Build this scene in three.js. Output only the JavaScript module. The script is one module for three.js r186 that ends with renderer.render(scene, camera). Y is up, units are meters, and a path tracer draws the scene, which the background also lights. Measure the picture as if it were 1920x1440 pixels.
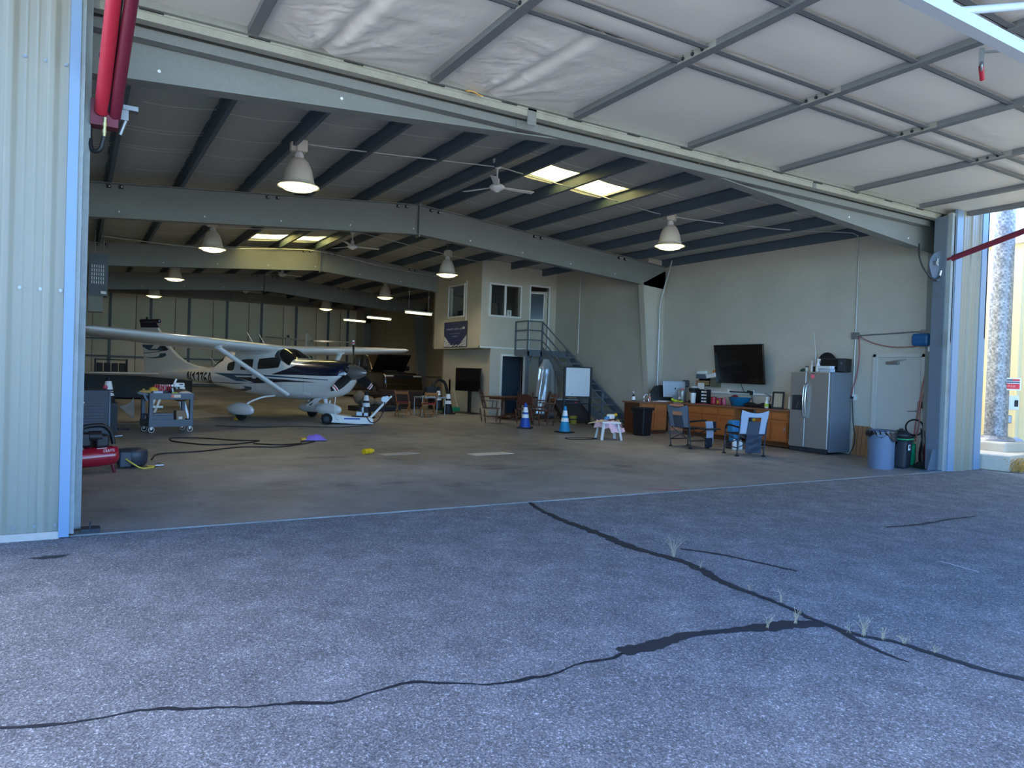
import * as THREE from 'three';
import { Sky } from 'three/addons/objects/Sky.js';
import { RoundedBoxGeometry } from 'three/addons/geometries/RoundedBoxGeometry.js';
import { mergeGeometries, toCreasedNormals } from 'three/addons/utils/BufferGeometryUtils.js';
import { ImprovedNoise } from 'three/addons/math/ImprovedNoise.js';
import { RectAreaLightUniformsLib } from 'three/addons/lights/RectAreaLightUniformsLib.js';

// ---------------------------------------------------------------- camera, sky, sun, exposure
const scene = new THREE.Scene();
const R = (d) => d * Math.PI / 180;
const camera = new THREE.PerspectiveCamera(55.86, 4 / 3, 0.05, 400);
{
  const yaw = R(31), pit = R(-0.81), rol = R(1.94), cy = Math.cos(yaw), sy = Math.sin(yaw), cp = Math.cos(pit), sp = Math.sin(pit);
  const f = new THREE.Vector3(sy * cp, sp, -cy * cp), rt = new THREE.Vector3(cy, 0, sy), up = new THREE.Vector3().crossVectors(rt, f);
  camera.position.set(0, 1.49, 0);
  camera.up.copy(up).multiplyScalar(Math.cos(rol)).addScaledVector(rt, -Math.sin(rol));
  camera.lookAt(camera.position.clone().add(f));
}
const renderer = new THREE.WebGLRenderer({ antialias: true });
renderer.toneMapping = THREE.LinearToneMapping;
renderer.toneMappingExposure = 2.45;
renderer.shadowMap.enabled = true;
RectAreaLightUniformsLib.init();
const sunDir = new THREE.Vector3(0.49 * Math.cos(R(41)), Math.sin(R(41)), -0.87 * Math.cos(R(41))).normalize();
const sky = new Sky(); sky.name = 'sky'; sky.scale.setScalar(300);
Object.assign(sky.material.uniforms.turbidity, { value: 4 }); sky.material.uniforms.rayleigh.value = 0.75;
sky.material.uniforms.mieCoefficient.value = 0.004; sky.material.uniforms.mieDirectionalG.value = 0.78;
sky.material.uniforms.sunPosition.value.copy(sunDir);
scene.add(sky);
scene.backgroundIntensity = scene.environmentIntensity = 1.0;
const sun = new THREE.DirectionalLight(new THREE.Color(1, 0.93, 0.82), 19);
sun.name = 'sun'; sun.position.copy(sunDir).multiplyScalar(60).add(new THREE.Vector3(6, 0, -12)); sun.target.position.set(6, 0, -12);
sun.castShadow = true; sun.shadow.mapSize.set(4096, 4096);
Object.assign(sun.shadow.camera, { left: -45, right: 45, top: 45, bottom: -45, near: 1, far: 160 });
scene.add(sun, sun.target);

// ---------------------------------------------------------------- helpers
const noise = new ImprovedNoise();
let seed = 7; const rnd = () => { seed = (seed * 1664525 + 1013904223) >>> 0; return seed / 4294967296; };
const rr = (a, b) => a + (b - a) * rnd();
const V = (x, y, z) => new THREE.Vector3(x, y, z);
const FY = (z) => 0.015 + 0.012 * Math.max(0, -z - 7.2);         // the slab rises gently towards the back
const tf = (g, x = 0, y = 0, z = 0, rx = 0, ry = 0, rz = 0) => { const m = new THREE.Matrix4().makeRotationFromEuler(new THREE.Euler(rx, ry, rz, 'YXZ')); m.setPosition(x, y, z); g.applyMatrix4(m); return g; };
const bx = (w, h, d, x, y, z, rx, ry, rz) => tf(new THREE.BoxGeometry(w, h, d), x, y, z, rx, ry, rz);
const b2 = (x0, x1, y0, y1, z0, z1) => bx(x1 - x0, y1 - y0, z1 - z0, (x0 + x1) / 2, (y0 + y1) / 2, (z0 + z1) / 2);
const rb = (w, h, d, r, x, y, z, rx, ry, rz) => tf(new RoundedBoxGeometry(w, h, d, 2, Math.min(r, w / 2.01, h / 2.01, d / 2.01)), x, y, z, rx, ry, rz);
const cy = (r0, r1, h, x, y, z, n = 20, rx, ry, rz) => tf(new THREE.CylinderGeometry(r1, r0, h, n), x, y, z, rx, ry, rz);
const sph = (r, x, y, z, sx = 1, sy = 1, sz = 1, n = 20) => { const g = new THREE.SphereGeometry(r, n, Math.max(8, n * 0.6 | 0)); g.scale(sx, sy, sz); return tf(g, x, y, z); };
const tor = (R0, r, x, y, z, rx, ry, rz, n = 28) => tf(new THREE.TorusGeometry(R0, r, 8, n), x, y, z, rx, ry, rz);
const along = (g, a, b) => { const A = V(...a), B = V(...b), d = B.clone().sub(A), q = new THREE.Quaternion().setFromUnitVectors(V(0, 1, 0), d.clone().normalize()); g.applyQuaternion(q); g.translate(...A.add(B).multiplyScalar(0.5).toArray()); return g; };
const rod = (a, b, r, n = 10, r1 = r) => along(new THREE.CylinderGeometry(r1, r, V(...a).distanceTo(V(...b)), n), a, b);
const bar = (a, b, w, t, rx = 0) => { // rectangular bar between points; w across (horizontal), t thick
  const A = V(...a), B = V(...b), d = B.clone().sub(A), L = d.length(); d.normalize();
  let s = V(0, 1, 0).cross(d); if (s.lengthSq() < 1e-6) s = V(1, 0, 0); s.normalize(); const u = d.clone().cross(s);
  const g = new THREE.BoxGeometry(w, t, L); g.applyMatrix4(new THREE.Matrix4().makeBasis(s, u, d).setPosition(A.add(B).multiplyScalar(0.5))); return g; };
const tube = (pts, r, n = 40, k = 8, closed = false) => new THREE.TubeGeometry(new THREE.CatmullRomCurve3(pts.map((p) => V(...p)), closed, 'catmullrom', 0.4), n, r, k, closed);
const lathe = (pts, n = 28) => new THREE.LatheGeometry(pts.map((p) => new THREE.Vector2(p[0], p[1])), n);
const prism = (pts, d, bev = 0) => { const s = new THREE.Shape(pts.map((p) => new THREE.Vector2(p[0], p[1]))); const g = new THREE.ExtrudeGeometry(s, { depth: d - 2 * bev, bevelEnabled: bev > 0, bevelSize: bev, bevelThickness: bev, bevelSegments: 2, curveSegments: 6 }); g.translate(0, 0, -d / 2 + bev); return g; };
function grid(nu, nv, f) { // surface from f(u, v) -> [x, y, z]
  const p = [], uv = [], ix = [];
  for (let j = 0; j <= nv; j++) for (let i = 0; i <= nu; i++) { p.push(...f(i / nu, j / nv)); uv.push(i / nu, j / nv); }
  for (let j = 0; j < nv; j++) for (let i = 0; i < nu; i++) { const a = j * (nu + 1) + i, b = a + 1, c = a + nu + 1, d = c + 1; ix.push(a, b, d, a, d, c); }
  const g = new THREE.BufferGeometry(); g.setAttribute('position', new THREE.Float32BufferAttribute(p, 3)); g.setAttribute('uv', new THREE.Float32BufferAttribute(uv, 2)); g.setIndex(ix); g.computeVertexNormals(); return g;
}
const shell = (nu, nv, f, t) => { // a sheet with thickness: f(u,v,side)
  const a = grid(nu, nv, (u, v) => f(u, v, 0)), b = grid(nu, nv, (u, v) => f(1 - u, v, t)), fr = [];
  const edge = (c) => grid(nu, 1, (u, v) => f(...c(u), v ? t : 0));
  fr.push(edge((u) => [u, 0]), edge((u) => [1 - u, 1]), edge((u) => [0, 1 - u]), edge((u) => [1, u]));
  return [a, b, ...fr];
};
function clean(g) { const h = g.index ? g.toNonIndexed() : g.clone(); for (const k of Object.keys(h.attributes)) if (!['position', 'normal', 'uv'].includes(k)) h.deleteAttribute(k); h.morphAttributes = {}; if (!h.attributes.normal) h.computeVertexNormals(); return h; }
function worldUV(g) { const p = g.attributes.position, n = g.attributes.normal, uv = new Float32Array(p.count * 2);
  for (let i = 0; i < p.count; i++) { const ax = Math.abs(n.getX(i)), ay = Math.abs(n.getY(i)), az = Math.abs(n.getZ(i)), x = p.getX(i), y = p.getY(i), z = p.getZ(i);
    if (ax >= ay && ax >= az) { uv[2 * i] = z; uv[2 * i + 1] = y; } else if (ay >= az) { uv[2 * i] = x; uv[2 * i + 1] = z; } else { uv[2 * i] = x; uv[2 * i + 1] = y; } }
  g.setAttribute('uv', new THREE.BufferAttribute(uv, 2)); }
const used = new Map();
const numbered = (n) => { const k = used.get(n) ?? 0; used.set(n, k + 1); return k ? `${n}_${String(k).padStart(3, '0')}` : n; };
function mk(geos, mat) { let g = (Array.isArray(geos) ? geos : [geos]).map(clean); g = g.length > 1 ? mergeGeometries(g) : g[0]; if (!mat.userData.ownUV) worldUV(g); const m = new THREE.Mesh(g, mat); m.castShadow = m.receiveShadow = true; return m; }
function obj(name, geos, mat, parent = scene, label) { const m = mk(geos, mat); m.name = parent === scene ? numbered(name) : name; if (label) m.userData.label = label; parent.add(m); return m; }
function tag(o, label, category, group) { Object.assign(o.userData, { label, category }); if (group) o.userData.group = group; return o; }
function thing(name, label, category, [x, y, z] = [0, 0, 0], turn = 0, group) { const o = new THREE.Group(); o.name = numbered(name); scene.add(o); o.position.set(x, y, z); o.rotation.y = turn; return tag(o, label, category, group); }
function one(name, label, category, geos, mat, group) { return tag(obj(name, geos, mat), label, category, group); }
function struct(name) { const o = new THREE.Group(); o.name = name; o.userData.kind = 'structure'; scene.add(o); return o; }
function dup(root, [x, y, z], turn, label) { const r = root.clone(); r.name = numbered(root.name.replace(/_\d{3}$/, '')); scene.add(r); r.position.set(x, y, z); r.rotation.y = turn; r.userData = { ...root.userData, label }; return r; }

// ---------------------------------------------------------------- textures
function dtex(n, f, srgb, rep) { const a = new Uint8Array(n * n * 4); for (let j = 0; j < n; j++) for (let i = 0; i < n; i++) { const c = f(i / n, j / n, i, j), k = (j * n + i) * 4; a[k] = c[0] * 255; a[k + 1] = c[1] * 255; a[k + 2] = c[2] * 255; a[k + 3] = 255; }
  const t = new THREE.DataTexture(a, n, n); t.wrapS = t.wrapT = THREE.RepeatWrapping; t.magFilter = THREE.LinearFilter; t.minFilter = THREE.LinearMipmapLinearFilter; t.generateMipmaps = true; if (srgb) t.colorSpace = THREE.SRGBColorSpace; if (rep) t.repeat.set(rep[0], rep[1]); t.needsUpdate = true; return t; }
const cl = (x) => Math.min(1, Math.max(0, x));
function vn(n, s) { // periodic value noise table of n*n cells, returns f(u,v) smooth
  let q = s; const a = Float32Array.from({ length: n * n }, () => { q = (q * 1664525 + 1013904223) >>> 0; return q / 4294967296; });
  return (u, v) => { const x = u * n, y = v * n, i = Math.floor(x), j = Math.floor(y), fx = x - i, fy = y - j, sx = fx * fx * (3 - 2 * fx), sy = fy * fy * (3 - 2 * fy), g = (p, r) => a[(((r % n) + n) % n) * n + (((p % n) + n) % n)];
    return (g(i, j) * (1 - sx) + g(i + 1, j) * sx) * (1 - sy) + (g(i, j + 1) * (1 - sx) + g(i + 1, j + 1) * sx) * sy; }; }
const fbm = (n, s) => { const o = [0, 1, 2, 3].map((k) => vn(n << k, s + k * 91)); return (u, v) => (o[0](u, v) * 8 + o[1](u, v) * 4 + o[2](u, v) * 2 + o[3](u, v)) / 15; };
function canvas(w, h, draw, aniso) { const c = document.createElement('canvas'); c.width = w; c.height = h; draw(c.getContext('2d'), w, h); const t = new THREE.CanvasTexture(c); t.colorSpace = THREE.SRGBColorSpace; return t; }
const asph = (() => { const a = vn(420, 3), b = vn(200, 9), c = fbm(12, 5), h = (u, v) => { const s = a(u, v), k = b(u, v); return cl(0.15 + 0.62 * Math.pow(s, 1.3) + 0.28 * k - 0.1); };
  return { map: dtex(1024, (u, v) => { const q = h(u, v), l = cl(0.32 + 0.48 * q + 0.16 * (c(u, v) - 0.5) + (q > 0.72 ? 0.16 : 0)); return [l * 0.985, l * 0.995, l]; }, true, [0.45, 0.45]), bump: dtex(1024, (u, v) => { const q = h(u, v); return [q, q, q]; }, false, [0.45, 0.45]) }; })();
const conc = (() => { const a = fbm(4, 21), b = fbm(24, 33), c = vn(180, 4), st = vn(7, 77); return { map: dtex(1024, (u, v) => { let l = 0.66 + 0.30 * (a(u, v) - 0.5) + 0.16 * (b(u, v) - 0.5) + 0.05 * (c(u, v) - 0.5); const s = cl((st(u * 1, v * 3) - 0.62) * 3) * cl((b(v, u) - 0.42) * 4); l -= 0.22 * s; return [l, l * 0.985, l * 0.955]; }, true, [0.13, 0.13]), rough: dtex(512, (u, v) => { const q = 0.62 + 0.35 * (a(u, v) - 0.3); return [q, q, q]; }, false, [0.13, 0.13]) }; })();
const woodT = (s, base, dark) => { const a = vn(6, s), b = vn(64, s + 5), c = vn(3, s + 9); return dtex(256, (u, v) => { const g = 0.5 + 0.5 * Math.sin((u * 14 + a(u, v * 0.5) * 2.2 + 0.6 * c(u, v)) * 6.283), f = b(u * 1, v * 0.12), k = cl(0.35 * g + 0.5 * f); return [0, 1, 2].map((i) => cl(base[i] * (1 - k) + dark[i] * k)); }, true, [2.2, 0.8]); };
const speck = dtex(256, ((a, b) => (u, v) => { const q = 0.94 + 0.06 * (a(u, v) - 0.5) + 0.04 * (b(u, v) - 0.5); return [q, q, q]; })(fbm(5, 8), vn(128, 2)), true, [0.5, 0.5]);
const grime = dtex(512, ((a, b, c) => (u, v) => { const s = cl((a(u, v) - 0.5) * 2.2) * cl((b(u, v * 0.4) - 0.4) * 3); return [0.93 - 0.25 * s, 0.93 - 0.29 * s, 0.92 - 0.34 * s].map((x) => x + 0.05 * (c(u, v) - 0.5)); })(fbm(6, 14), fbm(9, 41), vn(90, 6)), true, [0.35, 0.35]);
const galv = dtex(256, ((a, b) => (u, v) => { const q = 0.72 + 0.35 * (a(u, v) - 0.5) + 0.2 * (b(u, v) - 0.5); return [q, q, q * 1.01]; })(vn(22, 3), vn(60, 31)), true, [1.6, 1.6]);
const brush = dtex(256, ((a) => (u, v) => { const q = 0.78 + 0.16 * (a(u * 1, v * 0.02) - 0.5); return [q, q, q]; })(vn(120, 12)), true, [1.2, 1]);

// ---------------------------------------------------------------- materials
const S = (c, r = 0.6, m = 0, o = {}) => new THREE.MeshStandardMaterial({ color: c, roughness: r, metalness: m, ...o });
const P = (o) => new THREE.MeshPhysicalMaterial(o);
const own = (m) => { m.userData.ownUV = true; return m; };
const M = {
  asphalt: own(S(0xf0eeea, 0.95, 0, { map: asph.map, bumpMap: asph.bump, bumpScale: 0.006, vertexColors: true })),
  tar: S(0x24262a, 0.75), concrete: S(0xdcdcda, 0.75, 0, { map: conc.map, roughnessMap: conc.rough }), slabEdge: S(0x8a8880, 0.9, 0, { map: speck }),
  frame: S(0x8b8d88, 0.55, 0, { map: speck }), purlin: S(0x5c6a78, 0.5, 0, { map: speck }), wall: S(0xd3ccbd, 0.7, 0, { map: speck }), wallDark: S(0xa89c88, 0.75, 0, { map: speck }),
  blanket: S(0xe6e1d6, 0.5, 0), roofBlanket: S(0xb5b4b0, 0.5), seam: S(0xf2f0ea, 0.4), doorSteel: S(0x7b7d7e, 0.55, 0, { map: speck }), header: S(0xb5b2a4, 0.6, 0, { map: grime }),
  siding: S(0x94907f, 0.42), trim: S(0x7f97b0, 0.4), jamb: S(0x9fa8a8, 0.6, 0, { map: grime }), cream: S(0xf0e3b4, 0.5), galv: S(0xc9ccce, 0.45, 0.35, { map: galv }),
  red: S(0xb5283a, 0.4), maroon: S(0x6e1f33, 0.45), black: S(0x15171b, 0.5), dark: S(0x2a2d33, 0.55), rubber: S(0x1b1c1f, 0.85), chrome: S(0xd6d8da, 0.18, 1), steel: S(0x9a9da0, 0.4, 0.8), white: S(0xeeeeea, 0.35), whiteMatte: S(0xe8e8e4, 0.7), conduit: S(0xc4c5c4, 0.35, 0.6),
  lampShade: S(0xe4dccb, 0.45), screen: P({ color: 0x03050b, roughness: 0.25, clearcoat: 0.5 }), glass: P({ color: 0x10161c, roughness: 0.06, metalness: 0, clearcoat: 1, clearcoatRoughness: 0.03 }),
  oak: S(0xffffff, 0.45, 0, { map: woodT(5, [0.76, 0.47, 0.25], [0.62, 0.35, 0.17]) }), oakDark: S(0xffffff, 0.4, 0, { map: woodT(15, [0.45, 0.27, 0.16], [0.27, 0.15, 0.09]) }), beech: S(0xffffff, 0.5, 0, { map: woodT(25, [0.72, 0.5, 0.3], [0.6, 0.38, 0.2]) }), ply: S(0xffffff, 0.7, 0, { map: woodT(35, [0.72, 0.52, 0.34], [0.52, 0.33, 0.19]) }),
  stainless: S(0xb4b4b2, 0.42, 0.75), fridgeSide: S(0x7f858c, 0.5), counter: S(0x8a5f4a, 0.4, 0, { map: speck }),
  redSeat: S(0xa02231, 0.8), greenC: S(0x1f8f5f, 0.5), blue: S(0x1c4fae, 0.45), teal: S(0x1790c4, 0.45), reflect: S(0xf4f6f8, 0.35), yellow: S(0xe3b82a, 0.5), purple: S(0x8b78d8, 0.6), card: S(0x8a6d52, 0.85), brown: S(0x3d2a26, 0.85), greyPlastic: S(0x566473, 0.5),
};
// ---------------------------------------------------------------- ground and slab
{
  const lin = (a, b, s) => Array.from({ length: Math.round((b - a) / s) + 1 }, (_, i) => a + (b - a) * i / Math.round((b - a) / s));
  const xs = [-60, -30, -12, ...lin(-4, 17, 0.3), 24, 40, 70], zs = [60, 30, 14, 6, ...lin(2, -8, 0.3), -20, -45, -80];
  const g = grid(xs.length - 1, zs.length - 1, (u, v) => [xs[Math.round(u * (xs.length - 1))], 0, zs[Math.round(v * (zs.length - 1))]]);
  const p = g.attributes.position, c = new Float32Array(p.count * 3), uv = g.attributes.uv, b1 = fbm(5, 61), b3 = fbm(4, 19);
  for (let i = 0; i < p.count; i++) { const x = p.getX(i), z = p.getZ(i), k = 0.9 + 0.34 * (b1(x / 22, z / 22) - 0.5) + 0.2 * (b3(x / 9, z / 5) - 0.5); c.set([k, k, k], 3 * i); uv.setXY(i, x, z); }
  g.setAttribute('color', new THREE.BufferAttribute(c, 3));
  const m = new THREE.Mesh(g, M.asphalt); m.name = 'ground'; m.receiveShadow = true; m.userData.kind = 'structure'; scene.add(m);
  const slab = struct('floor'); const zs2 = [-7.07, -11, -20, -30, -38.6];
  obj('concrete_slab', tf(prism([[7.07, -0.1], [7.07, 0.012], [7.2, 0.015], [38.7, FY(-38.7)], [38.7, -0.1]], 15.1), 6.5, 0, 0, 0, Math.PI / 2, 0).applyMatrix4(new THREE.Matrix4()), M.concrete, slab);
  // tar seams, cracks and smears on the asphalt: low ribbons with ragged edges
  const ribbon = (pts, w, y, rag, s) => { const cv = new THREE.CatmullRomCurve3(pts.map((q) => V(q[0], 0, q[1]))), n = Math.round(cv.getLength() / 0.035); let q = s; const r = () => { q = (q * 1664525 + 1013904223) >>> 0; return q / 4294967296 - 0.5; };
    const ctr = cv.getSpacedPoints(n), wid = (t) => (typeof w === 'function' ? w(t) : w); let a = 0, b = 0, o = 0; const L = ctr.map((c0, i) => { const d = cv.getTangentAt(i / n); a += 0.6 * (r() - a); b += 0.6 * (r() - b); o += 0.5 * (r() * rag - o); const h = wid(i / n), nx = -d.z, nz = d.x; return [[c0.x + nx * (h * (0.5 + a * 0.5) + o), 0.0, c0.z + nz * (h * (0.5 + a * 0.5) + o)], [c0.x + nx * o, y, c0.z + nz * o], [c0.x - nx * (h * (0.5 + b * 0.5) - o), 0.0, c0.z - nz * (h * (0.5 + b * 0.5) - o)]]; });
    return grid(n, 2, (u, v) => { const e = L[Math.round(u * n)][Math.round(v * 2)]; return [e[0], e[1] + 0.0015, e[2]]; }); };
  const main = [[4.55, -7.06], [4.42, -6.68], [4.31, -6.02], [4.28, -5.45], [4.23, -5.07], [4.22, -4.77], [4.28, -4.45], [4.25, -4.11], [4.14, -3.78], [4.1, -3.5], [4.1, -3.27], [4.05, -3.02], [4.02, -2.84], [4.02, -2.66], [4.08, -2.53], [4.14, -2.38], [4.15, -2.19], [4.17, -2.0], [4.23, -1.79], [4.3, -1.2]];
  one('tar_seam', 'long black tar seam running from the hangar threshold across the asphalt to the right edge', 'tar seam', ribbon(main, (t) => 0.055 + 0.055 * Math.sin(Math.PI * Math.min(1, t * 1.5)), 0.006, 0.03, 3), M.tar);
  one('tar_seam', 'shorter black tar branch joining the long seam from the left', 'tar seam', ribbon([[4.0, -2.84], [3.8, -2.9], [3.61, -2.95], [3.38, -3.0], [3.17, -3.04], [2.95, -3.03], [2.75, -3.02], [2.56, -3.02]], (t) => 0.1 + 0.03 * Math.sin(t * 9), 0.005, 0.02, 5), M.tar);
  one('tar_smear', 'thin dark tar smear slanting right of the long seam behind a dry weed', 'tar smear', ribbon([[4.58, -4.66], [4.74, -4.41], [4.83, -4.14], [4.93, -3.72]], 0.045, 0.002, 0.02, 8), M.tar);
  one('tar_smear', 'dark tar smear lying level on the far right asphalt', 'tar smear', ribbon([[7.36, -4.49], [7.85, -4.43], [8.55, -4.46], [9.1, -4.45]], 0.05, 0.002, 0.02, 9), M.tar);
  one('tar_smear', 'dark tar tail forking off the near side of the long seam', 'tar smear', ribbon([[4.0, -2.7], [3.92, -2.47], [3.9, -2.35], [3.9, -2.21]], (t) => 0.075 * (1 - t * 0.8), 0.003, 0.02, 12), M.tar);
  const crackM = S(0x15161a, 0.95);
  one('asphalt_crack', 'hairline crack wandering from the left edge of the picture to the tar branch', 'crack', ribbon([[2.58, -3.01], [2.44, -2.98], [2.25, -2.99], [2.08, -2.95], [1.96, -2.96], [1.78, -2.97], [1.64, -3.03], [1.37, -3.18], [1.2, -3.15], [1.04, -3.12], [0.87, -3.2], [0.68, -3.25], [0.5, -3.33], [0.34, -3.4], [0.2, -3.43], [0.04, -3.43], [-0.09, -3.46], [-0.3, -3.53], [-0.7, -3.6]], (t) => 0.02 + 0.008 * Math.sin(t * 40), 0.001, 0.03, 15), crackM);
  one('oil_patch', 'black oily patch on the asphalt below the left siding', 'stain', ribbon([[-0.28, -6.4], [-0.17, -6.38], [-0.02, -6.42]], (t) => 0.1 * Math.sin(Math.PI * t) + 0.01, 0.001, 0.03, 18), M.tar);
  one('chalk_line', 'short white chalk line on the right of the asphalt', 'chalk line', ribbon([[6.41, -3.4], [6.35, -3.06]], 0.012, 0.001, 0.004, 4), M.whiteMatte);
  one('chalk_line', 'short red chalk line crossing the threshold of the slab', 'chalk line', tf(bx(0.5, 0.002, 0.018, 0, 0, 0), 6.72, 0.017, -7.2, 0, R(-25), 0), S(0xc03848, 0.9));
  one('floor_patch', 'pale rectangular patch on the concrete in the middle of the floor', 'patch', tf(bx(0.85, 0.004, 0.3, 0, 0, 0), 6.3, FY(-11.1) + 0.002, -11.15, 0, R(8), 0), S(0xd8d2c4, 0.8));
  one('floor_patch', 'faint pale patch on the concrete beside the yellow can', 'patch', tf(bx(0.7, 0.004, 0.25, 0, 0, 0), 4.72, FY(-11.5) + 0.001, -11.52, 0, R(12), 0), S(0xb5afa3, 0.8));
  // dry weeds in the seams
  const strawM = S(0xcdbf9a, 0.8), weed = (n, h, spread, lean) => { const gs = []; for (let i = 0; i < n; i++) { const a = rr(0, 6.28), l = h * rr(0.55, 1), s = spread * rr(0.3, 1); const p0 = [rr(-0.012, 0.012), 0, rr(-0.012, 0.012)], p2 = [Math.cos(a) * s + lean, l, Math.sin(a) * s]; gs.push(tube([p0, [p2[0] * 0.35, l * 0.6, p2[2] * 0.35], p2], 0.0007, 5, 3)); if (i % 3 === 0) gs.push(sph(0.0022, ...p2, 1, 1.8, 1, 6)); } return gs; };
  const W = [[4.31, -4.46, 26, 0.19, 0.12, 'tall feathery dry weed in the long seam, the largest of them'], [4.4, -5.32, 6, 0.05, 0.03, 'tiny dry weed nearest the threshold'], [4.26, -4.1, 8, 0.08, 0.03, 'small dry weed just beyond the largest tuft'], [4.14, -3.51, 7, 0.06, 0.04, 'small curled weed midway along the long seam'], [4.13, -3.23, 8, 0.1, 0.05, 'thin weed leaning left before the fork of the seams'], [3.85, -2.9, 24, 0.09, 0.035, 'dense pale tuft in the tar branch at the fork'], [3.62, -2.92, 10, 0.08, 0.05, 'bent pale tuft in the tar branch left of the fork'], [4.0, -2.64, 6, 0.06, 0.03, 'short weed on the near side of the fork'], [4.04, -2.57, 16, 0.13, 0.06, 'upright spiky weed below the fork'], [4.09, -2.48, 12, 0.08, 0.04, 'low weed cluster along the near part of the seam'], [4.14, -2.38, 16, 0.06, 0.05, 'crouching straw tuft in the near seam'], [4.16, -2.22, 10, 0.05, 0.05, 'flat straw weed nearest the camera in the seam']];
  for (const [x, z, n, h, s, l] of W) { const o = one('dry_weed', l, 'weed', weed(n, h, s, 0), strawM); o.position.set(x, 0.004, z); }
}

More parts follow.
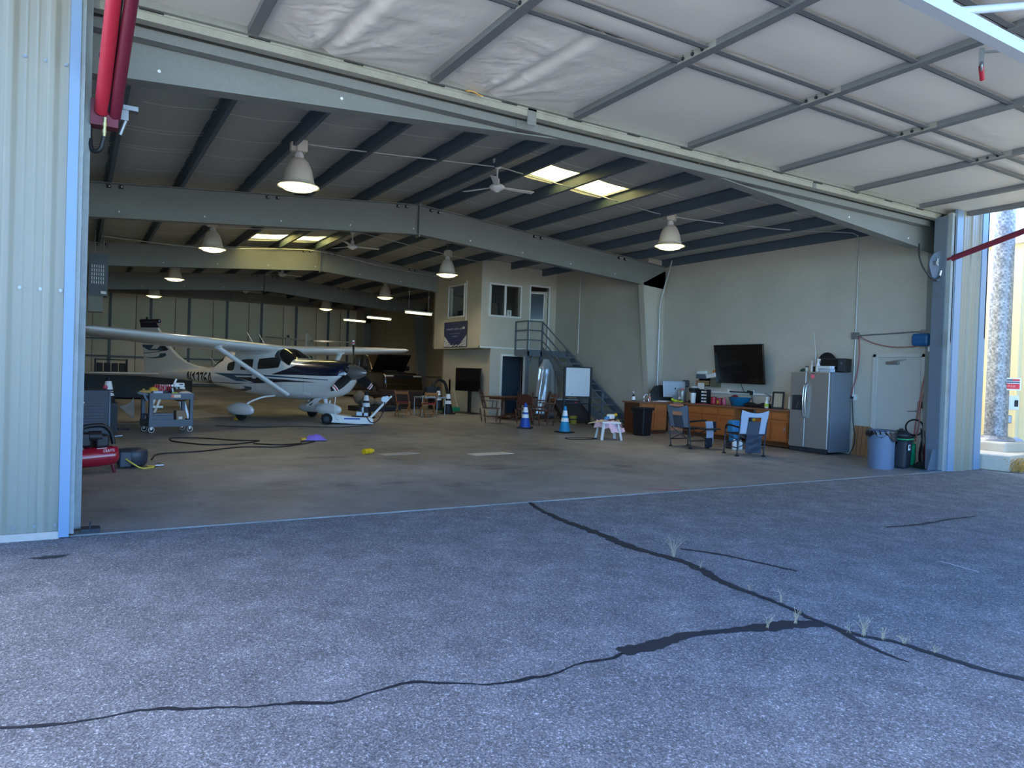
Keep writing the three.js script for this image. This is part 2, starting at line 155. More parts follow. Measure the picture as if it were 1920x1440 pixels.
// ---------------------------------------------------------------- shell of the hangar
const XR = 6.52, RT = (x) => 5.22 - 0.0833 * Math.abs(x - XR), ZF = [-7.65, -15.2, -23.0, -30.8, -38.3];
const PUR = [-0.72, 0.41, 1.6, 2.79, 3.99, 5.24, 6.38, 7.0, 8.05, 9.26, 10.44, 11.69, 12.87, 13.95];
{
  const ceil = struct('ceiling');
  const zb = [-7.3, -15.2, -23.0, -30.8, -38.5];
  const edges = [-1.2, ...PUR, 14.36];
  const wob = fbm(9, 50);
  const cell = (x0, x1, z0, z1) => shell(6, Math.max(3, Math.round((z0 - z1) / 0.25)), (u, v, t) => { const x = x0 + (x1 - x0) * u, z = z0 + (z1 - z0) * v; return [x, RT(x) + 0.2 + t - (t ? 0 : 0.03 * Math.sin(Math.PI * u) + 0.02 * (wob(x / 3, z / 3) - 0.5)), z]; }, 0.09);
  const sky1 = (g, b) => (b === 0 && (g === 8 || g === 9)) ? [-11.1, -12.05] : (b === 1 && (g === 5 || g === 6)) ? [-21.5, -22.75] : null;
  const skylightM = P({ color: 0xf6e68a, roughness: 1, transmission: 0.5, thickness: 0, side: THREE.DoubleSide });
  for (let b = 0; b < 4; b++) for (let g = 0; g < edges.length - 1; g++) {
    const s = sky1(g, b), x0 = edges[g] + 0.004, x1 = edges[g + 1] - 0.004, gs = [];
    if (!s) gs.push(...cell(x0, x1, zb[b], zb[b + 1]));
    else { gs.push(...cell(x0, x1, zb[b], s[0]), ...cell(x0, x1, s[1], zb[b + 1]));
      const xm = x0 + (b ? 0 : 0.0);
      obj('skylight', shell(4, 60, (u, v, t) => { const x = xm + (x1 - xm) * u, z = s[0] + (s[1] - s[0]) * v; return [x, RT(x) + 0.25 + t + 0.012 * Math.sign(Math.sin(v * 44)), z]; }, 0.004).slice(0, 1), skylightM, ceil, 'yellowed translucent corrugated skylight'); }
    obj('roof_blanket', gs, M.roofBlanket, ceil);
  }
  for (let b = 0; b < 4; b++) for (const x of PUR) { const y = RT(x), z0 = zb[b], z1 = zb[b + 1], sgn = x < XR ? 1 : 1;
    obj('purlin', [b2(x - 0.004, x + 0.004, y, y + 0.2, z1, z0), b2(x, x + 0.06 * sgn, y - 0.004, y + 0.004, z1, z0), b2(x - 0.06, x, y + 0.19, y + 0.198, z1, z0), b2(x + 0.055, x + 0.06, y, y + 0.02, z1, z0)], M.purlin, ceil); }
  for (let z = -8.35; z > -38; z -= 1.24) { const gs = []; for (let g = 1; g < edges.length - 2; g++) { const x0 = edges[g] + 0.08, x1 = edges[g + 1] - 0.02, zz = z + rr(-0.1, 0.1); const s = [8, 9].includes(g) && zz < -11 && zz > -12.2; if (s) continue;
      const n = 6, strip = (dz) => grid(n, 1, (u, v) => { const x = x0 + (x1 - x0) * u; return [x, RT(x) + 0.192 - 0.032 * Math.sin(Math.PI * u), zz + (v - 0.5) * 0.022 + dz]; }); gs.push(strip(0)); if (rnd() < 0.3) gs.push(strip(0.16)); }
    obj('blanket_seam', gs, M.seam, ceil); }
  // walls
  const wr = struct('wall_right');
  obj('painted_panel', [b2(14.0, 14.1, -0.05, 4.98, -15.3, -7.32)], M.wall, wr, 'cream painted wall of the front bay');
  obj('painted_panel', [b2(13.45, 14.1, -0.05, 5.0, -19.75, -15.3)], M.wall, wr, 'painted wall behind the stairs');
  for (let k = 0; k < 7; k++) obj('wall_panel', [b2(13.8 + (k % 2) * 0.012, 14.1, -0.05, 5.0, -19.75 - (k + 1) * 2.69, -19.75 - k * 2.69 - 0.02)], M.wallDark, wr);
  obj('girt', [b2(13.72, 13.81, 1.25, 1.31, -38.3, -23.2)], M.wallDark, wr);
  obj('exterior_siding', [b2(14.1, 14.38, -0.05, 4.85, -38.6, -7.12)], M.siding, wr);
  const wl = struct('wall_left'); obj('painted_panel', b2(-1.25, -0.95, -0.05, 4.9, -38.6, -7.3), M.wall, wl);
  const wb = struct('wall_back'); obj('gable_panel', [tf(prism([[-1.25, -0.05], [14.4, -0.05], [14.4, 4.95], [XR, 5.6], [-1.25, 4.95]], 0.3), 0, 0, -38.6)], M.wall, wb);
  // ribbed siding: an R-panel profile swept up
  const ribs = (x0, x1, y0, y1, z, ph) => { const pr = []; for (let x = x0; x <= x1 + 1e-6; x += 0.0074) { const t = (((x - ph) % 0.283) + 0.283) % 0.283; let h = 0; if (t < 0.02) h = 0.026 * t / 0.02; else if (t < 0.06) h = 0.026; else if (t < 0.1) h = 0.026 * (0.1 - t) / 0.04; else if ((t > 0.15 && t < 0.165) || (t > 0.222 && t < 0.237)) h = 0.005; pr.push([x, h]); } return [grid(pr.length - 1, 4, (u, v) => { const q = pr[Math.round(u * (pr.length - 1))]; return [q[0], y0 + (y1 - y0) * v, z + q[1]]; })]; };
  const fl = struct('wall_front_left');
  obj('ribbed_siding', ribs(-1.35, -0.1, -0.02, 5.0, -7.06, -0.27), M.siding, fl); obj('wall_core', b2(-1.35, -0.03, -0.05, 4.95, -7.3, -7.07), M.siding, fl);
  { const gs = []; for (const y of [0.11, 2.05, 3.9]) for (const x of [-0.43, -0.29, -0.15]) { gs.push(cy(0.014, 0.014, 0.008, x + 0.02, y, -7.05, 10, Math.PI / 2), cy(0.007, 0.007, 0.014, x + 0.02, y, -7.045, 6, Math.PI / 2)); } obj('screws', gs, M.steel, fl).userData.kind = 'stuff'; }
  obj('base_flashing', b2(-1.35, -0.1, -0.02, 0.06, -7.05, -7.025), S(0xd8c8ba, 0.7, 0, { map: grime }), fl);
  const t1 = struct('trim_1'); obj('flat_trim', b2(-0.105, -0.03, 0.01, 5.0, -7.09, -7.018), M.trim, t1, 'pale blue corner trim');
  obj('jamb_plate', [b2(-0.03, 0.005, 0.03, 4.62, -7.3, -7.04), b2(-0.03, 0.055, 0.03, 4.55, -7.33, -7.23)], M.jamb, t1, 'weathered pale door jamb with rust');
  { const gs = []; for (let i = 0; i < 7; i++) gs.push(b2(0.004, 0.007, 0.25 + i * 0.62, 0.75 + i * 0.62, -7.215, -7.205)); obj('jamb_slot', gs, M.black, t1); }
  obj('base_bracket', [b2(0.06, 0.2, 0.012, 0.05, -7.22, -7.08), rod([0.12, 0.04, -7.12], [0.13, 0.1, -7.15], 0.008)], M.dark, t1);
  const fr = struct('wall_front_right');
  obj('ribbed_siding', ribs(13.52, 14.18, 0.0, 4.95, -7.06, 13.55), M.siding, fr); obj('wall_core', b2(13.4, 14.38, -0.05, 4.9, -7.3, -7.07), M.siding, fr);
  const t2 = struct('trim_2'); obj('flat_trim', b2(13.33, 13.53, 0.01, 4.9, -7.08, -7.03), M.trim, t2); obj('corner_trim', [b2(14.18, 14.395, 0.01, 4.9, -7.08, -7.02), b2(14.36, 14.4, 0.01, 4.85, -7.3, -7.02)], M.trim, t2);
  obj('jamb_post', [b2(13.17, 13.2, 0.02, 4.55, -7.34, -7.12), b2(13.2, 13.4, 0.02, 4.55, -7.36, -7.3), b2(13.28, 13.31, 0.02, 4.55, -7.14, -7.05)], S(0x6d7885, 0.5, 0, { map: grime }), t2, 'grey steel door post');
  obj('jamb_post', [b2(13.2, 13.34, 0.02, 4.6, -7.12, -7.05)], M.jamb, t2, 'weathered edge strip of the right jamb');
  obj('base_gusset', [tf(prism([[0, 0], [0.34, 0], [0.34, 0.36], [0.14, 0.36]], 0.012), 12.92, 0.03, -7.16), b2(12.8, 13.3, 0.012, 0.03, -7.3, -7.06)], M.greyPlastic, t2);
  // header over the door
  const hd = struct('trim_3');
  obj('header_channel', [b2(-0.05, 13.3, 4.53, 4.625, -7.42, -7.31), b2(-0.05, 13.3, 4.6, 4.64, -7.5, -7.3)], M.header, hd, 'long pale header channel with stains');
  obj('header_tube', [b2(-0.05, 13.3, 4.44, 4.535, -7.62, -7.5)], M.frame, hd);
  obj('gable_panel', [tf(prism([[-1.3, 4.62], [14.38, 4.62], [14.38, 4.8], [XR, 5.46], [-1.3, 4.8]], 0.1), 0, 0, -7.36)], M.siding, hd);
  obj('splice_plate', [b2(4.48, 4.6, 4.43, 4.63, -7.315, -7.3), b2(4.44, 4.56, 4.43, 4.53, -7.51, -7.48), b2(9.7, 9.78, 4.52, 4.63, -7.315, -7.3), b2(0.02, 0.1, 4.52, 4.63, -7.33, -7.3)], M.frame, hd);
}
// ---------------------------------------------------------------- steel frames
{
  const nm = ['just behind the door header', 'second from the door, above the office stairs', 'third from the door, meeting the office', 'fourth from the door, deep in the hangar', 'in front of the back door, farthest one'];
  ZF.forEach((z, i) => {
    const t = thing('steel_gable', `grey steel gable frame ${nm[i]}`, 'steel gable'); const f0 = FY(z), ci = i ? 13.55 : 13.8, ct = i ? 13.12 : 13.72;
    for (const s of [1, -1]) { const mx = (x) => (s > 0 ? x : 2 * XR - x), pr = (pts) => tf(prism(s > 0 ? pts.map(([x, y]) => [mx(x), y]) : pts.map(([x, y]) => [mx(x), y]).reverse(), 0.012), 0, 0, z);
      obj('rafter', [pr([[XR, 4.56], [13.1, 4.05], [14.0, 3.98], [14.0, RT(14)], [XR, 5.22]]), bar([mx(XR), 4.556, z], [mx(13.1), 4.045, z], 0.19, 0.014), bar([mx(XR), 5.212, z], [mx(14), RT(14) - 0.008, z], 0.19, 0.014)], M.frame, t);
      obj('column', [pr([[ci, f0], [14.0, f0], [14.0, 4.5], [ct, 4.05]])], i === 1 ? M.wall : M.frame, t);
      obj('flange', [tf(prism([[-0.1, 0], [0.1, 0], [0.1, 4.03], [-0.1, 4.03]], 0.016), mx((ci + ct) / 2), f0, z, 0, Math.PI / 2, 0).applyMatrix4(new THREE.Matrix4().makeTranslation(-mx((ci + ct) / 2), -f0 - 2.015, -z)).applyMatrix4(new THREE.Matrix4().makeRotationZ(s * (i ? 0.106 : 0.02))).applyMatrix4(new THREE.Matrix4().makeTranslation(mx((ci + ct) / 2), f0 + 2.015, z))], i === 1 ? M.wall : M.frame, t); }
    obj('ridge_plate', b2(XR - 0.016, XR + 0.016, 4.5, 5.24, z - 0.1, z + 0.1), M.frame, t);
    const bo = [], cp = []; for (let x = 0.6; x < 13; x += i ? 1.45 : 1.75) bo.push(cy(0.016, 0.016, 0.03, x, 4.62 - 0.078 * Math.abs(x - XR) + 0.06, z + 0.012, 8, Math.PI / 2));
    for (const x of [XR - 0.4, XR + 0.4, XR - 3.2, XR + 3.2, XR - 6.0, XR + 5.9]) for (const d of [-0.1, 0.1]) { cp.push(bx(0.07, 0.06, 0.03, x + d, RT(x + d) - 0.06, z + 0.02)); bo.push(cy(0.014, 0.014, 0.03, x + d + 0.01, RT(x + d) - 0.06, z + 0.04, 8, Math.PI / 2)); }
    obj('bolts', bo, M.white, t).userData.kind = 'stuff'; obj('clips', cp, M.black, t).userData.kind = 'stuff';
  });
}
// ---------------------------------------------------------------- the raised door: a horizontal panel hinged at the header
{
  const d = struct('door_1'), y0 = 4.62, z0 = -7.3, z1 = -2.6, sl = 0.012, Y = (z) => y0 + sl * (z - z0);
  const SX = [-0.5, 1.36, 3.25, 5.15, 7.04, 8.9, 10.71, 12.55, 13.72], RZ = [-5.45, -5.08, -4.15, -3.3, -2.62];
  const st = (n, g, l, m = M.doorSteel) => obj(n, g, m, d, l);
  st('hinge_tube', [b2(-0.55, 13.75, y0, y0 + 0.1, z0 - 0.01, z0 + 0.05), b2(-0.55, 13.75, y0 + 0.09, y0 + 0.15, z0 - 0.02, z0 + 0.02)], undefined, S(0x9c9b93, 0.6, 0, { map: grime }));
  for (let i = 0; i < 15; i++) { const x = 0.4 + i * 0.93; st('hinge', [b2(x, x + 0.2, y0 - 0.012, y0 + 0.004, z0 - 0.04, z0 + 0.02), rod([x + (i % 2) * 0.15, y0 - 0.015, z0 - 0.03], [x + 0.07 + (i % 2) * 0.15, y0 - 0.015, z0 - 0.03], 0.018)], undefined, S(0x3a3836, 0.8)); }
  for (const x of SX) st('stringer', [b2(x - 0.05, x + 0.05, 0, 0.1, z0, z1)].map((g) => { g.rotateX(-sl); g.translate(0, y0 - sl * z0 - 0.0, 0); return g; }));
  for (const z of RZ) for (let i = 0; i < SX.length - 1; i++) st('rib', [b2(SX[i] + 0.05, SX[i + 1] - 0.05, Y(z) + 0.02, Y(z) + 0.03, z - 0.035, z + 0.035), b2(SX[i] + 0.05, SX[i + 1] - 0.05, Y(z) + 0.02, Y(z) + 0.12, z - 0.035, z - 0.027)]);
  for (const x of SX.slice(1, -1)) { const zc = (RZ[0] + RZ[1]) / 2, yc = Y(zc) + 0.05; st('gusset_plate', b2(x - 0.056, x - 0.05, yc - 0.05, yc + 0.06, RZ[0] - 0.02, RZ[1] + 0.12), undefined, S(0x98978f, 0.55));
    const gs = []; for (let a = 0; a < 3; a++) for (let b = 0; b < 2; b++) gs.push(cy(0.02, 0.02, 0.012, x - 0.06, yc - 0.02 + b * 0.05, RZ[0] + 0.06 + a * 0.13, 8, 0, 0, Math.PI / 2)); st('bolts', gs, undefined, M.dark).userData.kind = 'stuff'; }
  st('panel_skin', [b2(-0.6, 13.8, 0, 0.05, z0 + 0.02, z1 + 0.02)].map((g) => { g.rotateX(-sl); g.translate(0, y0 - sl * z0 + 0.17, 0); return g; }), undefined, M.siding);
  st('edge_rail', [b2(-0.55, 13.77, Y(z1) - 0.02, Y(z1) + 0.2, z1, z1 + 0.06), b2(13.72, 13.8, y0, y0 + 0.2, z0 + 0.02, z1)]);
  const fw = fbm(11, 70), zb = [z0 + 0.05, ...RZ];
  for (let i = 0; i < SX.length - 1; i++) for (let j = 0; j < zb.length - 1; j++) {
    const xa = SX[i] + 0.045, xb = SX[i + 1] - 0.045, za = zb[j], zc = zb[j + 1], wr = j === 0 ? (i === 1 ? 1 : i === 2 ? 0.85 : i > 4 ? 0.22 : 0.1) : (i > 4 ? 0.25 : 0.06), big = j === 0 && (i === 1 || i === 2), n = big ? 110 : 36;
    const f = (u, v, t) => { const x = xa + (xb - xa) * u, z = za + (zc - za) * v, e = Math.min(1, Math.min(u, 1 - u) * 7) * Math.min(1, Math.min(v, 1 - v) * 7);
      let h = 0.065 - 0.03 * Math.sin(Math.PI * u) * Math.sin(Math.PI * v);
      if (!t) { const cu = u - 0.34 - 0.1 * v, ang = Math.atan2(v + 0.08, u - 0.33), rad = Math.hypot(v + 0.08, (u - 0.33) * 1.6);
        if (big) { h -= 0.05 * Math.exp(-Math.pow((v - 0.08) * 3.2, 2)) * Math.sin(Math.PI * u) * wr; h += wr * 0.04 * Math.exp(-Math.pow(cu * 26, 2)) - wr * 0.02 * Math.exp(-Math.pow((cu + 0.05) * 14, 2)) - wr * 0.024 * Math.exp(-Math.pow((cu - 0.07) * 16, 2));
          h += wr * e * (0.013 * Math.sin(ang * 17 + 3 * fw(u, v)) * Math.exp(-rad * 1.3) + 0.012 * (fw(ang * 0.7 + rad * 0.06, rad * 0.22) - 0.5) + 0.006 * Math.sin(46 * (rad + 0.5 * fw(u * 0.6, v * 0.6))) * cl(cu < 0 ? 0.9 : 0.35) * Math.exp(-rad)); }
        h += wr * e * (0.022 * (fw(x * 0.16 + z * 0.05, z * 0.5) - 0.5) + (i > 4 ? 0.012 * Math.sin(26 * z + 9 * fw(x * 0.3, z * 0.1)) * 0.6 : 0)); h += 0.006 * (fw(x * 0.2 + 3, z * 0.2) - 0.5) * e; }
      return [x, Y(z) + h + t, z]; };
    st('insulation_panel', shell(n, n, f, 0.09).slice(0, 1).concat(b2(xa, xb, Y(za) + 0.12, Y(za) + 0.14, zc, za)), undefined, M.blanket);
  }
  // stand-off truss under the panel
  const tc = S(0xb9c3cb, 0.5), ty = 4.3, tz = -3.05; st('truss_chord', b2(-0.4, 13.6, ty - 0.05, ty + 0.05, tz - 0.05, tz + 0.05), undefined, tc);
  for (let i = 0; i < SX.length - 1; i++) { st('truss_strut', bx(0.06, 0.36, 0.06, SX[i] + 0.35, ty + 0.2, tz), undefined, tc); st('truss_brace', rod([SX[i] + 0.45, ty + 0.03, tz], [SX[i + 1], Y(-2.7) + 0.02, -2.72], 0.03, 8), undefined, tc); }
  obj('loose_batt', [shell(8, 3, (u, v, t) => [3.62 + 0.2 * u, 4.6 + 0.012 * Math.sin(u * 5) + t - 0.02 * v, -7.24 + 0.05 * v], 0.012)].flat(), S(0xd9a44e, 0.9), d, 'orange scrap of torn insulation');
  const lh = thing('lever_handle', 'small steel latch with a red grip hanging under the raised door', 'lever', [7.15, 4.6, -3.62], R(30));
  obj('bracket', [b2(-0.02, 0.02, -0.1, 0.06, -0.02, 0.02), bar([0, 0.03, -0.02], [0.1, 0.04, 0.26], 0.02, 0.02)], M.steel, lh); obj('hook', tor(0.035, 0.011, -0.05, -0.12, 0, 0, 0, 0, 14), M.steel, lh); obj('grip', rod([0.01, -0.1, 0], [0.11, -0.19, 0.02], 0.022, 12), M.red, lh);
  // back door
  const k = struct('door_2'), bz = -38.15, px = [1.25, 2.93, 4.59, 6.31, 7.96, 9.7, 11.39, 12.45], base = FY(bz);
  const xs = [-0.3, 0.55, ...px.flatMap((x, i) => [x, i < 7 ? x + (px[i + 1] - x) * 0.63 : x + 0.5])]; const ys = [base, 1.68, 2.48, 4.62];
  for (let i = 0; i < xs.length - 1; i++) for (let j = 0; j < 3; j++) obj('insulation_panel', shell(8, 8, (u, v, t) => [xs[i] + 0.012 + (xs[i + 1] - xs[i] - 0.024) * u, ys[j] + 0.01 + (ys[j + 1] - ys[j] - 0.02) * v, bz - t + 0.05 * Math.sin(Math.PI * u) * Math.sin(Math.PI * v)], 0.05).slice(0, 1), S(0xd6cdb9, 0.6), k);
  obj('backing', b2(-0.5, 13.4, base, 4.7, bz - 0.12, bz - 0.06), M.wallDark, k);
  for (const x of px) obj('post', b2(x - 0.05, x + 0.05, base, 4.6, bz - 0.02, bz + 0.1), M.purlin, k);
  for (const y of [base + 0.06, 1.68, 2.48]) obj('girt', b2(-0.3, 13.0, y - 0.035, y + 0.035, bz - 0.02, bz + 0.08), M.purlin, k);
  for (let i = 0; i < px.length - 1; i++) obj('seam', b2(px[i] + (px[i + 1] - px[i]) * 0.63 - 0.012, px[i] + (px[i + 1] - px[i]) * 0.63 + 0.012, base, 4.5, bz - 0.02, bz + 0.012), M.brown, k);
}
// ---------------------------------------------------------------- hydraulic rams of the door
{
  const L = thing('hydraulic_ram', 'red hydraulic door ram at the left jamb with hoses and brass fittings', 'hydraulic ram');
  obj('barrel', rod([0.13, 3.62, -7.2], [0.2, 4.5, -5.9], 0.055, 18), M.red, L); obj('guard', rod([0.23, 3.6, -7.24], [0.32, 4.5, -5.9], 0.05, 16), M.maroon, L);
  obj('hose', tube([[0.18, 3.62, -7.16], [0.2, 3.9, -6.8], [0.24, 4.4, -6.0]], 0.014), M.black, L); obj('ties', [0.15, 0.35, 0.55, 0.75].map((t) => tor(0.057, 0.005, 0.13 + 0.07 * t, 3.62 + 0.88 * t, -7.2 + 1.3 * t, R(35), 0, 0, 18)), M.black, L);
  obj('pivot_bracket', [b2(0.05, 0.26, 3.5, 3.72, -7.34, -7.2)], M.maroon, L); obj('fitting', [rod([0.16, 3.56, -7.16], [0.155, 3.4, -7.16], 0.014), cy(0.02, 0.02, 0.03, 0.158, 3.5, -7.16, 6), cy(0.02, 0.02, 0.03, 0.156, 3.44, -7.16, 6)], S(0xd8c48a, 0.3, 0.8), L); obj('hose_loop', tube([[0.155, 3.4, -7.16], [0.13, 3.29, -7.18], [0.07, 3.28, -7.22], [0.05, 3.45, -7.26], [0.06, 3.7, -7.3]], 0.018), M.black, L);
  obj('switch_box', [bx(0.12, 0.04, 0.1, 0.36, 3.74, -7.4), bx(0.07, 0.1, 0.06, 0.31, 3.68, -7.4), rod([0.33, 3.66, -7.4], [0.28, 3.5, -7.4], 0.02)], M.steel, L);
  const Q = thing('hydraulic_ram', 'red hydraulic door ram rising from the pivot plate on the right jamb', 'hydraulic ram');
  obj('barrel', rod([13.24, 3.74, -7.25], [13.3, 4.5, -4.6], 0.05, 16), M.maroon, Q, 'dark red barrel'); obj('pivot_plate', [tf(prism([[-0.32, -0.05], [-0.22, -0.24], [-0.05, -0.3], [0.16, -0.3], [0.16, 0.26], [-0.02, 0.24], [-0.2, 0.16], [-0.3, 0.05]], 0.02, 0.004), 13.14, 3.7, -7.22)], M.greyPlastic, Q);
  obj('pin', [cy(0.035, 0.035, 0.06, 12.96, 3.7, -7.19, 12, Math.PI / 2), rod([13.04, 3.66, -7.19], [13.03, 3.79, -7.19], 0.012)], M.steel, Q); obj('hose', tube([[12.8, 4.05, -7.4], [12.76, 3.8, -7.36], [12.8, 3.6, -7.3], [12.93, 3.42, -7.22], [13.06, 3.44, -7.18], [13.12, 3.52, -7.18]], 0.014), M.black, Q); obj('sleeve', rod([13.1, 3.48, -7.18], [13.14, 3.58, -7.18], 0.017), M.white, Q);
}
// ---------------------------------------------------------------- next door: wall, pole, planter
{
  const n = struct('wall_neighbour'), x = 16.35; const pr = []; for (let z = -44; z <= 3; z += 0.01) { const t = ((z % 0.283) + 0.283) % 0.283; const h = t < 0.02 ? 0.03 * t / 0.02 : t < 0.06 ? 0.03 : t < 0.08 ? 0.03 * (0.08 - t) / 0.02 : (t > 0.15 && t < 0.165) ? 0.006 : 0; pr.push([z, h]); }
  obj('ribbed_siding', grid(pr.length - 1, 1, (u, v) => { const q = pr[Math.round(u * (pr.length - 1))]; return [x - q[1], 0.05 + 4.5 * v, q[0]]; }), M.cream, n); obj('wall_core', b2(x + 0.005, x + 6, 0, 4.5, -44, 3), M.cream, n); obj('base_rail', b2(x - 0.02, x + 0.01, 0, 0.06, -44, 3), M.steel, n); obj('gutter', [b2(x - 0.14, x + 0.02, 4.48, 4.6, -44, 3), b2(x - 0.15, x - 0.13, 4.58, 4.61, -44, 3)], M.whiteMatte, n);
  obj('roof', tf(prism([[x - 0.1, 4.55], [x + 3, 4.8], [x + 6, 4.55]], 47), 0, 0, -20.5), M.white, n);
  const p = thing('light_pole', 'big galvanized pole standing on a concrete planter between the two hangars', 'pole', [15.7, 0.5, -7.38]);
  obj('shaft', lathe([[0.205, 0], [0.2, 0.4], [0.17, 9]], 32), M.galv, p); obj('base_collar', lathe([[0.34, -0.05], [0.34, 0], [0.3, 0.05], [0.21, 0.09]], 32), M.galv, p); obj('hand_hole_cover', rb(0.06, 0.16, 0.1, 0.02, 0.14, 0.42, 0.16, 0, R(40), 0), M.steel, p);
  const nt = canvas(256, 256, (c) => { c.fillStyle = '#f2f0ea'; c.fillRect(0, 0, 256, 256); c.fillStyle = '#5b6672'; c.fillRect(14, 14, 228, 96); c.fillStyle = '#e9e7e2'; c.fillRect(14, 60, 228, 10); c.fillStyle = '#d83238'; c.fillRect(120, 14, 122, 40); c.fillRect(14, 120, 228, 122); c.fillStyle = '#f08a80'; c.font = 'bold 72px sans-serif'; c.fillText('PAR', 40, 205); });
  const sg = thing('notice_sign', 'small red and white notice fixed on the galvanized pole', 'sign', [15.72, 1.62, -7.12], R(-50)); obj('plate', b2(-0.14, 0.14, -0.12, 0.12, 0, 0.008), M.white, sg); { const f = tf(new THREE.PlaneGeometry(0.26, 0.22), 0, 0, 0.0095); obj('print', f, own(S(0xffffff, 0.5, 0, { map: nt })), sg); }
  const sb = thing('switch_box', 'white switch box with a dark pad beside the galvanized pole', 'box', [15.98, 1.25, -7.25], R(-30)); obj('case', rb(0.22, 0.28, 0.14, 0.01, 0, 0, 0), M.white, sb); obj('keypad', rb(0.07, 0.13, 0.02, 0.008, 0.05, -0.01, 0.075), M.black, sb); obj('bracket', bx(0.1, 0.06, 0.06, -0.14, 0, -0.02), M.steel, sb);
  one('planter_kerb', 'pale concrete planter block under the galvanized pole', 'planter', [rb(2.3, 0.3, 0.9, 0.03, 15.65, 0.15, -7.2, 0, R(8), 0), rb(0.8, 0.22, 0.8, 0.05, 15.7, 0.38, -7.4)], S(0xd8cfbb, 0.85, 0, { map: speck }));
  one('wrapped_bundle', 'bluish plastic bundle lying beside the base of the pole', 'bundle', [sph(0.14, 16.12, 0.42, -7.2, 1.4, 1, 1)], S(0x9fb8d6, 0.4));
  { const gs = []; for (let i = 0; i < 420; i++) { const gx = rr(14.55, 16.2), gz = -6.72 + rr(-0.12, 0.2) - (gx - 15.4) * 0.13, h = rr(0.1, 0.26); gs.push(tube([[gx, 0.02, gz], [gx + rr(-0.06, 0.06), h * 0.7, gz + rr(0, 0.06)], [gx + rr(-0.14, 0.14), h, gz + rr(0, 0.16)]], 0.004, 3, 3)); } const o = one('dry_grass', 'golden dry grass along the planter', 'grass', gs, S(0xd9b060, 0.85)); o.userData.kind = 'stuff'; }
}
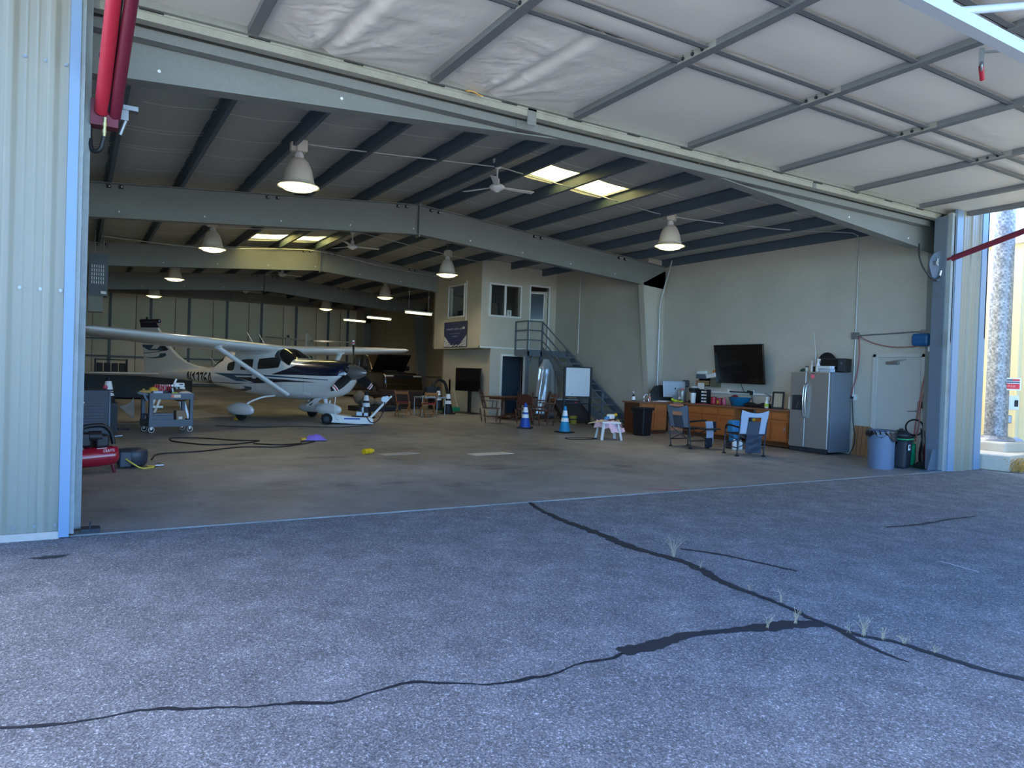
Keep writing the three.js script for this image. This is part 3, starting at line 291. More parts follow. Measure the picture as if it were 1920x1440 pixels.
// ---------------------------------------------------------------- lamps, fans, conduits
{
  const glow = S(0xfff3c0, 0.4, 0, { emissive: new THREE.Color(1, 0.88, 0.42), emissiveIntensity: 1.1 });
  const wh = ['front bay, left of the near fan', 'front bay, right of the skylights', 'second bay, left row', 'second bay, in front of the office wall', 'third bay, left row', 'third bay, right row', 'last bay, left row', 'last bay, right row'];
  const lp = [[2.9, -11.5], [10.68, -11.5], [2.78, -19.1], [9.15, -19.1], [2.75, -26.9], [10.25, -26.9], [2.76, -34.6], [10.2, -34.6]];
  const make = () => { const t = thing('high_bay_lamp', '', 'lamp', [0, 0, 0], 0, 'bell-shaped high bay lamps under the roof');
    obj('shade', lathe([[0.07, 0.46], [0.1, 0.455], [0.15, 0.4], [0.2, 0.28], [0.235, 0.12], [0.25, 0.07], [0.32, 0.035], [0.322, 0.02], [0.25, 0.055], [0.2, 0.2], [0.1, 0.4]], 36), M.lampShade, t); obj('lens', lathe([[0.001, -0.05], [0.12, -0.045], [0.22, -0.02], [0.25, 0.01], [0.3, 0.027]], 36), glow, t);
    obj('neck', [cy(0.07, 0.07, 0.08, 0, 0.49, 0, 18), cy(0.05, 0.05, 0.05, 0, 0.54, 0, 14)], M.whiteMatte, t); obj('ballast_box', [rb(0.17, 0.18, 0.17, 0.015, 0.02, 0.65, 0.02), rb(0.08, 0.14, 0.1, 0.012, -0.1, 0.63, 0.0)], M.lampShade, t); obj('hook', [tor(0.03, 0.009, 0, 0.77, 0), rod([0, 0.8, 0], [0, 0.9, 0], 0.014), bx(0.1, 0.09, 0.07, 0, 0.9, 0)], M.steel, t); return t; };
  const p = make(); p.userData.label = `bell-shaped high bay lamp of the ${wh[0]}`; let i = 0;
  for (const [x, z] of lp) { const y = 4.27, o = i ? dup(p, [x, y, z], 0, `bell-shaped high bay lamp of the ${wh[i]}`) : p; o.position.set(x, y, z); if (i % 2 && i) o.rotation.y = R(35);
    const l = new THREE.SpotLight(new THREE.Color(1, 0.86, 0.66), 4, 0, R(78), 0.6, 2); l.position.set(x, y - 0.09, z); l.target.position.set(x, 0, z); l.castShadow = true; l.shadow.radius = 10; scene.add(l, l.target); i++; }
  const fan = thing('ceiling_fan', 'white three-bladed ceiling fan hanging under the ridge in the front bay', 'fan', [6.45, 4.86, -11.5], R(8));
  obj('motor', lathe([[0.001, -0.09], [0.04, -0.085], [0.06, -0.06], [0.1, -0.05], [0.135, -0.02], [0.14, 0.01], [0.1, 0.045], [0.05, 0.06], [0.045, 0.14], [0.03, 0.16], [0.001, 0.16]], 28), M.white, fan); obj('down_rod', [cy(0.016, 0.016, 0.3, 0, 0.25, 0, 10)], M.white, fan); obj('canopy', lathe([[0.03, 0.32], [0.06, 0.36], [0.085, 0.46], [0.09, 0.5], [0.05, 0.52]], 20), M.white, fan);
  for (let k = 0; k < 3; k++) { const g = [tf(prism([[0.12, -0.03], [0.3, -0.05], [0.74, -0.06], [0.74, 0.06], [0.3, 0.05], [0.12, 0.03]], 0.008), 0, 0, 0, Math.PI / 2 - 0.14, 0, 0)]; g[0].rotateY(R(-12 + k * 120)); obj('blade', g, M.white, fan); }
  dup(fan, [6.3, 4.78, -19.1], R(8), 'white ceiling fan hanging under the ridge in the second bay'); dup(fan, [6.3, 4.8, -26.9], R(20), 'white ceiling fan hanging under the ridge in the third bay'); dup(fan, [6.5, 4.82, -34.6], R(30), 'white ceiling fan hanging under the ridge in the last bay');
  const cd = (l, pts, r = 0.012) => one('conduit', l, 'conduit', tube(pts, r, 90, 8), M.conduit);
  cd('thin metal conduit linking the front bay lamps and fan to the right wall', [[2.9, 5.16, -11.5], [2.95, 4.98, -11.5], [4.5, 5.08, -11.5], [6.4, 5.22, -11.5], [6.9, 5.2, -11.5], [8.8, 5.06, -11.5], [10.66, 4.93, -11.5], [12.6, 4.75, -10.4], [13.85, 4.68, -9.45], [13.94, 4.62, -9.36], [13.97, 4.4, -9.34], [13.97, 3.4, -9.34], [13.97, 2.6, -9.34]]);
  cd('thin metal conduit strung across the second bay at the left and centre', [[0.3, 4.78, -17.6], [2.78, 4.86, -19.1], [4.5, 5.0, -19.1], [6.2, 5.17, -19.1], [7.0, 5.12, -19.1], [9.13, 4.88, -19.1], [10.5, 4.76, -19.1]]);
  cd('thin metal conduit strung across the third bay', [[0.4, 4.72, -21.8], [3, 4.8, -22.5], [6.2, 5.12, -22.7], [8.4, 4.86, -22.6], [10.5, 4.7, -22.6]]);
  cd('thin conduit bent off the second column of the right wall', [[13.95, 4.75, -14.9], [13.75, 3.7, -15.05], [13.72, 3.45, -15.06], [13.72, 3.3, -15.06], [13.72, 0.95, -15.06]], 0.022);
  cd('thin pale conduit on the wall above the stairs', [[13.42, 4.6, -18.4], [13.42, 3.6, -18.4], [13.42, 2.2, -18.4]], 0.014);
  for (const [x, z, n, y] of [[10.1, -30, 'farthest', 3.52], [9.7, -26, 'middle', 3.4], [9.56, -22, 'nearest', 3.36]]) { const t = thing('strip_light', `${n} of the three hanging fluorescent strip lights left of the office`, 'lamp', [x, y, z], R(14), 'hanging fluorescent strip lights');
    obj('tube', rb(1.05, 0.06, 0.1, 0.028, 0, 0, 0), S(0xfff6d8, 0.4, 0, { emissive: new THREE.Color(1, 0.86, 0.42), emissiveIntensity: 1.3 }), t); obj('housing', b2(-0.53, 0.53, 0.032, 0.07, -0.07, 0.07), M.white, t); obj('cable', [rod([-0.4, 0.07, 0], [-0.4, 1.4, 0], 0.004), rod([0.4, 0.07, 0], [0.4, 1.4, 0], 0.004)], M.steel, t);
    const l = new THREE.RectAreaLight(new THREE.Color(1, 0.85, 0.6), 7, 1.0, 0.1); l.position.set(x, y - 0.05, z); l.rotation.set(-Math.PI / 2, 0, R(14)); scene.add(l); }
  const h = thing('unit_heater', 'grey unit heater with a slotted grille hanging at the far left', 'heater', [0.42, 3.55, -21.2]); obj('case', b2(-0.22, 0.2, -0.45, 0.6, -0.3, 0.2), M.purlin, h); { const g = []; for (let i = 0; i < 6; i++) for (let j = 0; j < 5; j++) g.push(b2(-0.16 + i * 0.05, -0.145 + i * 0.05, -0.15 + j * 0.1, -0.08 + j * 0.1, 0.2, 0.206)); obj('grille', g, M.conduit, h); } obj('lower_duct', b2(-0.22, 0.1, -0.85, -0.45, -0.28, 0.15), M.frame, h); obj('tag_plate', b2(0.05, 0.17, -0.4, -0.33, 0.2, 0.206), M.white, h); obj('hanger', [rod([-0.1, 0.6, 0], [-0.1, 1.2, 0], 0.012), rod([0.1, 0.6, 0], [0.1, 1.2, 0], 0.012)], M.steel, h);
}
// ---------------------------------------------------------------- two-storey office, stairs
{
  const o = struct('wall_office'), W = S(0xd4ccba, 0.7, 0, { map: speck }), zf = -19.75, zr = -23.1, xu = 10.66, xl = 11.04, xw = 13.5;
  const f0 = FY(-19.7);
  // upper front wall with window and door openings, lower with a door opening
  const wx0 = 10.97, wx1 = 12.06, wy0 = 3.31, wy1 = 4.25, dx0 = 12.46, dx1 = 13.14, dy1 = 4.32, ly1 = 2.04, lx0 = 11.48, lx1 = 12.25, T = 0.12, ft = 2.3;
  const zz = [zf - T, zf];
  obj('front_panel', [b2(xu, wx0, ft, 4.98, ...zz), b2(wx0, wx1, ft, wy0, ...zz), b2(wx0, wx1, wy1, 5.0, ...zz), b2(wx1, dx0, ft, 4.9, ...zz), b2(dx0, dx1, dy1, 4.9, ...zz), b2(dx1, xw, ft, 4.85, ...zz)], W, o);
  obj('lower_panel', [b2(xl, lx0, f0 - 0.05, ft, ...zz), b2(lx0, lx1, ly1, ft, ...zz), b2(lx1, xw, f0 - 0.05, ft, ...zz)], W, o);
  obj('fascia', b2(xu, xw, ft - 0.03, ft + 0.01, zf - 0.1, zf + 0.012), M.white, o);
  const sy0 = 3.32, sy1 = 4.3, sz0 = -22.0, sz1 = -20.9;
  obj('side_panel', [b2(xu, xu + T, ft, 5.0, sz1, zf - T), b2(xu, xu + T, ft, 5.0, zr, sz0), b2(xu, xu + T, ft, sy0, sz0, sz1), b2(xu, xu + T, sy1, 5.0, sz0, sz1)], W, o); obj('lower_side_panel', b2(xl, xl + T, f0 - 0.05, ft, zr, zf - T), W, o); obj('soffit', b2(xu, xl + 0.1, ft - 0.04, ft, zr, zf), W, o);
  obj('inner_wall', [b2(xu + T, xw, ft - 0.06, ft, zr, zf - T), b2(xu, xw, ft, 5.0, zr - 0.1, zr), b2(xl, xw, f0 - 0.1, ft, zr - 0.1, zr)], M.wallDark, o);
  const w1 = struct('window_1'); const fm = M.white; obj('window_frame', [b2(wx0 - 0.05, wx0, wy0 - 0.05, wy1 + 0.05, zf - 0.02, zf + 0.03), b2(wx1, wx1 + 0.05, wy0 - 0.05, wy1 + 0.05, zf - 0.02, zf + 0.03), b2(wx0, wx1, wy0 - 0.05, wy0, zf - 0.02, zf + 0.03), b2(wx0, wx1, wy1, wy1 + 0.05, zf - 0.02, zf + 0.03), b2((wx0 + wx1) / 2 - 0.03, (wx0 + wx1) / 2 + 0.03, wy0, wy1, zf - 0.03, zf + 0.02), b2(wx0 + 0.12, wx0 + 0.15, wy0, wy1, zf - 0.2, zf - 0.18), b2(wx0 + 0.66, wx0 + 0.7, wy0, wy1, zf - 0.2, zf - 0.18)], fm, w1);
  const gl = P({ color: 0xffffff, roughness: 0.03, transmission: 1, thickness: 0 }); obj('pane', b2(wx0, (wx0 + wx1) / 2, wy0, wy1, zf - 0.06, zf - 0.055), gl, w1); obj('pane', b2((wx0 + wx1) / 2, wx1, wy0, wy1, zf - 0.075, zf - 0.07), gl, w1);
  const w2 = struct('window_2'); obj('window_frame', [b2(xu - 0.03, xu + 0.03, sy0 - 0.05, sy1 + 0.05, sz0 - 0.05, sz0), b2(xu - 0.03, xu + 0.03, sy0 - 0.05, sy1 + 0.05, sz1, sz1 + 0.05), b2(xu - 0.03, xu + 0.03, sy0 - 0.05, sy0, sz0, sz1), b2(xu - 0.03, xu + 0.03, sy1, sy1 + 0.05, sz0, sz1), b2(xu - 0.015, xu, sy0 - 0.2, sy1 + 0.12, sz1 + 0.14, sz1 + 0.17)], fm, w2); obj('pane', b2(xu + 0.05, xu + 0.055, sy0, sy1, sz0, sz1), gl, w2);
  const it = thing('paper_tray', 'white box standing inside the upper office window', 'box', [11.82, 3.32, -20.05]); obj('box', rb(0.16, 0.2, 0.14, 0.01, 0, 0.1, 0), M.white, it); obj('slot', b2(-0.02, 0.0, 0.05, 0.16, 0.07, 0.072), M.dark, it);
  one('filing_cabinet', 'dark blue cabinet glimpsed through the side office window', 'cabinet', [rb(0.5, 1.25, 0.9, 0.02, 11.25, 2.93, -21.6)], S(0x1b2a55, 0.5));
  const d4 = struct('door_4'); obj('door_frame', [b2(dx0 - 0.05, dx0, ft, dy1 + 0.05, zf - 0.03, zf + 0.02), b2(dx1, dx1 + 0.06, ft, dy1 + 0.05, zf - 0.03, zf + 0.02), b2(dx0, dx1, dy1, dy1 + 0.05, zf - 0.03, zf + 0.02)], fm, d4);
  { const lf = new THREE.Group(); lf.name = 'door_leaf'; d4.add(lf); lf.position.set(dx1, 0, zf - 0.05); lf.rotation.y = R(-28); obj('panel', [b2(-0.66, 0, ft + 0.02, 3.3, -0.04, 0), b2(-0.66, -0.54, 3.3, 4.2, -0.04, 0), b2(-0.12, 0, 3.3, 4.2, -0.04, 0), b2(-0.54, -0.12, 4.12, 4.2, -0.04, 0)], W, lf); obj('pane', b2(-0.54, -0.12, 3.3, 4.12, -0.025, -0.015), P({ color: 0x39414a, roughness: 0.15, clearcoat: 1 }), lf); obj('bead', [b2(-0.56, -0.54, 3.28, 4.14, 0, 0.012), b2(-0.12, -0.1, 3.28, 4.14, 0, 0.012), b2(-0.56, -0.1, 3.27, 3.29, 0, 0.012), b2(-0.56, -0.1, 4.13, 4.15, 0, 0.012)], fm, lf); }
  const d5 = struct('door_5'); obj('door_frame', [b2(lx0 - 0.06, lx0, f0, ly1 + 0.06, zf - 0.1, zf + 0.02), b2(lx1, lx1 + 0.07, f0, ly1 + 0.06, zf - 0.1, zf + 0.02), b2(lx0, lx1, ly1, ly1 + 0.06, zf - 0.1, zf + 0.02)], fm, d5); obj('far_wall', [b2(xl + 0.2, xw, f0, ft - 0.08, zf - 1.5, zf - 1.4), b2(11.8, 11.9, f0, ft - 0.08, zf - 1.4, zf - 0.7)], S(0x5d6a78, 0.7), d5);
  // blue poster
  const pt = canvas(512, 512, (c) => { c.fillStyle = '#1c2c5c'; c.fillRect(0, 0, 512, 512); c.fillStyle = '#c9ccd6'; for (const s of [0, 1]) { c.beginPath(); c.moveTo(s ? 512 : 0, 260); for (let i = 0; i <= 12; i++) { const t = i / 12, x = t * 200, y = 260 + t * 250 + (i % 2) * 34; c.lineTo(s ? 512 - x : x, y); } c.lineTo(s ? 512 : 0, 512); c.fill(); } c.fillStyle = '#20346e'; for (let i = 0; i < 26; i++) c.fillRect((i * 67) % 150 + (i % 2 ? 340 : 10), 380 + (i * 31) % 110, 12, 22); c.fillStyle = '#e6e8ee'; for (let i = 0; i < 8; i++) c.fillRect(150 + i * 27, 490 - (i % 3) * 12, 16, 30); c.fillStyle = '#aeb6cc'; c.font = 'bold 44px sans-serif'; c.textAlign = 'center'; c.fillText('CLARITY AIR & JET', 236, 158); c.beginPath(); c.arc(446, 130, 30, 0, 7); c.fill(); c.fillStyle = '#1c2c5c'; c.font = 'bold 30px sans-serif'; c.fillText('✦', 446, 142); c.fillStyle = '#8f9cc4'; c.fillRect(130, 236, 230, 8); c.fillRect(190, 286, 120, 6); c.fillRect(190, 302, 120, 6); c.strokeStyle = '#5a6ba0'; c.strokeRect(20, 20, 472, 60); c.strokeRect(120, 340, 260, 40); });
  const po = thing('banner_poster', 'dark blue poster with pale lettering and rock shapes hung on the office side wall', 'poster', [xu - 0.02, 2.72, -21.45], -Math.PI / 2); obj('board', b2(-0.84, 0.84, -0.42, 0.42, -0.012, 0), M.black, po); obj('print', tf(new THREE.PlaneGeometry(1.64, 0.8), 0, 0, 0.002), own(S(0xffffff, 0.6, 0, { map: pt })), po);
  // stairs: landing, stringers, treads, rails
  const st = thing('steel_stairs', 'grey steel staircase with landing and pipe handrails climbing to the upper office door', 'stairs'), G = S(0x6f7b85, 0.5, 0, { map: speck }), g = (n, q) => obj(n, q, G, st);
  const lz = -18.95, ly = 2.26, xo = 12.45, xi = 13.36, bz = -15.75, by = FY(bz), N = 11;
  g('landing', [b2(11.9, 13.4, ly - 0.06, ly, zf + 0.01, lz), b2(11.9, 13.4, ly - 0.2, ly - 0.06, lz - 0.05, lz), b2(11.9, 11.95, ly - 0.2, ly - 0.06, zf + 0.01, lz)]);
  for (const x of [xo, xi]) g('stringer', tf(prism([[0, 0], [0.22, 0], [bz - lz + 0.0, ly - by], [bz - lz - 0.0, ly - by + 0.0 - 0.28]].map(([a, b]) => a === 0 && b === 0 ? [0.0, 0] : [a, b]), 0.03), 0, 0, 0)).visible = false;
  st.children = st.children.filter((c) => c.visible);
  for (const x of [xo, xi]) g('stringer', bar([x, by + 0.02, bz + 0.06], [x, ly - 0.02, lz - 0.02], 0.03, 0.24));
  for (let i = 1; i < N; i++) { const t = i / N, z = lz + (bz - lz) * t, y = ly + (by - ly) * t; g('tread', [b2(xo, xi, y - 0.03, y, z - 0.02, z + 0.24), b2(xo, xi, y - 0.03, y + 0.012, z + 0.215, z + 0.235)]); }
  const rl = (a, b) => rod(a, b, 0.021, 8), posts = [[11.92, zf + 0.05], [11.92, lz - 0.03], [xo, lz - 0.03]];
  for (const [x, z] of posts) g('rail_post', bx(0.045, 0.9, 0.045, x, ly + 0.44, z)); for (const h of [0.3, 0.6, 0.88]) g('rail', [rl([11.92, ly + h, zf + 0.05], [11.92, ly + h, lz - 0.03]), rl([11.92, ly + h, lz - 0.03], [xo, ly + h, lz - 0.03])]);
  for (const h of [0.3, 0.58, 0.88]) g('handrail', rl([xo, ly + h, lz - 0.03], [xo, by + h + 0.05, bz + 0.02])); for (const t of [0.45, 0.97]) { const z = lz + (bz - lz) * t, y = ly + (by - ly) * t; g('rail_post', bx(0.045, 0.9, 0.045, xo, y + 0.44, z)); }
  for (const [x, z] of [[11.93, lz - 0.04], [xo - 0.03, lz - 0.04]]) g('support_post', b2(x - 0.04, x + 0.04, FY(z), ly - 0.05, z - 0.04, z + 0.04)); g('brace', [bar([11.95, ly - 0.5, lz - 0.04], [12.2, ly - 0.12, lz - 0.04], 0.03, 0.05)]);
}
// ---------------------------------------------------------------- the white and blue high-wing aeroplane
const lerpT = (T, x) => { let i = 0; while (i < T.length - 2 && x < T[i + 1][0]) i++; const a = T[Math.max(0, i - 1)], b = T[i], c = T[i + 1], d = T[Math.min(T.length - 1, i + 2)], t = cl((b[0] - x) / (b[0] - c[0])); return b.map((_, k) => { const m0 = (c[k] - a[k]) * 0.5, m1 = (d[k] - b[k]) * 0.5, s = Math.min(Math.abs(m0), Math.abs(c[k] - b[k]) * 2) * Math.sign(m0), e = Math.min(Math.abs(m1), Math.abs(c[k] - b[k]) * 2) * Math.sign(m1); return (2 * t ** 3 - 3 * t * t + 1) * b[k] + (t ** 3 - 2 * t * t + t) * s + (-2 * t ** 3 + 3 * t * t) * c[k] + (t ** 3 - t * t) * e; }); };
const foil = (t) => 2.9 * t * 0 + 5 * 0.2 * 0.5 * (0.2969 * Math.sqrt(t) - 0.126 * t - 0.3516 * t * t + 0.2843 * t ** 3 - 0.1036 * t ** 4) * 2; // half thickness for a 20 % foil
const wingGeo = (sec, n = 26) => { // sec: [z, lead x, chord, y, thickness/chord]
  const pt = (q, s) => { const a = Math.abs(s * 2 - 1), t = a * a, up = s < 0.5 ? 1 : -1; return [q[1] - t * q[2], q[3] - 0.085 * t * q[2] + up * foil(t) * q[2] * q[4] / 0.2 * (up < 0 ? 0.9 : 1), q[0]]; };
  return [grid(sec.length - 1, n, (u, v) => pt(sec[Math.round(u * (sec.length - 1))], v)), ...[0, sec.length - 1].map((k) => grid(1, n, (u, v) => { const a = pt(sec[k], v); return u ? [a[0], sec[k][3], a[2]] : a; }))]; };
{
  const A = thing('aeroplane', 'white high-wing aeroplane with navy cowling and striped fuselage parked left of centre', 'aeroplane', [4.4, FY(-18.75), -18.75], R(30 - 90));
  // local axes: +x forward, +y up, +z to the aeroplane's right
  const paint = P({ color: 0xe9e9e6, roughness: 0.28, clearcoat: 0.6, clearcoatRoughness: 0.1 }), navy = P({ color: 0x0b1834, roughness: 0.15, clearcoat: 1, clearcoatRoughness: 0.05 });
  const T = [[2.37, 1.42, 1.02, 0.25, 2.2], [2.28, 1.47, 0.9, 0.36, 2.3], [2.1, 1.5, 0.72, 0.43, 2.5], [1.9, 1.515, 0.63, 0.47, 2.7], [1.5, 1.525, 0.56, 0.51, 3], [1.1, 1.53, 0.53, 0.545, 3.2], [0.86, 1.535, 0.53, 0.555, 3.4], [0.6, 1.66, 0.53, 0.56, 3.5], [0.3, 1.79, 0.53, 0.565, 3.6], [-0.2, 1.815, 0.55, 0.565, 3.6], [-0.9, 1.805, 0.61, 0.545, 3.5], [-1.3, 1.76, 0.67, 0.51, 3.2], [-1.75, 1.57, 0.73, 0.45, 2.9], [-2.15, 1.32, 0.77, 0.4, 2.6], [-2.6, 1.22, 0.8, 0.34, 2.4], [-3.5, 1.16, 0.85, 0.24, 2.3], [-4.5, 1.1, 0.88, 0.14, 2.2], [-5.45, 1.03, 0.9, 0.05, 2]];
  const narrow = (y) => 1 - 0.17 * cl((y - 1.12) / 0.65);
  const skin = (x, a, s, off = 0) => { const q = lerpT(T, x), c = (q[1] + q[2]) / 2, h = (q[1] - q[2]) / 2, e = 2 / q[4], sn = Math.sin(a), cs = Math.abs(Math.cos(a)), y = c + (h + off) * Math.sign(sn) * Math.abs(sn) ** e; return [x, y, s * (q[3] + off) * cs ** e * narrow(y)]; };
  const sideZ = (x, y, off) => { const q = lerpT(T, x), c = (q[1] + q[2]) / 2, h = (q[1] - q[2]) / 2, k = Math.min(0.999, Math.abs((y - c) / h)); return q[3] * (1 - k ** q[4]) ** (1 / q[4]) * narrow(y) + off; };
  const tex = canvas(2048, 768, (c) => { const draw = (oy, flip) => { c.save(); c.translate(0, oy); const X = (x) => (x + 5.6) / 8.1 * 2048, Y = (y) => (1 - (y - 0.4) / 1.5) * 384; const poly = (col, pts) => { c.fillStyle = col; c.beginPath(); pts.forEach(([x, y], i) => (i ? c.lineTo(X(x), Y(y)) : c.moveTo(X(x), Y(y)))); c.closePath(); c.fill(); };
    c.fillStyle = '#eeeeea'; c.fillRect(0, 0, 2048, 384);
    poly('#0b1834', [[2.5, 1.15], [1.9, 1.13], [1.2, 1.135], [0.3, 1.12], [0.75, 1.25], [1.0, 1.36], [1.2, 1.43], [1.5, 1.49], [1.9, 1.515], [2.5, 1.6], [2.5, 1.15]]); poly('#0b1834', [[1.2, 1.5], [0.9, 1.62], [2.5, 1.62], [2.5, 1.5]]);
    poly('#f4f4f0', [[0.3, 1.12], [0.72, 1.26], [1.0, 1.38], [1.25, 1.46], [1.6, 1.52], [1.6, 1.535], [1.2, 1.5], [0.9, 1.4], [0.6, 1.27]]);
    poly('#27526f', [[-1.95, 1.1], [-0.1, 1.105], [1.0, 1.08], [2.05, 1.05], [2.05, 1.035], [1.0, 1.05], [-0.2, 1.07], [-1.05, 1.055], [-0.5, 0.915], [-0.95, 0.92], [-1.5, 1.03]]);
    poly('#0b1834', [[-0.95, 1.02], [-0.3, 1.03], [0.8, 1.01], [1.75, 0.975], [0.8, 0.955], [-0.1, 0.89], [-0.9, 0.865], [-2.5, 0.85], [-2.5, 0.84], [-0.9, 0.845], [-0.3, 0.9]]);
    poly('#27526f', [[-1.95, 0.71], [-1.3, 0.665], [-0.75, 0.67], [-0.45, 0.72], [-0.4, 0.79], [-0.72, 0.8], [-0.68, 0.745], [-0.9, 0.715], [-1.3, 0.7]]);
    c.fillStyle = '#111318'; c.font = 'bold 128px sans-serif'; c.save(); c.translate(X(-2.68), Y(0.745)); c.transform(flip ? -0.66 : 0.66, 0, flip ? 0.0 : 0, 1, 0, 0); c.transform(1, 0, -0.22, 1, 0, 0); c.textAlign = 'center'; c.fillText('N1276A', 0, 0); c.restore();
    c.strokeStyle = '#8d9094'; c.lineWidth = 1.6; for (const [x, y0, y1] of [[1.32, 0.55, 1.14], [-0.28, 0.6, 1.25], [0.62, 0.56, 1.25]]) { c.beginPath(); c.moveTo(X(x), Y(y0)); c.lineTo(X(x + 0.03), Y(y1)); c.stroke(); } c.fillStyle = '#777b80'; c.font = 'italic 18px sans-serif'; c.save(); c.translate(X(-3.62), Y(1.115)); if (flip) c.scale(-1, 1); c.textAlign = 'center'; c.restore(); c.restore(); }; draw(0, false); draw(384, true); });
  const skinM = own(P({ color: 0xffffff, roughness: 0.26, clearcoat: 0.7, clearcoatRoughness: 0.08, map: tex }));
  const half = (s) => { const g = grid(110, 36, (u, v) => skin(2.37 - u * 7.82, -Math.PI / 2 + v * Math.PI, s)); const p = g.attributes.position, uv = g.attributes.uv; for (let i = 0; i < p.count; i++) uv.setXY(i, (p.getX(i) + 5.6) / 8.1, (p.getY(i) - 0.4) / 1.5 * 0.5 + (s > 0 ? 0.5 : 0)); return g; };
  const cap = grid(1, 36, (u, v) => { const a = skin(2.37, v * Math.PI * 2, Math.cos(v * Math.PI * 2) < 0 ? -1 : 1); return u ? [2.38, 1.24, 0] : a; });
  const fus = obj('fuselage', [half(1), half(-1)], skinM, A); obj('nose_bowl', cap, paint, A);
  for (const s of [1, -1]) obj('intake', tf(new THREE.SphereGeometry(0.09, 14, 8), 2.345, 1.3, s * 0.17).scale(1, 1, 1), M.black, A);
  // glass
  obj('windshield', grid(16, 24, (u, v) => { const x = 0.84 - 0.53 * u, a = R(26) + R(128) * v; return skin(x, a, Math.cos(a) < 0 ? -1 : 1, 0.006); }), M.glass, A);
  obj('rear_window', grid(8, 18, (u, v) => { const x = -1.62 - 0.42 * u, a = R(24) + R(132) * v; return skin(x, a, Math.cos(a) < 0 ? -1 : 1, 0.006); }), M.glass, A);
  const win = (x0, x1, lo0, lo1, hi0, hi1, s, rnd2) => grid(12, 12, (u, v) => { let a = u * 2 - 1, b = v * 2 - 1; const k = 0.5 * rnd2; const aa = a * (1 - k * b * b * 0.3 * Math.abs(a)), bb = b * (1 - k * a * a * 0.3 * Math.abs(b)); const x = (x0 + x1) / 2 + (x1 - x0) / 2 * aa, t = (x - x0) / (x1 - x0), lo = lo0 + (lo1 - lo0) * t, hi = hi0 + (hi1 - hi0) * t, y = (lo + hi) / 2 + (hi - lo) / 2 * bb; return [x, y, s * sideZ(x, y, 0.005)]; });
  for (const s of [1, -1]) { obj('side_window', win(-0.2, 0.54, 1.23, 1.29, 1.5, 1.56, s, 0.4), M.glass, A); obj('side_window', win(-0.82, -0.38, 1.2, 1.22, 1.47, 1.49, s, 0.4), M.glass, A); obj('side_window', win(-1.36, -1.06, 1.17, 1.18, 1.36, 1.43, s, 1), M.glass, A); }
  for (const s of [1, -1]) { const o = obj('window_post', win(-0.36, -0.22, 1.0, 1.0, 1.6, 1.62, s, 0), paint, A); o.geometry.translate(0, 0, -s * 0.003); }
  // wing
  for (const s of [1, -1]) { const sec = [[0, 0.36, 1.52, 1.75, 0.17], [0.5, 0.36, 1.52, 1.77, 0.17], [2.5, 0.36, 1.5, 1.85, 0.165], [4.9, 0.26, 1.08, 1.945, 0.15], [5.05, 0.2, 0.98, 1.955, 0.1], [5.12, 0.06, 0.75, 1.965, 0.05]].map((q) => [s * q[0], ...q.slice(1)]); const w = obj('wing', wingGeo(s > 0 ? sec : sec.slice().reverse()), paint, A);
    obj('flap_line', [bar([-1.0, 1.79, s * 0.7], [-1.0, 1.87, s * 2.6], 0.012, 0.06)], M.steel, w);
    const st = obj('wing_strut', wingStrut(s), paint, A); obj('strut_fairing', sph(0.09, 0.14, 1.74, s * 2.02, 1.7, 0.5, 0.9, 14), paint, st);
    obj('nav_light', rb(0.12, 0.07, 0.12, 0.03, 0.1, 1.9, s * 3.9), M.dark, w);
    // main gear
    const leg = obj('main_gear_leg', tube([[0.3, 0.6, s * 0.42], [0.2, 0.56, s * 0.72], [0.04, 0.42, s * 1.0], [0.0, 0.24, s * 1.1]], 0.024, 18, 8), paint, A);
    const pant = obj('wheel_fairing', (() => { const g = new THREE.SphereGeometry(1, 28, 18); const p = g.attributes.position; for (let i = 0; i < p.count; i++) { const x = p.getX(i); p.setXYZ(i, x * 0.46 + 0.0, Math.max(-0.12, p.getY(i) * 0.17 * (x < -0.2 ? 1 - 0.3 * (-x - 0.2) : 1)), p.getZ(i) * 0.135); } g.computeVertexNormals(); return tf(g, -0.04, 0.26, s * 1.17); })(), paint, A); obj('tire', tf(new THREE.TorusGeometry(0.11, 0.062, 12, 26), 0, 0.172, s * 1.17), M.rubber, pant); }
  function wingStrut(s) { const a = V(0.86, 0.64, s * 0.53), b = V(0.12, 1.74, s * 2.05), d = b.clone().sub(a), g = new THREE.CylinderGeometry(1, 1, d.length(), 16); g.scale(0.05, 1, 0.085); const y = d.clone().normalize(), z = V(1, 0, 0).addScaledVector(y, -y.x).normalize(), x = y.clone().cross(z); g.applyMatrix4(new THREE.Matrix4().makeBasis(x, y, z).setPosition(a.add(b).multiplyScalar(0.5))); return g; }
  { const ut = canvas(512, 96, (c) => { c.fillStyle = '#b9bcbd'; c.fillRect(0, 0, 512, 96); c.fillStyle = '#6a7076'; c.font = 'bold 92px sans-serif'; c.textAlign = 'center'; c.save(); c.translate(256, 82); c.scale(1.2, 1); c.fillText('N1276A', 0, 0); c.restore(); }); const g = grid(10, 4, (u, v) => { const z = 3.5 - 1.7 * u, y = 1.77 + (z - 0.5) * 0.0385; return [-0.55 + 0.5 * v, y - 0.082 - 0.02 * v, z]; }); obj('wing_registration', g, own(S(0xffffff, 0.5, 0, { map: ut })), A); }
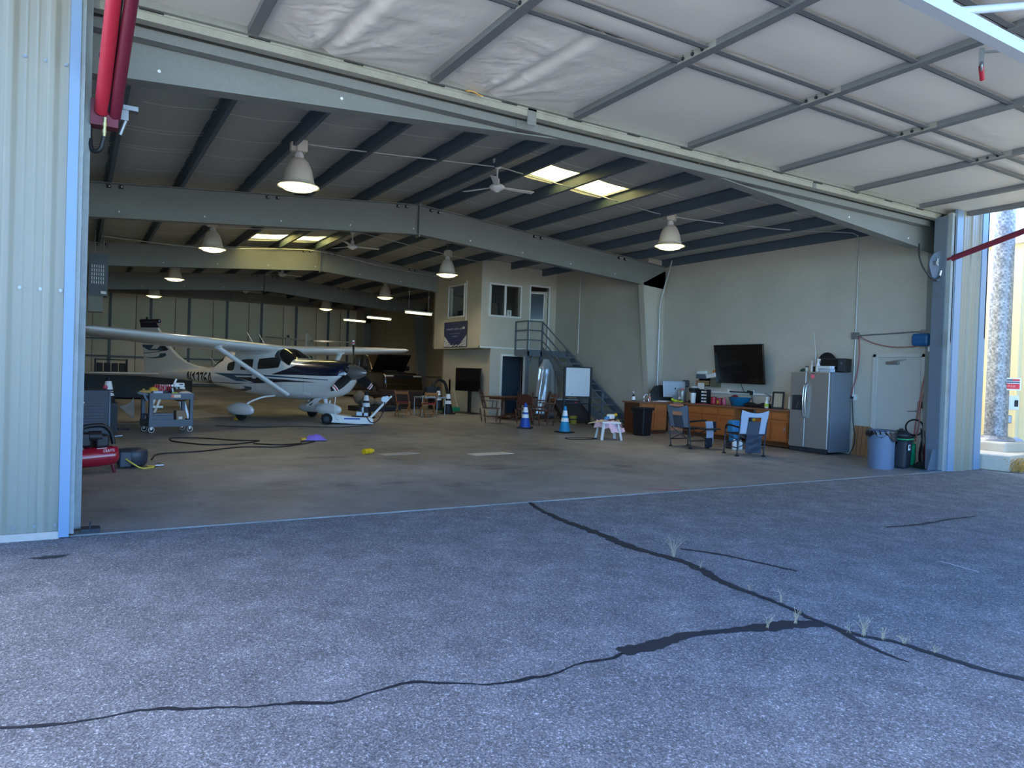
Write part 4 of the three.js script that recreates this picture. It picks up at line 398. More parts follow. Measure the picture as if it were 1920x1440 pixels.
  // tail
  const ft = canvas(512, 512, (c) => { c.fillStyle = '#eeeeea'; c.fillRect(0, 0, 512, 512); const X = (x) => (x + 5.9) / 1.9 * 512, Y = (y) => (1 - (y - 1) / 1.7) * 512, poly = (col, p) => { c.fillStyle = col; c.beginPath(); p.forEach(([x, y], i) => (i ? c.lineTo(X(x), Y(y)) : c.moveTo(X(x), Y(y)))); c.fill(); };
    poly('#0b1834', [[-6, 2.32], [-4, 2.3], [-4, 2.8], [-6, 2.8]]); poly('#0b1834', [[-5.8, 1.97], [-5.2, 1.9], [-5.75, 1.87]]); poly('#27526f', [[-5.7, 1.82], [-5.0, 1.82], [-5.15, 1.7], [-4.85, 1.7], [-4.72, 1.79], [-4.5, 1.79], [-4.35, 1.69], [-4.4, 1.66], [-5.5, 1.58], [-5.5, 1.56], [-4.7, 1.62], [-4.75, 1.66], [-5.25, 1.66]]); poly('#0b1834', [[-4.72, 1.79], [-4.5, 1.79], [-4.32, 1.69], [-4.55, 1.66], [-4.62, 1.72]]); poly('#27526f', [[-5.5, 1.46], [-5.0, 1.46], [-4.75, 1.5], [-4.72, 1.57], [-4.45, 1.59], [-4.42, 1.52], [-4.6, 1.46], [-5.0, 1.43]]); });
  const finP = [[-2.5, 1.19], [-3.15, 1.235], [-3.6, 1.33], [-3.95, 1.49], [-4.3, 1.72], [-4.7, 2.1], [-5.05, 2.46], [-5.2, 2.52], [-5.68, 2.52], [-5.55, 1.9], [-5.38, 1.0], [-4.6, 1.06]];
  const finG = prism(finP.slice().reverse(), 0.1, 0.03); { const p = finG.attributes.position, uv = finG.attributes.uv; for (let i = 0; i < p.count; i++) { const x = p.getX(i), th = 0.35 + 0.65 * cl((x + 5.6) / 1.2); p.setZ(i, p.getZ(i) * th); uv.setXY(i, (x + 5.9) / 1.9, (p.getY(i) - 1) / 1.7); } finG.computeVertexNormals(); }
  const fin = obj('tail_fin', finG, own(P({ color: 0xffffff, roughness: 0.3, clearcoat: 0.5, map: ft })), A); obj('beacon', cy(0.03, 0.02, 0.1, -5.4, 2.57, 0, 12), M.black, fin); obj('fin_tip', [rb(0.9, 0.12, 0.1, 0.045, -5.25, 2.5, 0)], navy, fin);
  for (const s of [1, -1]) { const sec = [[0, -4.62, 1.05, 1.0, 0.09], [0.3, -4.62, 1.05, 1.0, 0.09], [1.8, -4.85, 0.76, 1.0, 0.08], [1.9, -4.95, 0.6, 1.0, 0.05]].map((q) => [s * q[0], ...q.slice(1)]); obj('stabilizer', wingGeo(s > 0 ? sec : sec.slice().reverse()), paint, A); }
  for (const [x, z] of [[-0.6, 0.3], [-0.9, -0.35]]) obj('antenna', rod([x, 1.83, z], [x - 0.28, 2.16, z], 0.006, 6), M.white, A); obj('antenna', rod([-2.3, 1.24, 0], [-2.62, 1.5, 0], 0.007, 6), M.white, A);
  // propeller
  const hub = [2.42, 1.24, 0]; obj('spinner', (() => { const g = lathe([[0.19, 0], [0.185, 0.08], [0.16, 0.2], [0.115, 0.32], [0.06, 0.42], [0.02, 0.465], [0.001, 0.47]], 36); return tf(g, 2.36, 1.24, 0, 0, 0, -Math.PI / 2); })(), S(0x9d9ea0, 0.28, 0.75), A);
  for (let k = 0; k < 3; k++) { const a = R(2 + 120 * k), f = (r, c) => { const tw = R(58 - 42 * r / 0.8), w = (r < 0.2 ? 0.05 + r * 0.2 : r < 0.55 ? 0.105 : 0.105 - (r - 0.55) * 0.18), px = c * w * Math.sin(tw), pz = c * w * Math.cos(tw); return [hub[0] + px, hub[1] + r * Math.cos(a) - pz * Math.sin(a), hub[2] + r * Math.sin(a) + pz * Math.cos(a)]; };
    const bl = (r0, r1) => shell(3, 14, (u, v, t) => { const q = f(r0 + (r1 - r0) * v, u * 2 - 1); q[0] += t * (1 - Math.abs(u * 2 - 1) * 0.8); return q; }, 0.022); const b = obj('propeller_blade', bl(0.1, 0.66), M.black, A); obj('tip_band', bl(0.66, 0.685), M.white, b); obj('tip_band', bl(0.685, 0.72), M.red, b); obj('tip_band', bl(0.72, 0.76), M.white, b); }
  // nose gear, cowl flap, louvres
  const ng = obj('nose_gear_leg', [rod([1.55, 0.6, 0], [1.66, 0.3, 0], 0.05, 14), rod([1.75, 0.55, 0.03], [1.72, 0.3, 0.05], 0.018), rod([1.7, 0.44, 0], [1.86, 0.4, 0.02], 0.025)], paint, A); const np = obj('nose_wheel_fairing', (() => { const g = new THREE.SphereGeometry(1, 26, 16); g.scale(0.42, 0.15, 0.13); return tf(g, 1.66, 0.33, 0); })(), paint, A); obj('tire', tf(new THREE.TorusGeometry(0.1, 0.06, 12, 24), 1.66, 0.27, 0), M.rubber, np);
  obj('cowl_flap', [bar([1.62, 0.585, 0.3], [1.36, 0.4, 0.33], 0.26, 0.012)], paint, A); obj('exhaust', rod([1.5, 0.56, 0.33], [1.4, 0.44, 0.36], 0.045, 14), S(0x6b5548, 0.6, 0.5), A);
  for (let i = 0; i < 4; i++) obj('louvre', bx(0.02, 0.12, 0.012, 1.34 + i * 0.05, 0.72, sideZ(1.36 + i * 0.05, 0.72, 0.004), 0, 0, 0.3), M.white, A); obj('cowl_grille', tf(new THREE.BoxGeometry(0.17, 0.13, 0.01), 2.16, 0.86, sideZ(2.14, 0.88, 0.006), 0, R(24), R(10)), M.dark, A); obj('fuel_drain', tube([[1.98, 0.64, 0.1], [2.0, 0.4, 0.14], [2.1, 0.16, 0.2], [2.2, 0.1, 0.22]], 0.012), M.white, A);
}
// ---------------------------------------------------------------- tug under the nose wheel
{
  const t = thing('aircraft_tug', 'low white and blue electric tug clamped under the aeroplane nose wheel', 'tug', [5.62, FY(-17.3), -17.22], R(-17));
  obj('chassis', prism([[-0.55, 0.07], [-0.5, 0.2], [-0.3, 0.24], [-0.1, 0.2], [0.2, 0.17], [0.62, 0.16], [0.66, 0.12], [0.66, 0.03], [0.3, 0.02], [-0.3, 0.05]], 0.5, 0.012), M.white, t); obj('top_plate', b2(-0.05, 0.55, 0.172, 0.186, -0.22, 0.22), M.dark, t); obj('side_decal', b2(-0.02, 0.36, 0.12, 0.155, 0.251, 0.254), M.blue, t);
  for (const s of [1, -1]) { const w = obj('wheel', tf(new THREE.TorusGeometry(0.09, 0.042, 10, 24), -0.42, 0.13, s * 0.29), M.rubber, t); obj('hub', [cy(0.07, 0.07, 0.06, -0.42, 0.13, s * 0.29, 18, Math.PI / 2), cy(0.025, 0.025, 0.075, -0.42, 0.13, s * 0.29, 10, Math.PI / 2)], M.dark, w); }
  obj('handle', [bar([0.6, 0.14, 0], [1.05, 0.64, 0], 0.07, 0.05), bar([1.05, 0.64, 0], [1.12, 0.7, 0], 0.05, 0.04), rod([1.08, 0.67, -0.14], [1.08, 0.67, 0.14], 0.018)], M.white, t); obj('grip', sph(0.035, 1.14, 0.72, 0, 1.5, 0.7, 1, 12), M.black, t); obj('winch', [cy(0.07, 0.07, 0.12, 0.93, 0.62, 0.06, 16, Math.PI / 2), cy(0.045, 0.045, 0.14, 1.0, 0.66, 0.04, 14, Math.PI / 2)], M.steel, t); obj('motor', [rb(0.16, 0.12, 0.2, 0.02, 0.34, 0.25, 0), cy(0.05, 0.05, 0.14, 0.42, 0.34, 0, 14), rb(0.12, 0.1, 0.12, 0.02, 0.5, 0.24, 0.05)], M.steel, t); obj('cable', tube([[0.95, 0.55, 0.1], [0.9, 0.3, 0.18], [0.78, 0.1, 0.2], [0.62, 0.06, 0.27], [0.5, 0.2, 0.24]], 0.012), M.black, t);
}
// ---------------------------------------------------------------- aeroplanes, truck and sofa further back
{
  const B = thing('aeroplane', 'pale T-tailed aeroplane with a green fin flash seen beyond the near one', 'aeroplane', [8.9, FY(-32.5), -32.5], R(-90 + 180));
  // +x forward (away from the camera)
  const pw = P({ color: 0xd9d6cd, roughness: 0.35, clearcoat: 0.4 }); const fT = canvas(256, 256, (c) => { c.fillStyle = '#dcd9d0'; c.fillRect(0, 0, 256, 256); c.fillStyle = '#0f6a45'; c.beginPath(); c.moveTo(20, 256); c.lineTo(120, 150); c.lineTo(230, 150); c.lineTo(230, 256); c.fill(); c.strokeStyle = '#dcd9d0'; c.lineWidth = 9; c.beginPath(); c.moveTo(100, 256); c.lineTo(190, 150); c.stroke(); });
  const fg = prism([[-0.55, 1.1], [0.75, 1.15], [0.35, 2.0], [0.15, 2.52], [-0.45, 2.62], [-0.5, 2.0]].reverse(), 0.1, 0.03); { const p = fg.attributes.position, uv = fg.attributes.uv; for (let i = 0; i < p.count; i++) uv.setXY(i, 1 - (p.getX(i) + 0.55) / 1.3, (p.getY(i) - 1.1) / 1.55); }
  const fi = obj('tail_fin', fg, own(S(0xffffff, 0.4, 0, { map: fT })), B); fi.rotation.y = R(-35); for (const s of [1, -1]) obj('stabilizer', wingGeo((s > 0 ? [[0, 0.3, 0.8, 2.36, 0.1], [1.7, 0.15, 0.62, 2.38, 0.1], [1.85, 0.05, 0.4, 2.38, 0.06]] : [[-1.95, 0.05, 0.4, 2.42, 0.06], [-1.8, 0.15, 0.62, 2.42, 0.1], [0, 0.3, 0.8, 2.36, 0.1]])), pw, B);
  obj('fuselage', tf(lathe([[0.02, -0.5], [0.16, 0.3], [0.3, 1.5], [0.5, 3.2], [0.56, 4.6], [0.5, 5.6], [0.3, 6.4], [0.02, 6.6]], 24), 0, 1.15, 0, 0, 0, -Math.PI / 2), pw, B); for (const s of [1, -1]) obj('wing', wingGeo(s > 0 ? [[0, 4.8, 1.5, 0.85, 0.14], [4.8, 4.6, 1.1, 1.1, 0.12]] : [[-4.8, 4.6, 1.1, 1.1, 0.12], [0, 4.8, 1.5, 0.85, 0.14]]), pw, B); for (const [x, z] of [[3.6, 1.4], [3.6, -1.4], [5.9, 0]]) obj('wheel', [tf(new THREE.TorusGeometry(0.12, 0.07, 10, 20), x, 0.19, z), rod([x, 0.2, z], [x, 0.95, z], 0.04)], M.rubber, B);
  const c = thing('tail_rudder', 'grey rudder with a dark tip standing far back above the near wing', 'rudder', [7.3, FY(-30), -30]); obj('blade', tf(prism([[-0.16, 0], [0.14, 0], [0.12, 2.36], [-0.06, 2.36]], 0.06, 0.01), 0, 0, 0), S(0x8e867b, 0.6), c); obj('tip', b2(-0.02, 0.08, 2.36, 2.46, -0.03, 0.03), M.black, c);
}
{
  const t = thing('pickup_truck', 'dark bronze pickup truck with its hood raised behind the aeroplane nose', 'truck', [10.85, FY(-29), -29.2], R(-84)); // +x forward
  const body = P({ color: 0x4a3d2c, roughness: 0.25, metalness: 0.5, clearcoat: 0.9 });
  obj('body', [prism([[-2.6, 0.45], [-2.6, 1.08], [-0.75, 1.1], [-0.75, 1.08], [0.95, 1.1], [1.1, 1.06], [2.25, 1.0], [2.35, 0.9], [2.38, 0.55], [2.3, 0.42]], 1.66, 0.05)], body, t); obj('cab', [prism([[-0.8, 1.08], [-0.66, 1.66], [-0.5, 1.74], [0.4, 1.74], [0.56, 1.68], [1.02, 1.1]], 1.46, 0.06)], body, t);
  obj('hood', [bar([1.0, 1.12, 0], [1.62, 1.82, 0], 1.45, 0.05)], S(0x0b0c10, 0.5), t); obj('engine_bay', [b2(1.1, 2.2, 0.95, 1.1, -0.66, 0.66), rb(0.4, 0.1, 0.5, 0.03, 1.6, 1.14, 0.2), rod([1.95, 1.1, -0.3], [1.95, 1.1, 0.5], 0.03)], M.black, t);
  obj('windshield', bar([0.62, 1.66, 0], [1.0, 1.16, 0], 1.3, 0.012), M.glass, t); for (const s of [1, -1]) { obj('side_window', tf(prism([[-0.08, 1.16], [0.78, 1.16], [0.5, 1.62], [-0.08, 1.64]], 0.02), 0, 0, s * 0.735), M.glass, t); obj('side_window', tf(prism([[-0.64, 1.16], [-0.16, 1.16], [-0.16, 1.64], [-0.52, 1.62]], 0.02), 0, 0, s * 0.735), M.glass, t); obj('headlight', [rb(0.16, 0.2, 0.4, 0.04, 2.3, 0.9, s * 0.62)], P({ color: 0xe8e8ea, roughness: 0.12, metalness: 0.4, clearcoat: 1 }), t); obj('mirror', rb(0.14, 0.2, 0.26, 0.05, 0.85, 1.28, s * 0.95), M.black, t); for (const x of [-1.6, 1.55]) { const w = obj('wheel', tf(new THREE.TorusGeometry(0.25, 0.11, 12, 28), x, 0.36, s * 0.76), M.rubber, t); obj('rim', cy(0.17, 0.17, 0.12, x, 0.36, s * 0.78, 18, Math.PI / 2), M.steel, w); } }
  obj('grille', [rb(0.08, 0.3, 0.86, 0.02, 2.36, 0.86, 0)], M.black, t); obj('front_bumper', [rb(0.16, 0.24, 1.66, 0.05, 2.42, 0.55, 0)], body, t);
  const c = thing('sofa', 'dark brown sofa seen from its back in front of the pickup truck', 'sofa', [9.25, FY(-22.9), -22.9], R(6)), U = S(0x3a2824, 0.85); obj('back', rb(1.66, 0.56, 0.22, 0.07, 0, 0.34, 0.3), U, c); obj('seat', rb(1.5, 0.3, 0.7, 0.06, 0, 0.28, -0.1), U, c); for (const s of [1, -1]) obj('arm', rb(0.2, 0.5, 0.8, 0.07, s * 0.76, 0.3, -0.05), U, c); for (const [x, z] of [[-0.7, 0.3], [0.7, 0.3], [-0.7, -0.3], [0.7, -0.3]]) obj('foot', cy(0.03, 0.025, 0.1, x, 0.05, z, 10), M.black, c);
  const dk = thing('storage_bench', 'low dark storage bench by the back left of the hangar', 'bench', [1.55, FY(-27), -27]); obj('body', rb(3.2, 0.75, 0.9, 0.03, 0.2, 0.4, 0), M.dark, dk); obj('lid', rb(3.26, 0.05, 0.94, 0.02, 0.2, 0.8, 0), M.dark, dk);
  const rk = thing('shelf_rack', 'black wire shelf rack standing at the back left behind the tailplane', 'rack', [1.05, FY(-30), -30]); for (const [x, z] of [[-0.5, -0.2], [0.5, -0.2], [-0.5, 0.2], [0.5, 0.2]]) obj('upright', b2(x - 0.025, x + 0.025, 0, 1.25, z - 0.025, z + 0.025), M.black, rk); for (const y of [0.25, 0.75, 1.2]) obj('shelf', b2(-0.52, 0.52, y, y + 0.04, -0.24, 0.24), M.black, rk); for (let i = 0; i < 4; i++) obj('bin', rb(0.2, 0.3, 0.3, 0.02, -0.36 + i * 0.24, 0.95, 0), M.dark, rk);
}
// ---------------------------------------------------------------- counter, refrigerator and the right wall
{
  const top = 0.9, tp = 0.04;
  const door = (t, w, h, x, y, z, ry, knob) => { // raised-panel front, w along local x, facing local +z
    const d = obj('door', [rb(w, h, 0.02, 0.004, 0, 0, 0.01)], M.oak, t); d.position.set(x, y, z); d.rotation.y = ry; obj('panel_frame', [b2(-w / 2 + 0.0, w / 2, h / 2 - 0.055, h / 2, 0.018, 0.028), b2(-w / 2, w / 2, -h / 2, -h / 2 + 0.055, 0.018, 0.028), b2(-w / 2, -w / 2 + 0.05, -h / 2 + 0.05, h / 2 - 0.05, 0.018, 0.028), b2(w / 2 - 0.05, w / 2, -h / 2 + 0.05, h / 2 - 0.05, 0.018, 0.028)], M.oak, d); obj('panel_field', rb(w - 0.15, h - 0.16, 0.012, 0.005, 0, 0, 0.022), M.oak, d); if (knob) obj('handle', tube([[knob, h * 0.22, 0.03], [knob, h * 0.2, 0.055], [knob, h * 0.02, 0.055], [knob, 0, 0.03]], 0.006), M.chrome, d); return d; };
  const drawer = (t, w, h, x, y, z, ry) => { const d = obj('drawer', rb(w, h, 0.02, 0.005, 0, 0, 0.01), M.oak, t); d.position.set(x, y, z); d.rotation.y = ry; };
  const unit = (lab, w, x, z, ry, f0, dp, cols, hasD = true) => { const c = thing('base_cabinet', lab, 'cabinet', [x, f0, z], ry); const H0 = top - tp - f0; obj('carcass', b2(-w / 2, w / 2, 0.1, H0, -dp, 0), M.oak, c); obj('toe_kick', b2(-w / 2, w / 2, 0, 0.1, -dp, -0.03), M.oakDark, c); const cw = w / cols; for (let i = 0; i < cols; i++) { const cx = -w / 2 + cw * (i + 0.5); if (hasD) { drawer(c, cw - 0.05, 0.15, cx, H0 - 0.11, 0, 0); door(c, cw - 0.05, H0 - 0.36, cx, 0.1 + (H0 - 0.3) / 2, 0, 0, lab.includes('knee') && i === cols - 1 ? cw / 2 - 0.06 : 0); } else door(c, cw - 0.04, H0 - 0.2, cx, 0.1 + (H0 - 0.1) / 2, 0, 0); } return c; };
  const F = FY(-13), px = 13.3, W90 = -Math.PI / 2;
  unit('oak base cabinet with two doors beside the black bin on the short counter leg', 0.9, 12.5, -13.83, 0, F, 0.58, 2);
  unit('narrow angled oak corner cabinet where the two counter legs meet', 0.36, 13.12, -13.66, R(-45), F, 0.34, 1, false);
  unit('oak base cabinet just right of the corner, behind the left camping chair', 0.6, px, -13.22, W90, F, 0.66, 1);
  unit('oak base cabinet in the middle of the long counter leg', 0.5, px, -12.67, W90, F, 0.66, 1);
  unit('oak base cabinet with a chrome handle left of the knee space', 0.5, px, -12.17, W90, F, 0.66, 1);
  unit('oak base cabinet with two doors between the knee space and the refrigerator', 0.88, px, -10.84, W90, F, 0.66, 2);
  obj('side', b2(12.03, 12.05, F, top - tp, -14.4, -13.83), M.oakDark, scene.getObjectByName('base_cabinet')).position.set(-12.5, -F, 13.83);
  one('counter_top', 'brown laminate worktop running along the oak cabinets', 'worktop', prism([[11.98, 13.78], [13.12, 13.78], [13.26, 13.62], [13.26, 10.37], [13.98, 10.37], [13.98, 14.42], [11.98, 14.42]], tp, 0.006).applyMatrix4(new THREE.Matrix4().makeRotationX(-Math.PI / 2)).translate(0, top - tp / 2 + 0.0, 0), M.counter);
  // refrigerator
  const f = thing('refrigerator', 'side-by-side stainless refrigerator with a dispenser next to the counter', 'refrigerator', [13.2, FY(-9.8), -9.84], W90), w = 0.95, h = 1.7, dp = 0.72; // local: front faces +z
  obj('case', rb(w, h - 0.04, dp - 0.07, 0.008, 0, h / 2 + 0.02, -dp / 2 - 0.05), M.fridgeSide, f); const ld = obj('door', rb(0.39, h - 0.1, 0.075, 0.02, -w / 2 + 0.2, h / 2 + 0.05, -0.035), M.stainless, f), rd = obj('door', rb(0.545, h - 0.1, 0.075, 0.02, w / 2 - 0.275, h / 2 + 0.05, -0.035), M.stainless, f);
  obj('dispenser', [b2(-w / 2 + 0.06, -w / 2 + 0.34, 0.88, 1.2, -0.01, 0.006), b2(-w / 2 + 0.09, -w / 2 + 0.31, 0.9, 1.08, 0.004, 0.012)], M.dark, ld); obj('dispenser_trim', [b2(-w / 2 + 0.06, -w / 2 + 0.08, 0.88, 1.22, 0.0, 0.014), bar([-w / 2 + 0.2, 0.92, 0.015], [-w / 2 + 0.24, 1.06, 0.015], 0.014, 0.008)], M.chrome, ld);
  for (const [p, x] of [[ld, -0.09], [rd, -0.035]]) obj('handle', tube([[x, 0.72, 0.0], [x, 0.78, 0.05], [x, 1.1, 0.075], [x, 1.38, 0.05], [x, 1.45, 0.0]], 0.014, 30, 10), M.chrome, p); obj('magnet', rb(0.09, 0.08, 0.006, 0.002, 0.08, 1.6, 0.008), S(0xe86a80, 0.6), rd); obj('base_grille', b2(-w / 2 + 0.02, w / 2 - 0.02, 0.01, 0.09, -0.06, -0.02), M.dark, f); obj('badge', b2(0.05, 0.13, 1.655, 1.67, 0.002, 0.006), M.dark, rd);
  const ft = FY(-9.8) + h; const put = (n, l, c, x, z, y = ft, ry = 0, g) => thing(n, l, c, [x, y, z], ry, g);
  { const m = put('microwave_oven', 'black microwave oven on top of the refrigerator', 'microwave', 13.62, -9.52, ft + 0.0, W90 + R(12)); obj('case', rb(0.5, 0.28, 0.34, 0.012, 0, 0.15, 0), M.black, m); obj('door_glass', b2(-0.23, 0.1, 0.05, 0.26, 0.17, 0.176), M.screen, m); obj('control_panel', b2(0.12, 0.23, 0.04, 0.27, 0.17, 0.177), M.dark, m); obj('dial', cy(0.02, 0.02, 0.02, 0.18, 0.19, 0.18, 14, Math.PI / 2), M.greyPlastic, m); }
  { const m = put('round_pan', 'round black pan standing on edge behind the spray bottle on the refrigerator', 'pan', 13.8, -9.86, ft, W90); obj('pan', [cy(0.21, 0.21, 0.035, 0, 0.21, 0, 32, Math.PI / 2), tor(0.205, 0.018, 0, 0.21, 0.012)], M.black, m); }
  const sprayB = (l, x, y, z, c, cap, lab, s = 1, ry = 0) => { const m = thing('spray_bottle', l, 'bottle', [x, y, z], ry); m.scale.setScalar(s); obj('bottle', lathe([[0.001, 0], [0.045, 0], [0.048, 0.02], [0.046, 0.12], [0.03, 0.17], [0.016, 0.2], [0.016, 0.22], [0.001, 0.22]], 20), c, m); obj('trigger', [rb(0.03, 0.035, 0.075, 0.008, 0, 0.245, 0.012), bar([0, 0.23, 0.03], [0, 0.19, 0.045], 0.012, 0.008), cy(0.018, 0.018, 0.025, 0, 0.225, 0, 14)], cap, m); if (lab) obj('label', tf(new THREE.CylinderGeometry(0.0485, 0.0485, 0.07, 20, 1, true), 0, 0.07, 0), lab, m); return m; };
  sprayB('white spray bottle at the front of the refrigerator top', 13.4, ft, -9.79, M.white, M.white, null, 1.05);
  { const m = put('router', 'white boxy router with a tall thin antenna on the refrigerator', 'router', 13.5, -9.93); obj('body', [rb(0.07, 0.12, 0.07, 0.008, 0, 0.06, 0)], M.black, m); obj('antenna', [rod([0, 0.12, 0], [0.02, 0.42, -0.02], 0.012, 10), rod([0.02, 0.42, -0.02], [-0.01, 0.84, -0.06], 0.004, 8)], M.conduit, m); }
  { const m = put('glass_jar', 'small jar with a black lid on the refrigerator left of the router', 'jar', 13.45, -10.1); obj('jar', lathe([[0.001, 0], [0.035, 0], [0.036, 0.08], [0.028, 0.1]], 18), S(0xc9c6b8, 0.3), m); obj('lid', cy(0.03, 0.03, 0.025, 0, 0.112, 0, 18), M.black, m); }
  { const m = put('white_can', 'white can with a curled top between the jar and the router', 'can', 13.5, -10.01); obj('can', [cy(0.03, 0.03, 0.14, 0, 0.07, 0, 18), cy(0.012, 0.012, 0.05, 0, 0.16, 0, 10)], M.white, m); obj('tag', rb(0.05, 0.06, 0.01, 0.004, 0, 0.21, 0), M.white, m); }
  one('green_cap', 'dark green cap lying at the far left of the refrigerator top', 'cap', sph(0.09, 13.5, ft + 0.01, -10.2, 1, 0.75, 1), S(0x2d4a3d, 0.7));
  { const m = put('foil_carton', 'long pale carton lying before the microwave on the refrigerator', 'carton', 13.33, -9.53, ft, R(-12)); obj('lower_carton', rb(0.12, 0.06, 0.3, 0.005, 0, 0.03, 0.02), S(0xc3d3e4, 0.6), m); obj('upper_carton', rb(0.12, 0.06, 0.34, 0.005, 0, 0.095, -0.02), S(0xdfe8f0, 0.6), m); }
  // things on the counter
  const T = top + 0.0; const on = (n, l, c, x, z, ry = 0, g) => thing(n, l, c, [x, T, z], ry, g);
  { const m = on('hand_soap', 'dark pump bottle with a white label at the far end of the counter', 'bottle', 12.24, -14.3); obj('bottle', lathe([[0.001, 0], [0.045, 0], [0.046, 0.12], [0.03, 0.15], [0.014, 0.165], [0.014, 0.19], [0.001, 0.19]], 20), M.dark, m); obj('label', tf(new THREE.CylinderGeometry(0.047, 0.047, 0.09, 20, 1, true), 0, 0.07, 0), M.white, m); obj('pump', [cy(0.01, 0.01, 0.05, 0, 0.21, 0, 8), rb(0.05, 0.014, 0.02, 0.005, -0.015, 0.235, 0)], M.white, m); }
  { const m = on('sink_faucet', 'small chrome gooseneck faucet by the counter corner', 'faucet', 12.42, -14.1); obj('spout', tube([[0, 0, 0], [-0.01, 0.1, 0], [0.02, 0.17, 0.01], [0.06, 0.18, 0.03], [0.075, 0.16, 0.04]], 0.01), M.chrome, m); obj('base', [cy(0.025, 0.02, 0.03, 0, 0.015, 0, 14), cy(0.016, 0.016, 0.07, 0.15, 0.035, 0, 12), b2(0, 0.15, 0.01, 0.03, -0.012, 0.012)], M.chrome, m); }
  { const m = on('soap_bottle', 'small pink soap bottle with a pump on the counter', 'bottle', 12.62, -14.12); obj('bottle', lathe([[0.001, 0], [0.032, 0], [0.033, 0.1], [0.014, 0.13], [0.012, 0.15], [0.001, 0.15]], 18), S(0xe08f84, 0.3), m); obj('pump', [cy(0.007, 0.007, 0.05, 0, 0.17, 0, 8), rb(0.035, 0.01, 0.014, 0.004, 0.01, 0.19, 0)], M.white, m); }
  { const m = thing('office_chair', 'black office chair whose rounded back shows above the counter', 'chair', [13.62, FY(-14.85), -14.85], R(150)); obj('backrest', tf(prism([[-0.26, 0.7], [0.26, 0.7], [0.25, 1.0], [0.16, 1.15], [0, 1.19], [-0.16, 1.15], [-0.25, 1.0]], 0.08, 0.03), 0, 0, -0.12), M.black, m); obj('seat', rb(0.5, 0.08, 0.4, 0.03, 0, 0.46, 0.1), M.black, m); obj('post', cy(0.03, 0.03, 0.38, 0, 0.24, 0.1, 12), M.dark, m); for (let i = 0; i < 5; i++) { const a = i * 1.2566; obj('foot', rod([0, 0.08, 0.1], [Math.cos(a) * 0.24, 0.04, 0.1 + Math.sin(a) * 0.2], 0.022), M.dark, m); } }
  { const m = on('desktop_computer', 'silver all-in-one desktop computer turned with its back to the viewer', 'computer', 13.46, -14.12, R(-14)); obj('display', tf(rb(0.66, 0.43, 0.035, 0.014, 0, 0, 0), 0, 0.33, 0, R(-8), 0, 0), S(0xbfc3c6, 0.3, 0.6), m); obj('logo', [tf(cy(0.022, 0.022, 0.003, 0, 0, 0, 18, Math.PI / 2), 0.02, 0.345, 0.02), sph(0.008, 0.027, 0.375, 0.017, 0.6, 1, 0.3, 8)], M.black, m); obj('stand', [bar([0, 0.22, 0.02], [0, 0.008, 0.09], 0.13, 0.012), rb(0.16, 0.012, 0.18, 0.004, 0, 0.006, 0.01)], S(0x9fa4a8, 0.35, 0.6), m); }
  { const m = on('paper_stack', 'white papers lying on the counter before the black chair', 'papers', 12.95, -14.1, R(20)); obj('sheet', b2(-0.12, 0.12, 0, 0.012, -0.15, 0.15), M.white, m); obj('sheet', tf(b2(-0.12, 0.12, 0, 0.01, -0.15, 0.15), 0.16, 0.012, 0.04, 0, 0.3, 0), M.whiteMatte, m); }
  { const m = on('loudspeaker', 'small black speaker on a stand behind the silver urn', 'speaker', 13.84, -14.1, R(-30)); obj('cabinet', rb(0.16, 0.17, 0.14, 0.02, 0, 0.49, 0), M.black, m); obj('stand', [cy(0.012, 0.012, 0.4, 0, 0.2, 0, 10), cy(0.07, 0.07, 0.015, 0, 0.008, 0, 18)], M.dark, m); }
  { const m = on('coffee_urn', 'silver coffee urn with a red-topped lid', 'urn', 13.57, -13.93); obj('urn', lathe([[0.001, 0], [0.1, 0], [0.1, 0.28], [0.095, 0.3], [0.06, 0.32]], 28), M.stainless, m); obj('lid', [cy(0.06, 0.05, 0.03, 0, 0.335, 0, 20)], S(0xc9706a, 0.5), m); obj('label', tf(new THREE.CylinderGeometry(0.1015, 0.1015, 0.11, 20, 1, true, -2.4, 1.2), 0, 0.08, 0), M.white, m); obj('tap', rb(0.03, 0.05, 0.05, 0.01, -0.11, 0.05, 0.03), M.dark, m); }
  one('neon_gloves', 'neon yellow gloves dropped at the edge of the counter', 'gloves', [sph(0.07, 13.36, T + 0.03, -13.95, 1.2, 0.5, 0.9), sph(0.05, 13.32, T + 0.06, -14.02, 0.8, 0.7, 0.8), sph(0.06, 13.38, T + 0.02, -13.8, 1, 0.4, 1.6)], S(0xc8e02a, 0.6));
  { const m = on('coffee_maker', 'black coffee maker with a white filter basket on the counter', 'coffee maker', 13.72, -13.66, W90); obj('body', [rb(0.2, 0.06, 0.22, 0.015, 0, 0.03, 0), rb(0.2, 0.36, 0.09, 0.015, 0, 0.18, -0.07), rb(0.2, 0.1, 0.2, 0.02, 0, 0.33, 0)], M.black, m); obj('carafe', lathe([[0.001, 0.06], [0.06, 0.06], [0.075, 0.12], [0.06, 0.2], [0.05, 0.22]], 20), S(0x3a2c30, 0.1), m); obj('basket', sph(0.08, 0, 0.4, 0, 1.1, 0.4, 1, 16), M.white, m); }
  { const m = on('white_pitcher', 'tall white pitcher with a black lid on the counter', 'pitcher', 13.45, -13.42, R(30)); obj('jug', lathe([[0.001, 0], [0.06, 0], [0.075, 0.26], [0.07, 0.26]], 24), M.white, m); obj('lid', [cy(0.078, 0.07, 0.03, 0, 0.275, 0, 24), bar([-0.02, 0.29, 0], [0.1, 0.25, 0.02], 0.04, 0.03)], M.black, m); }
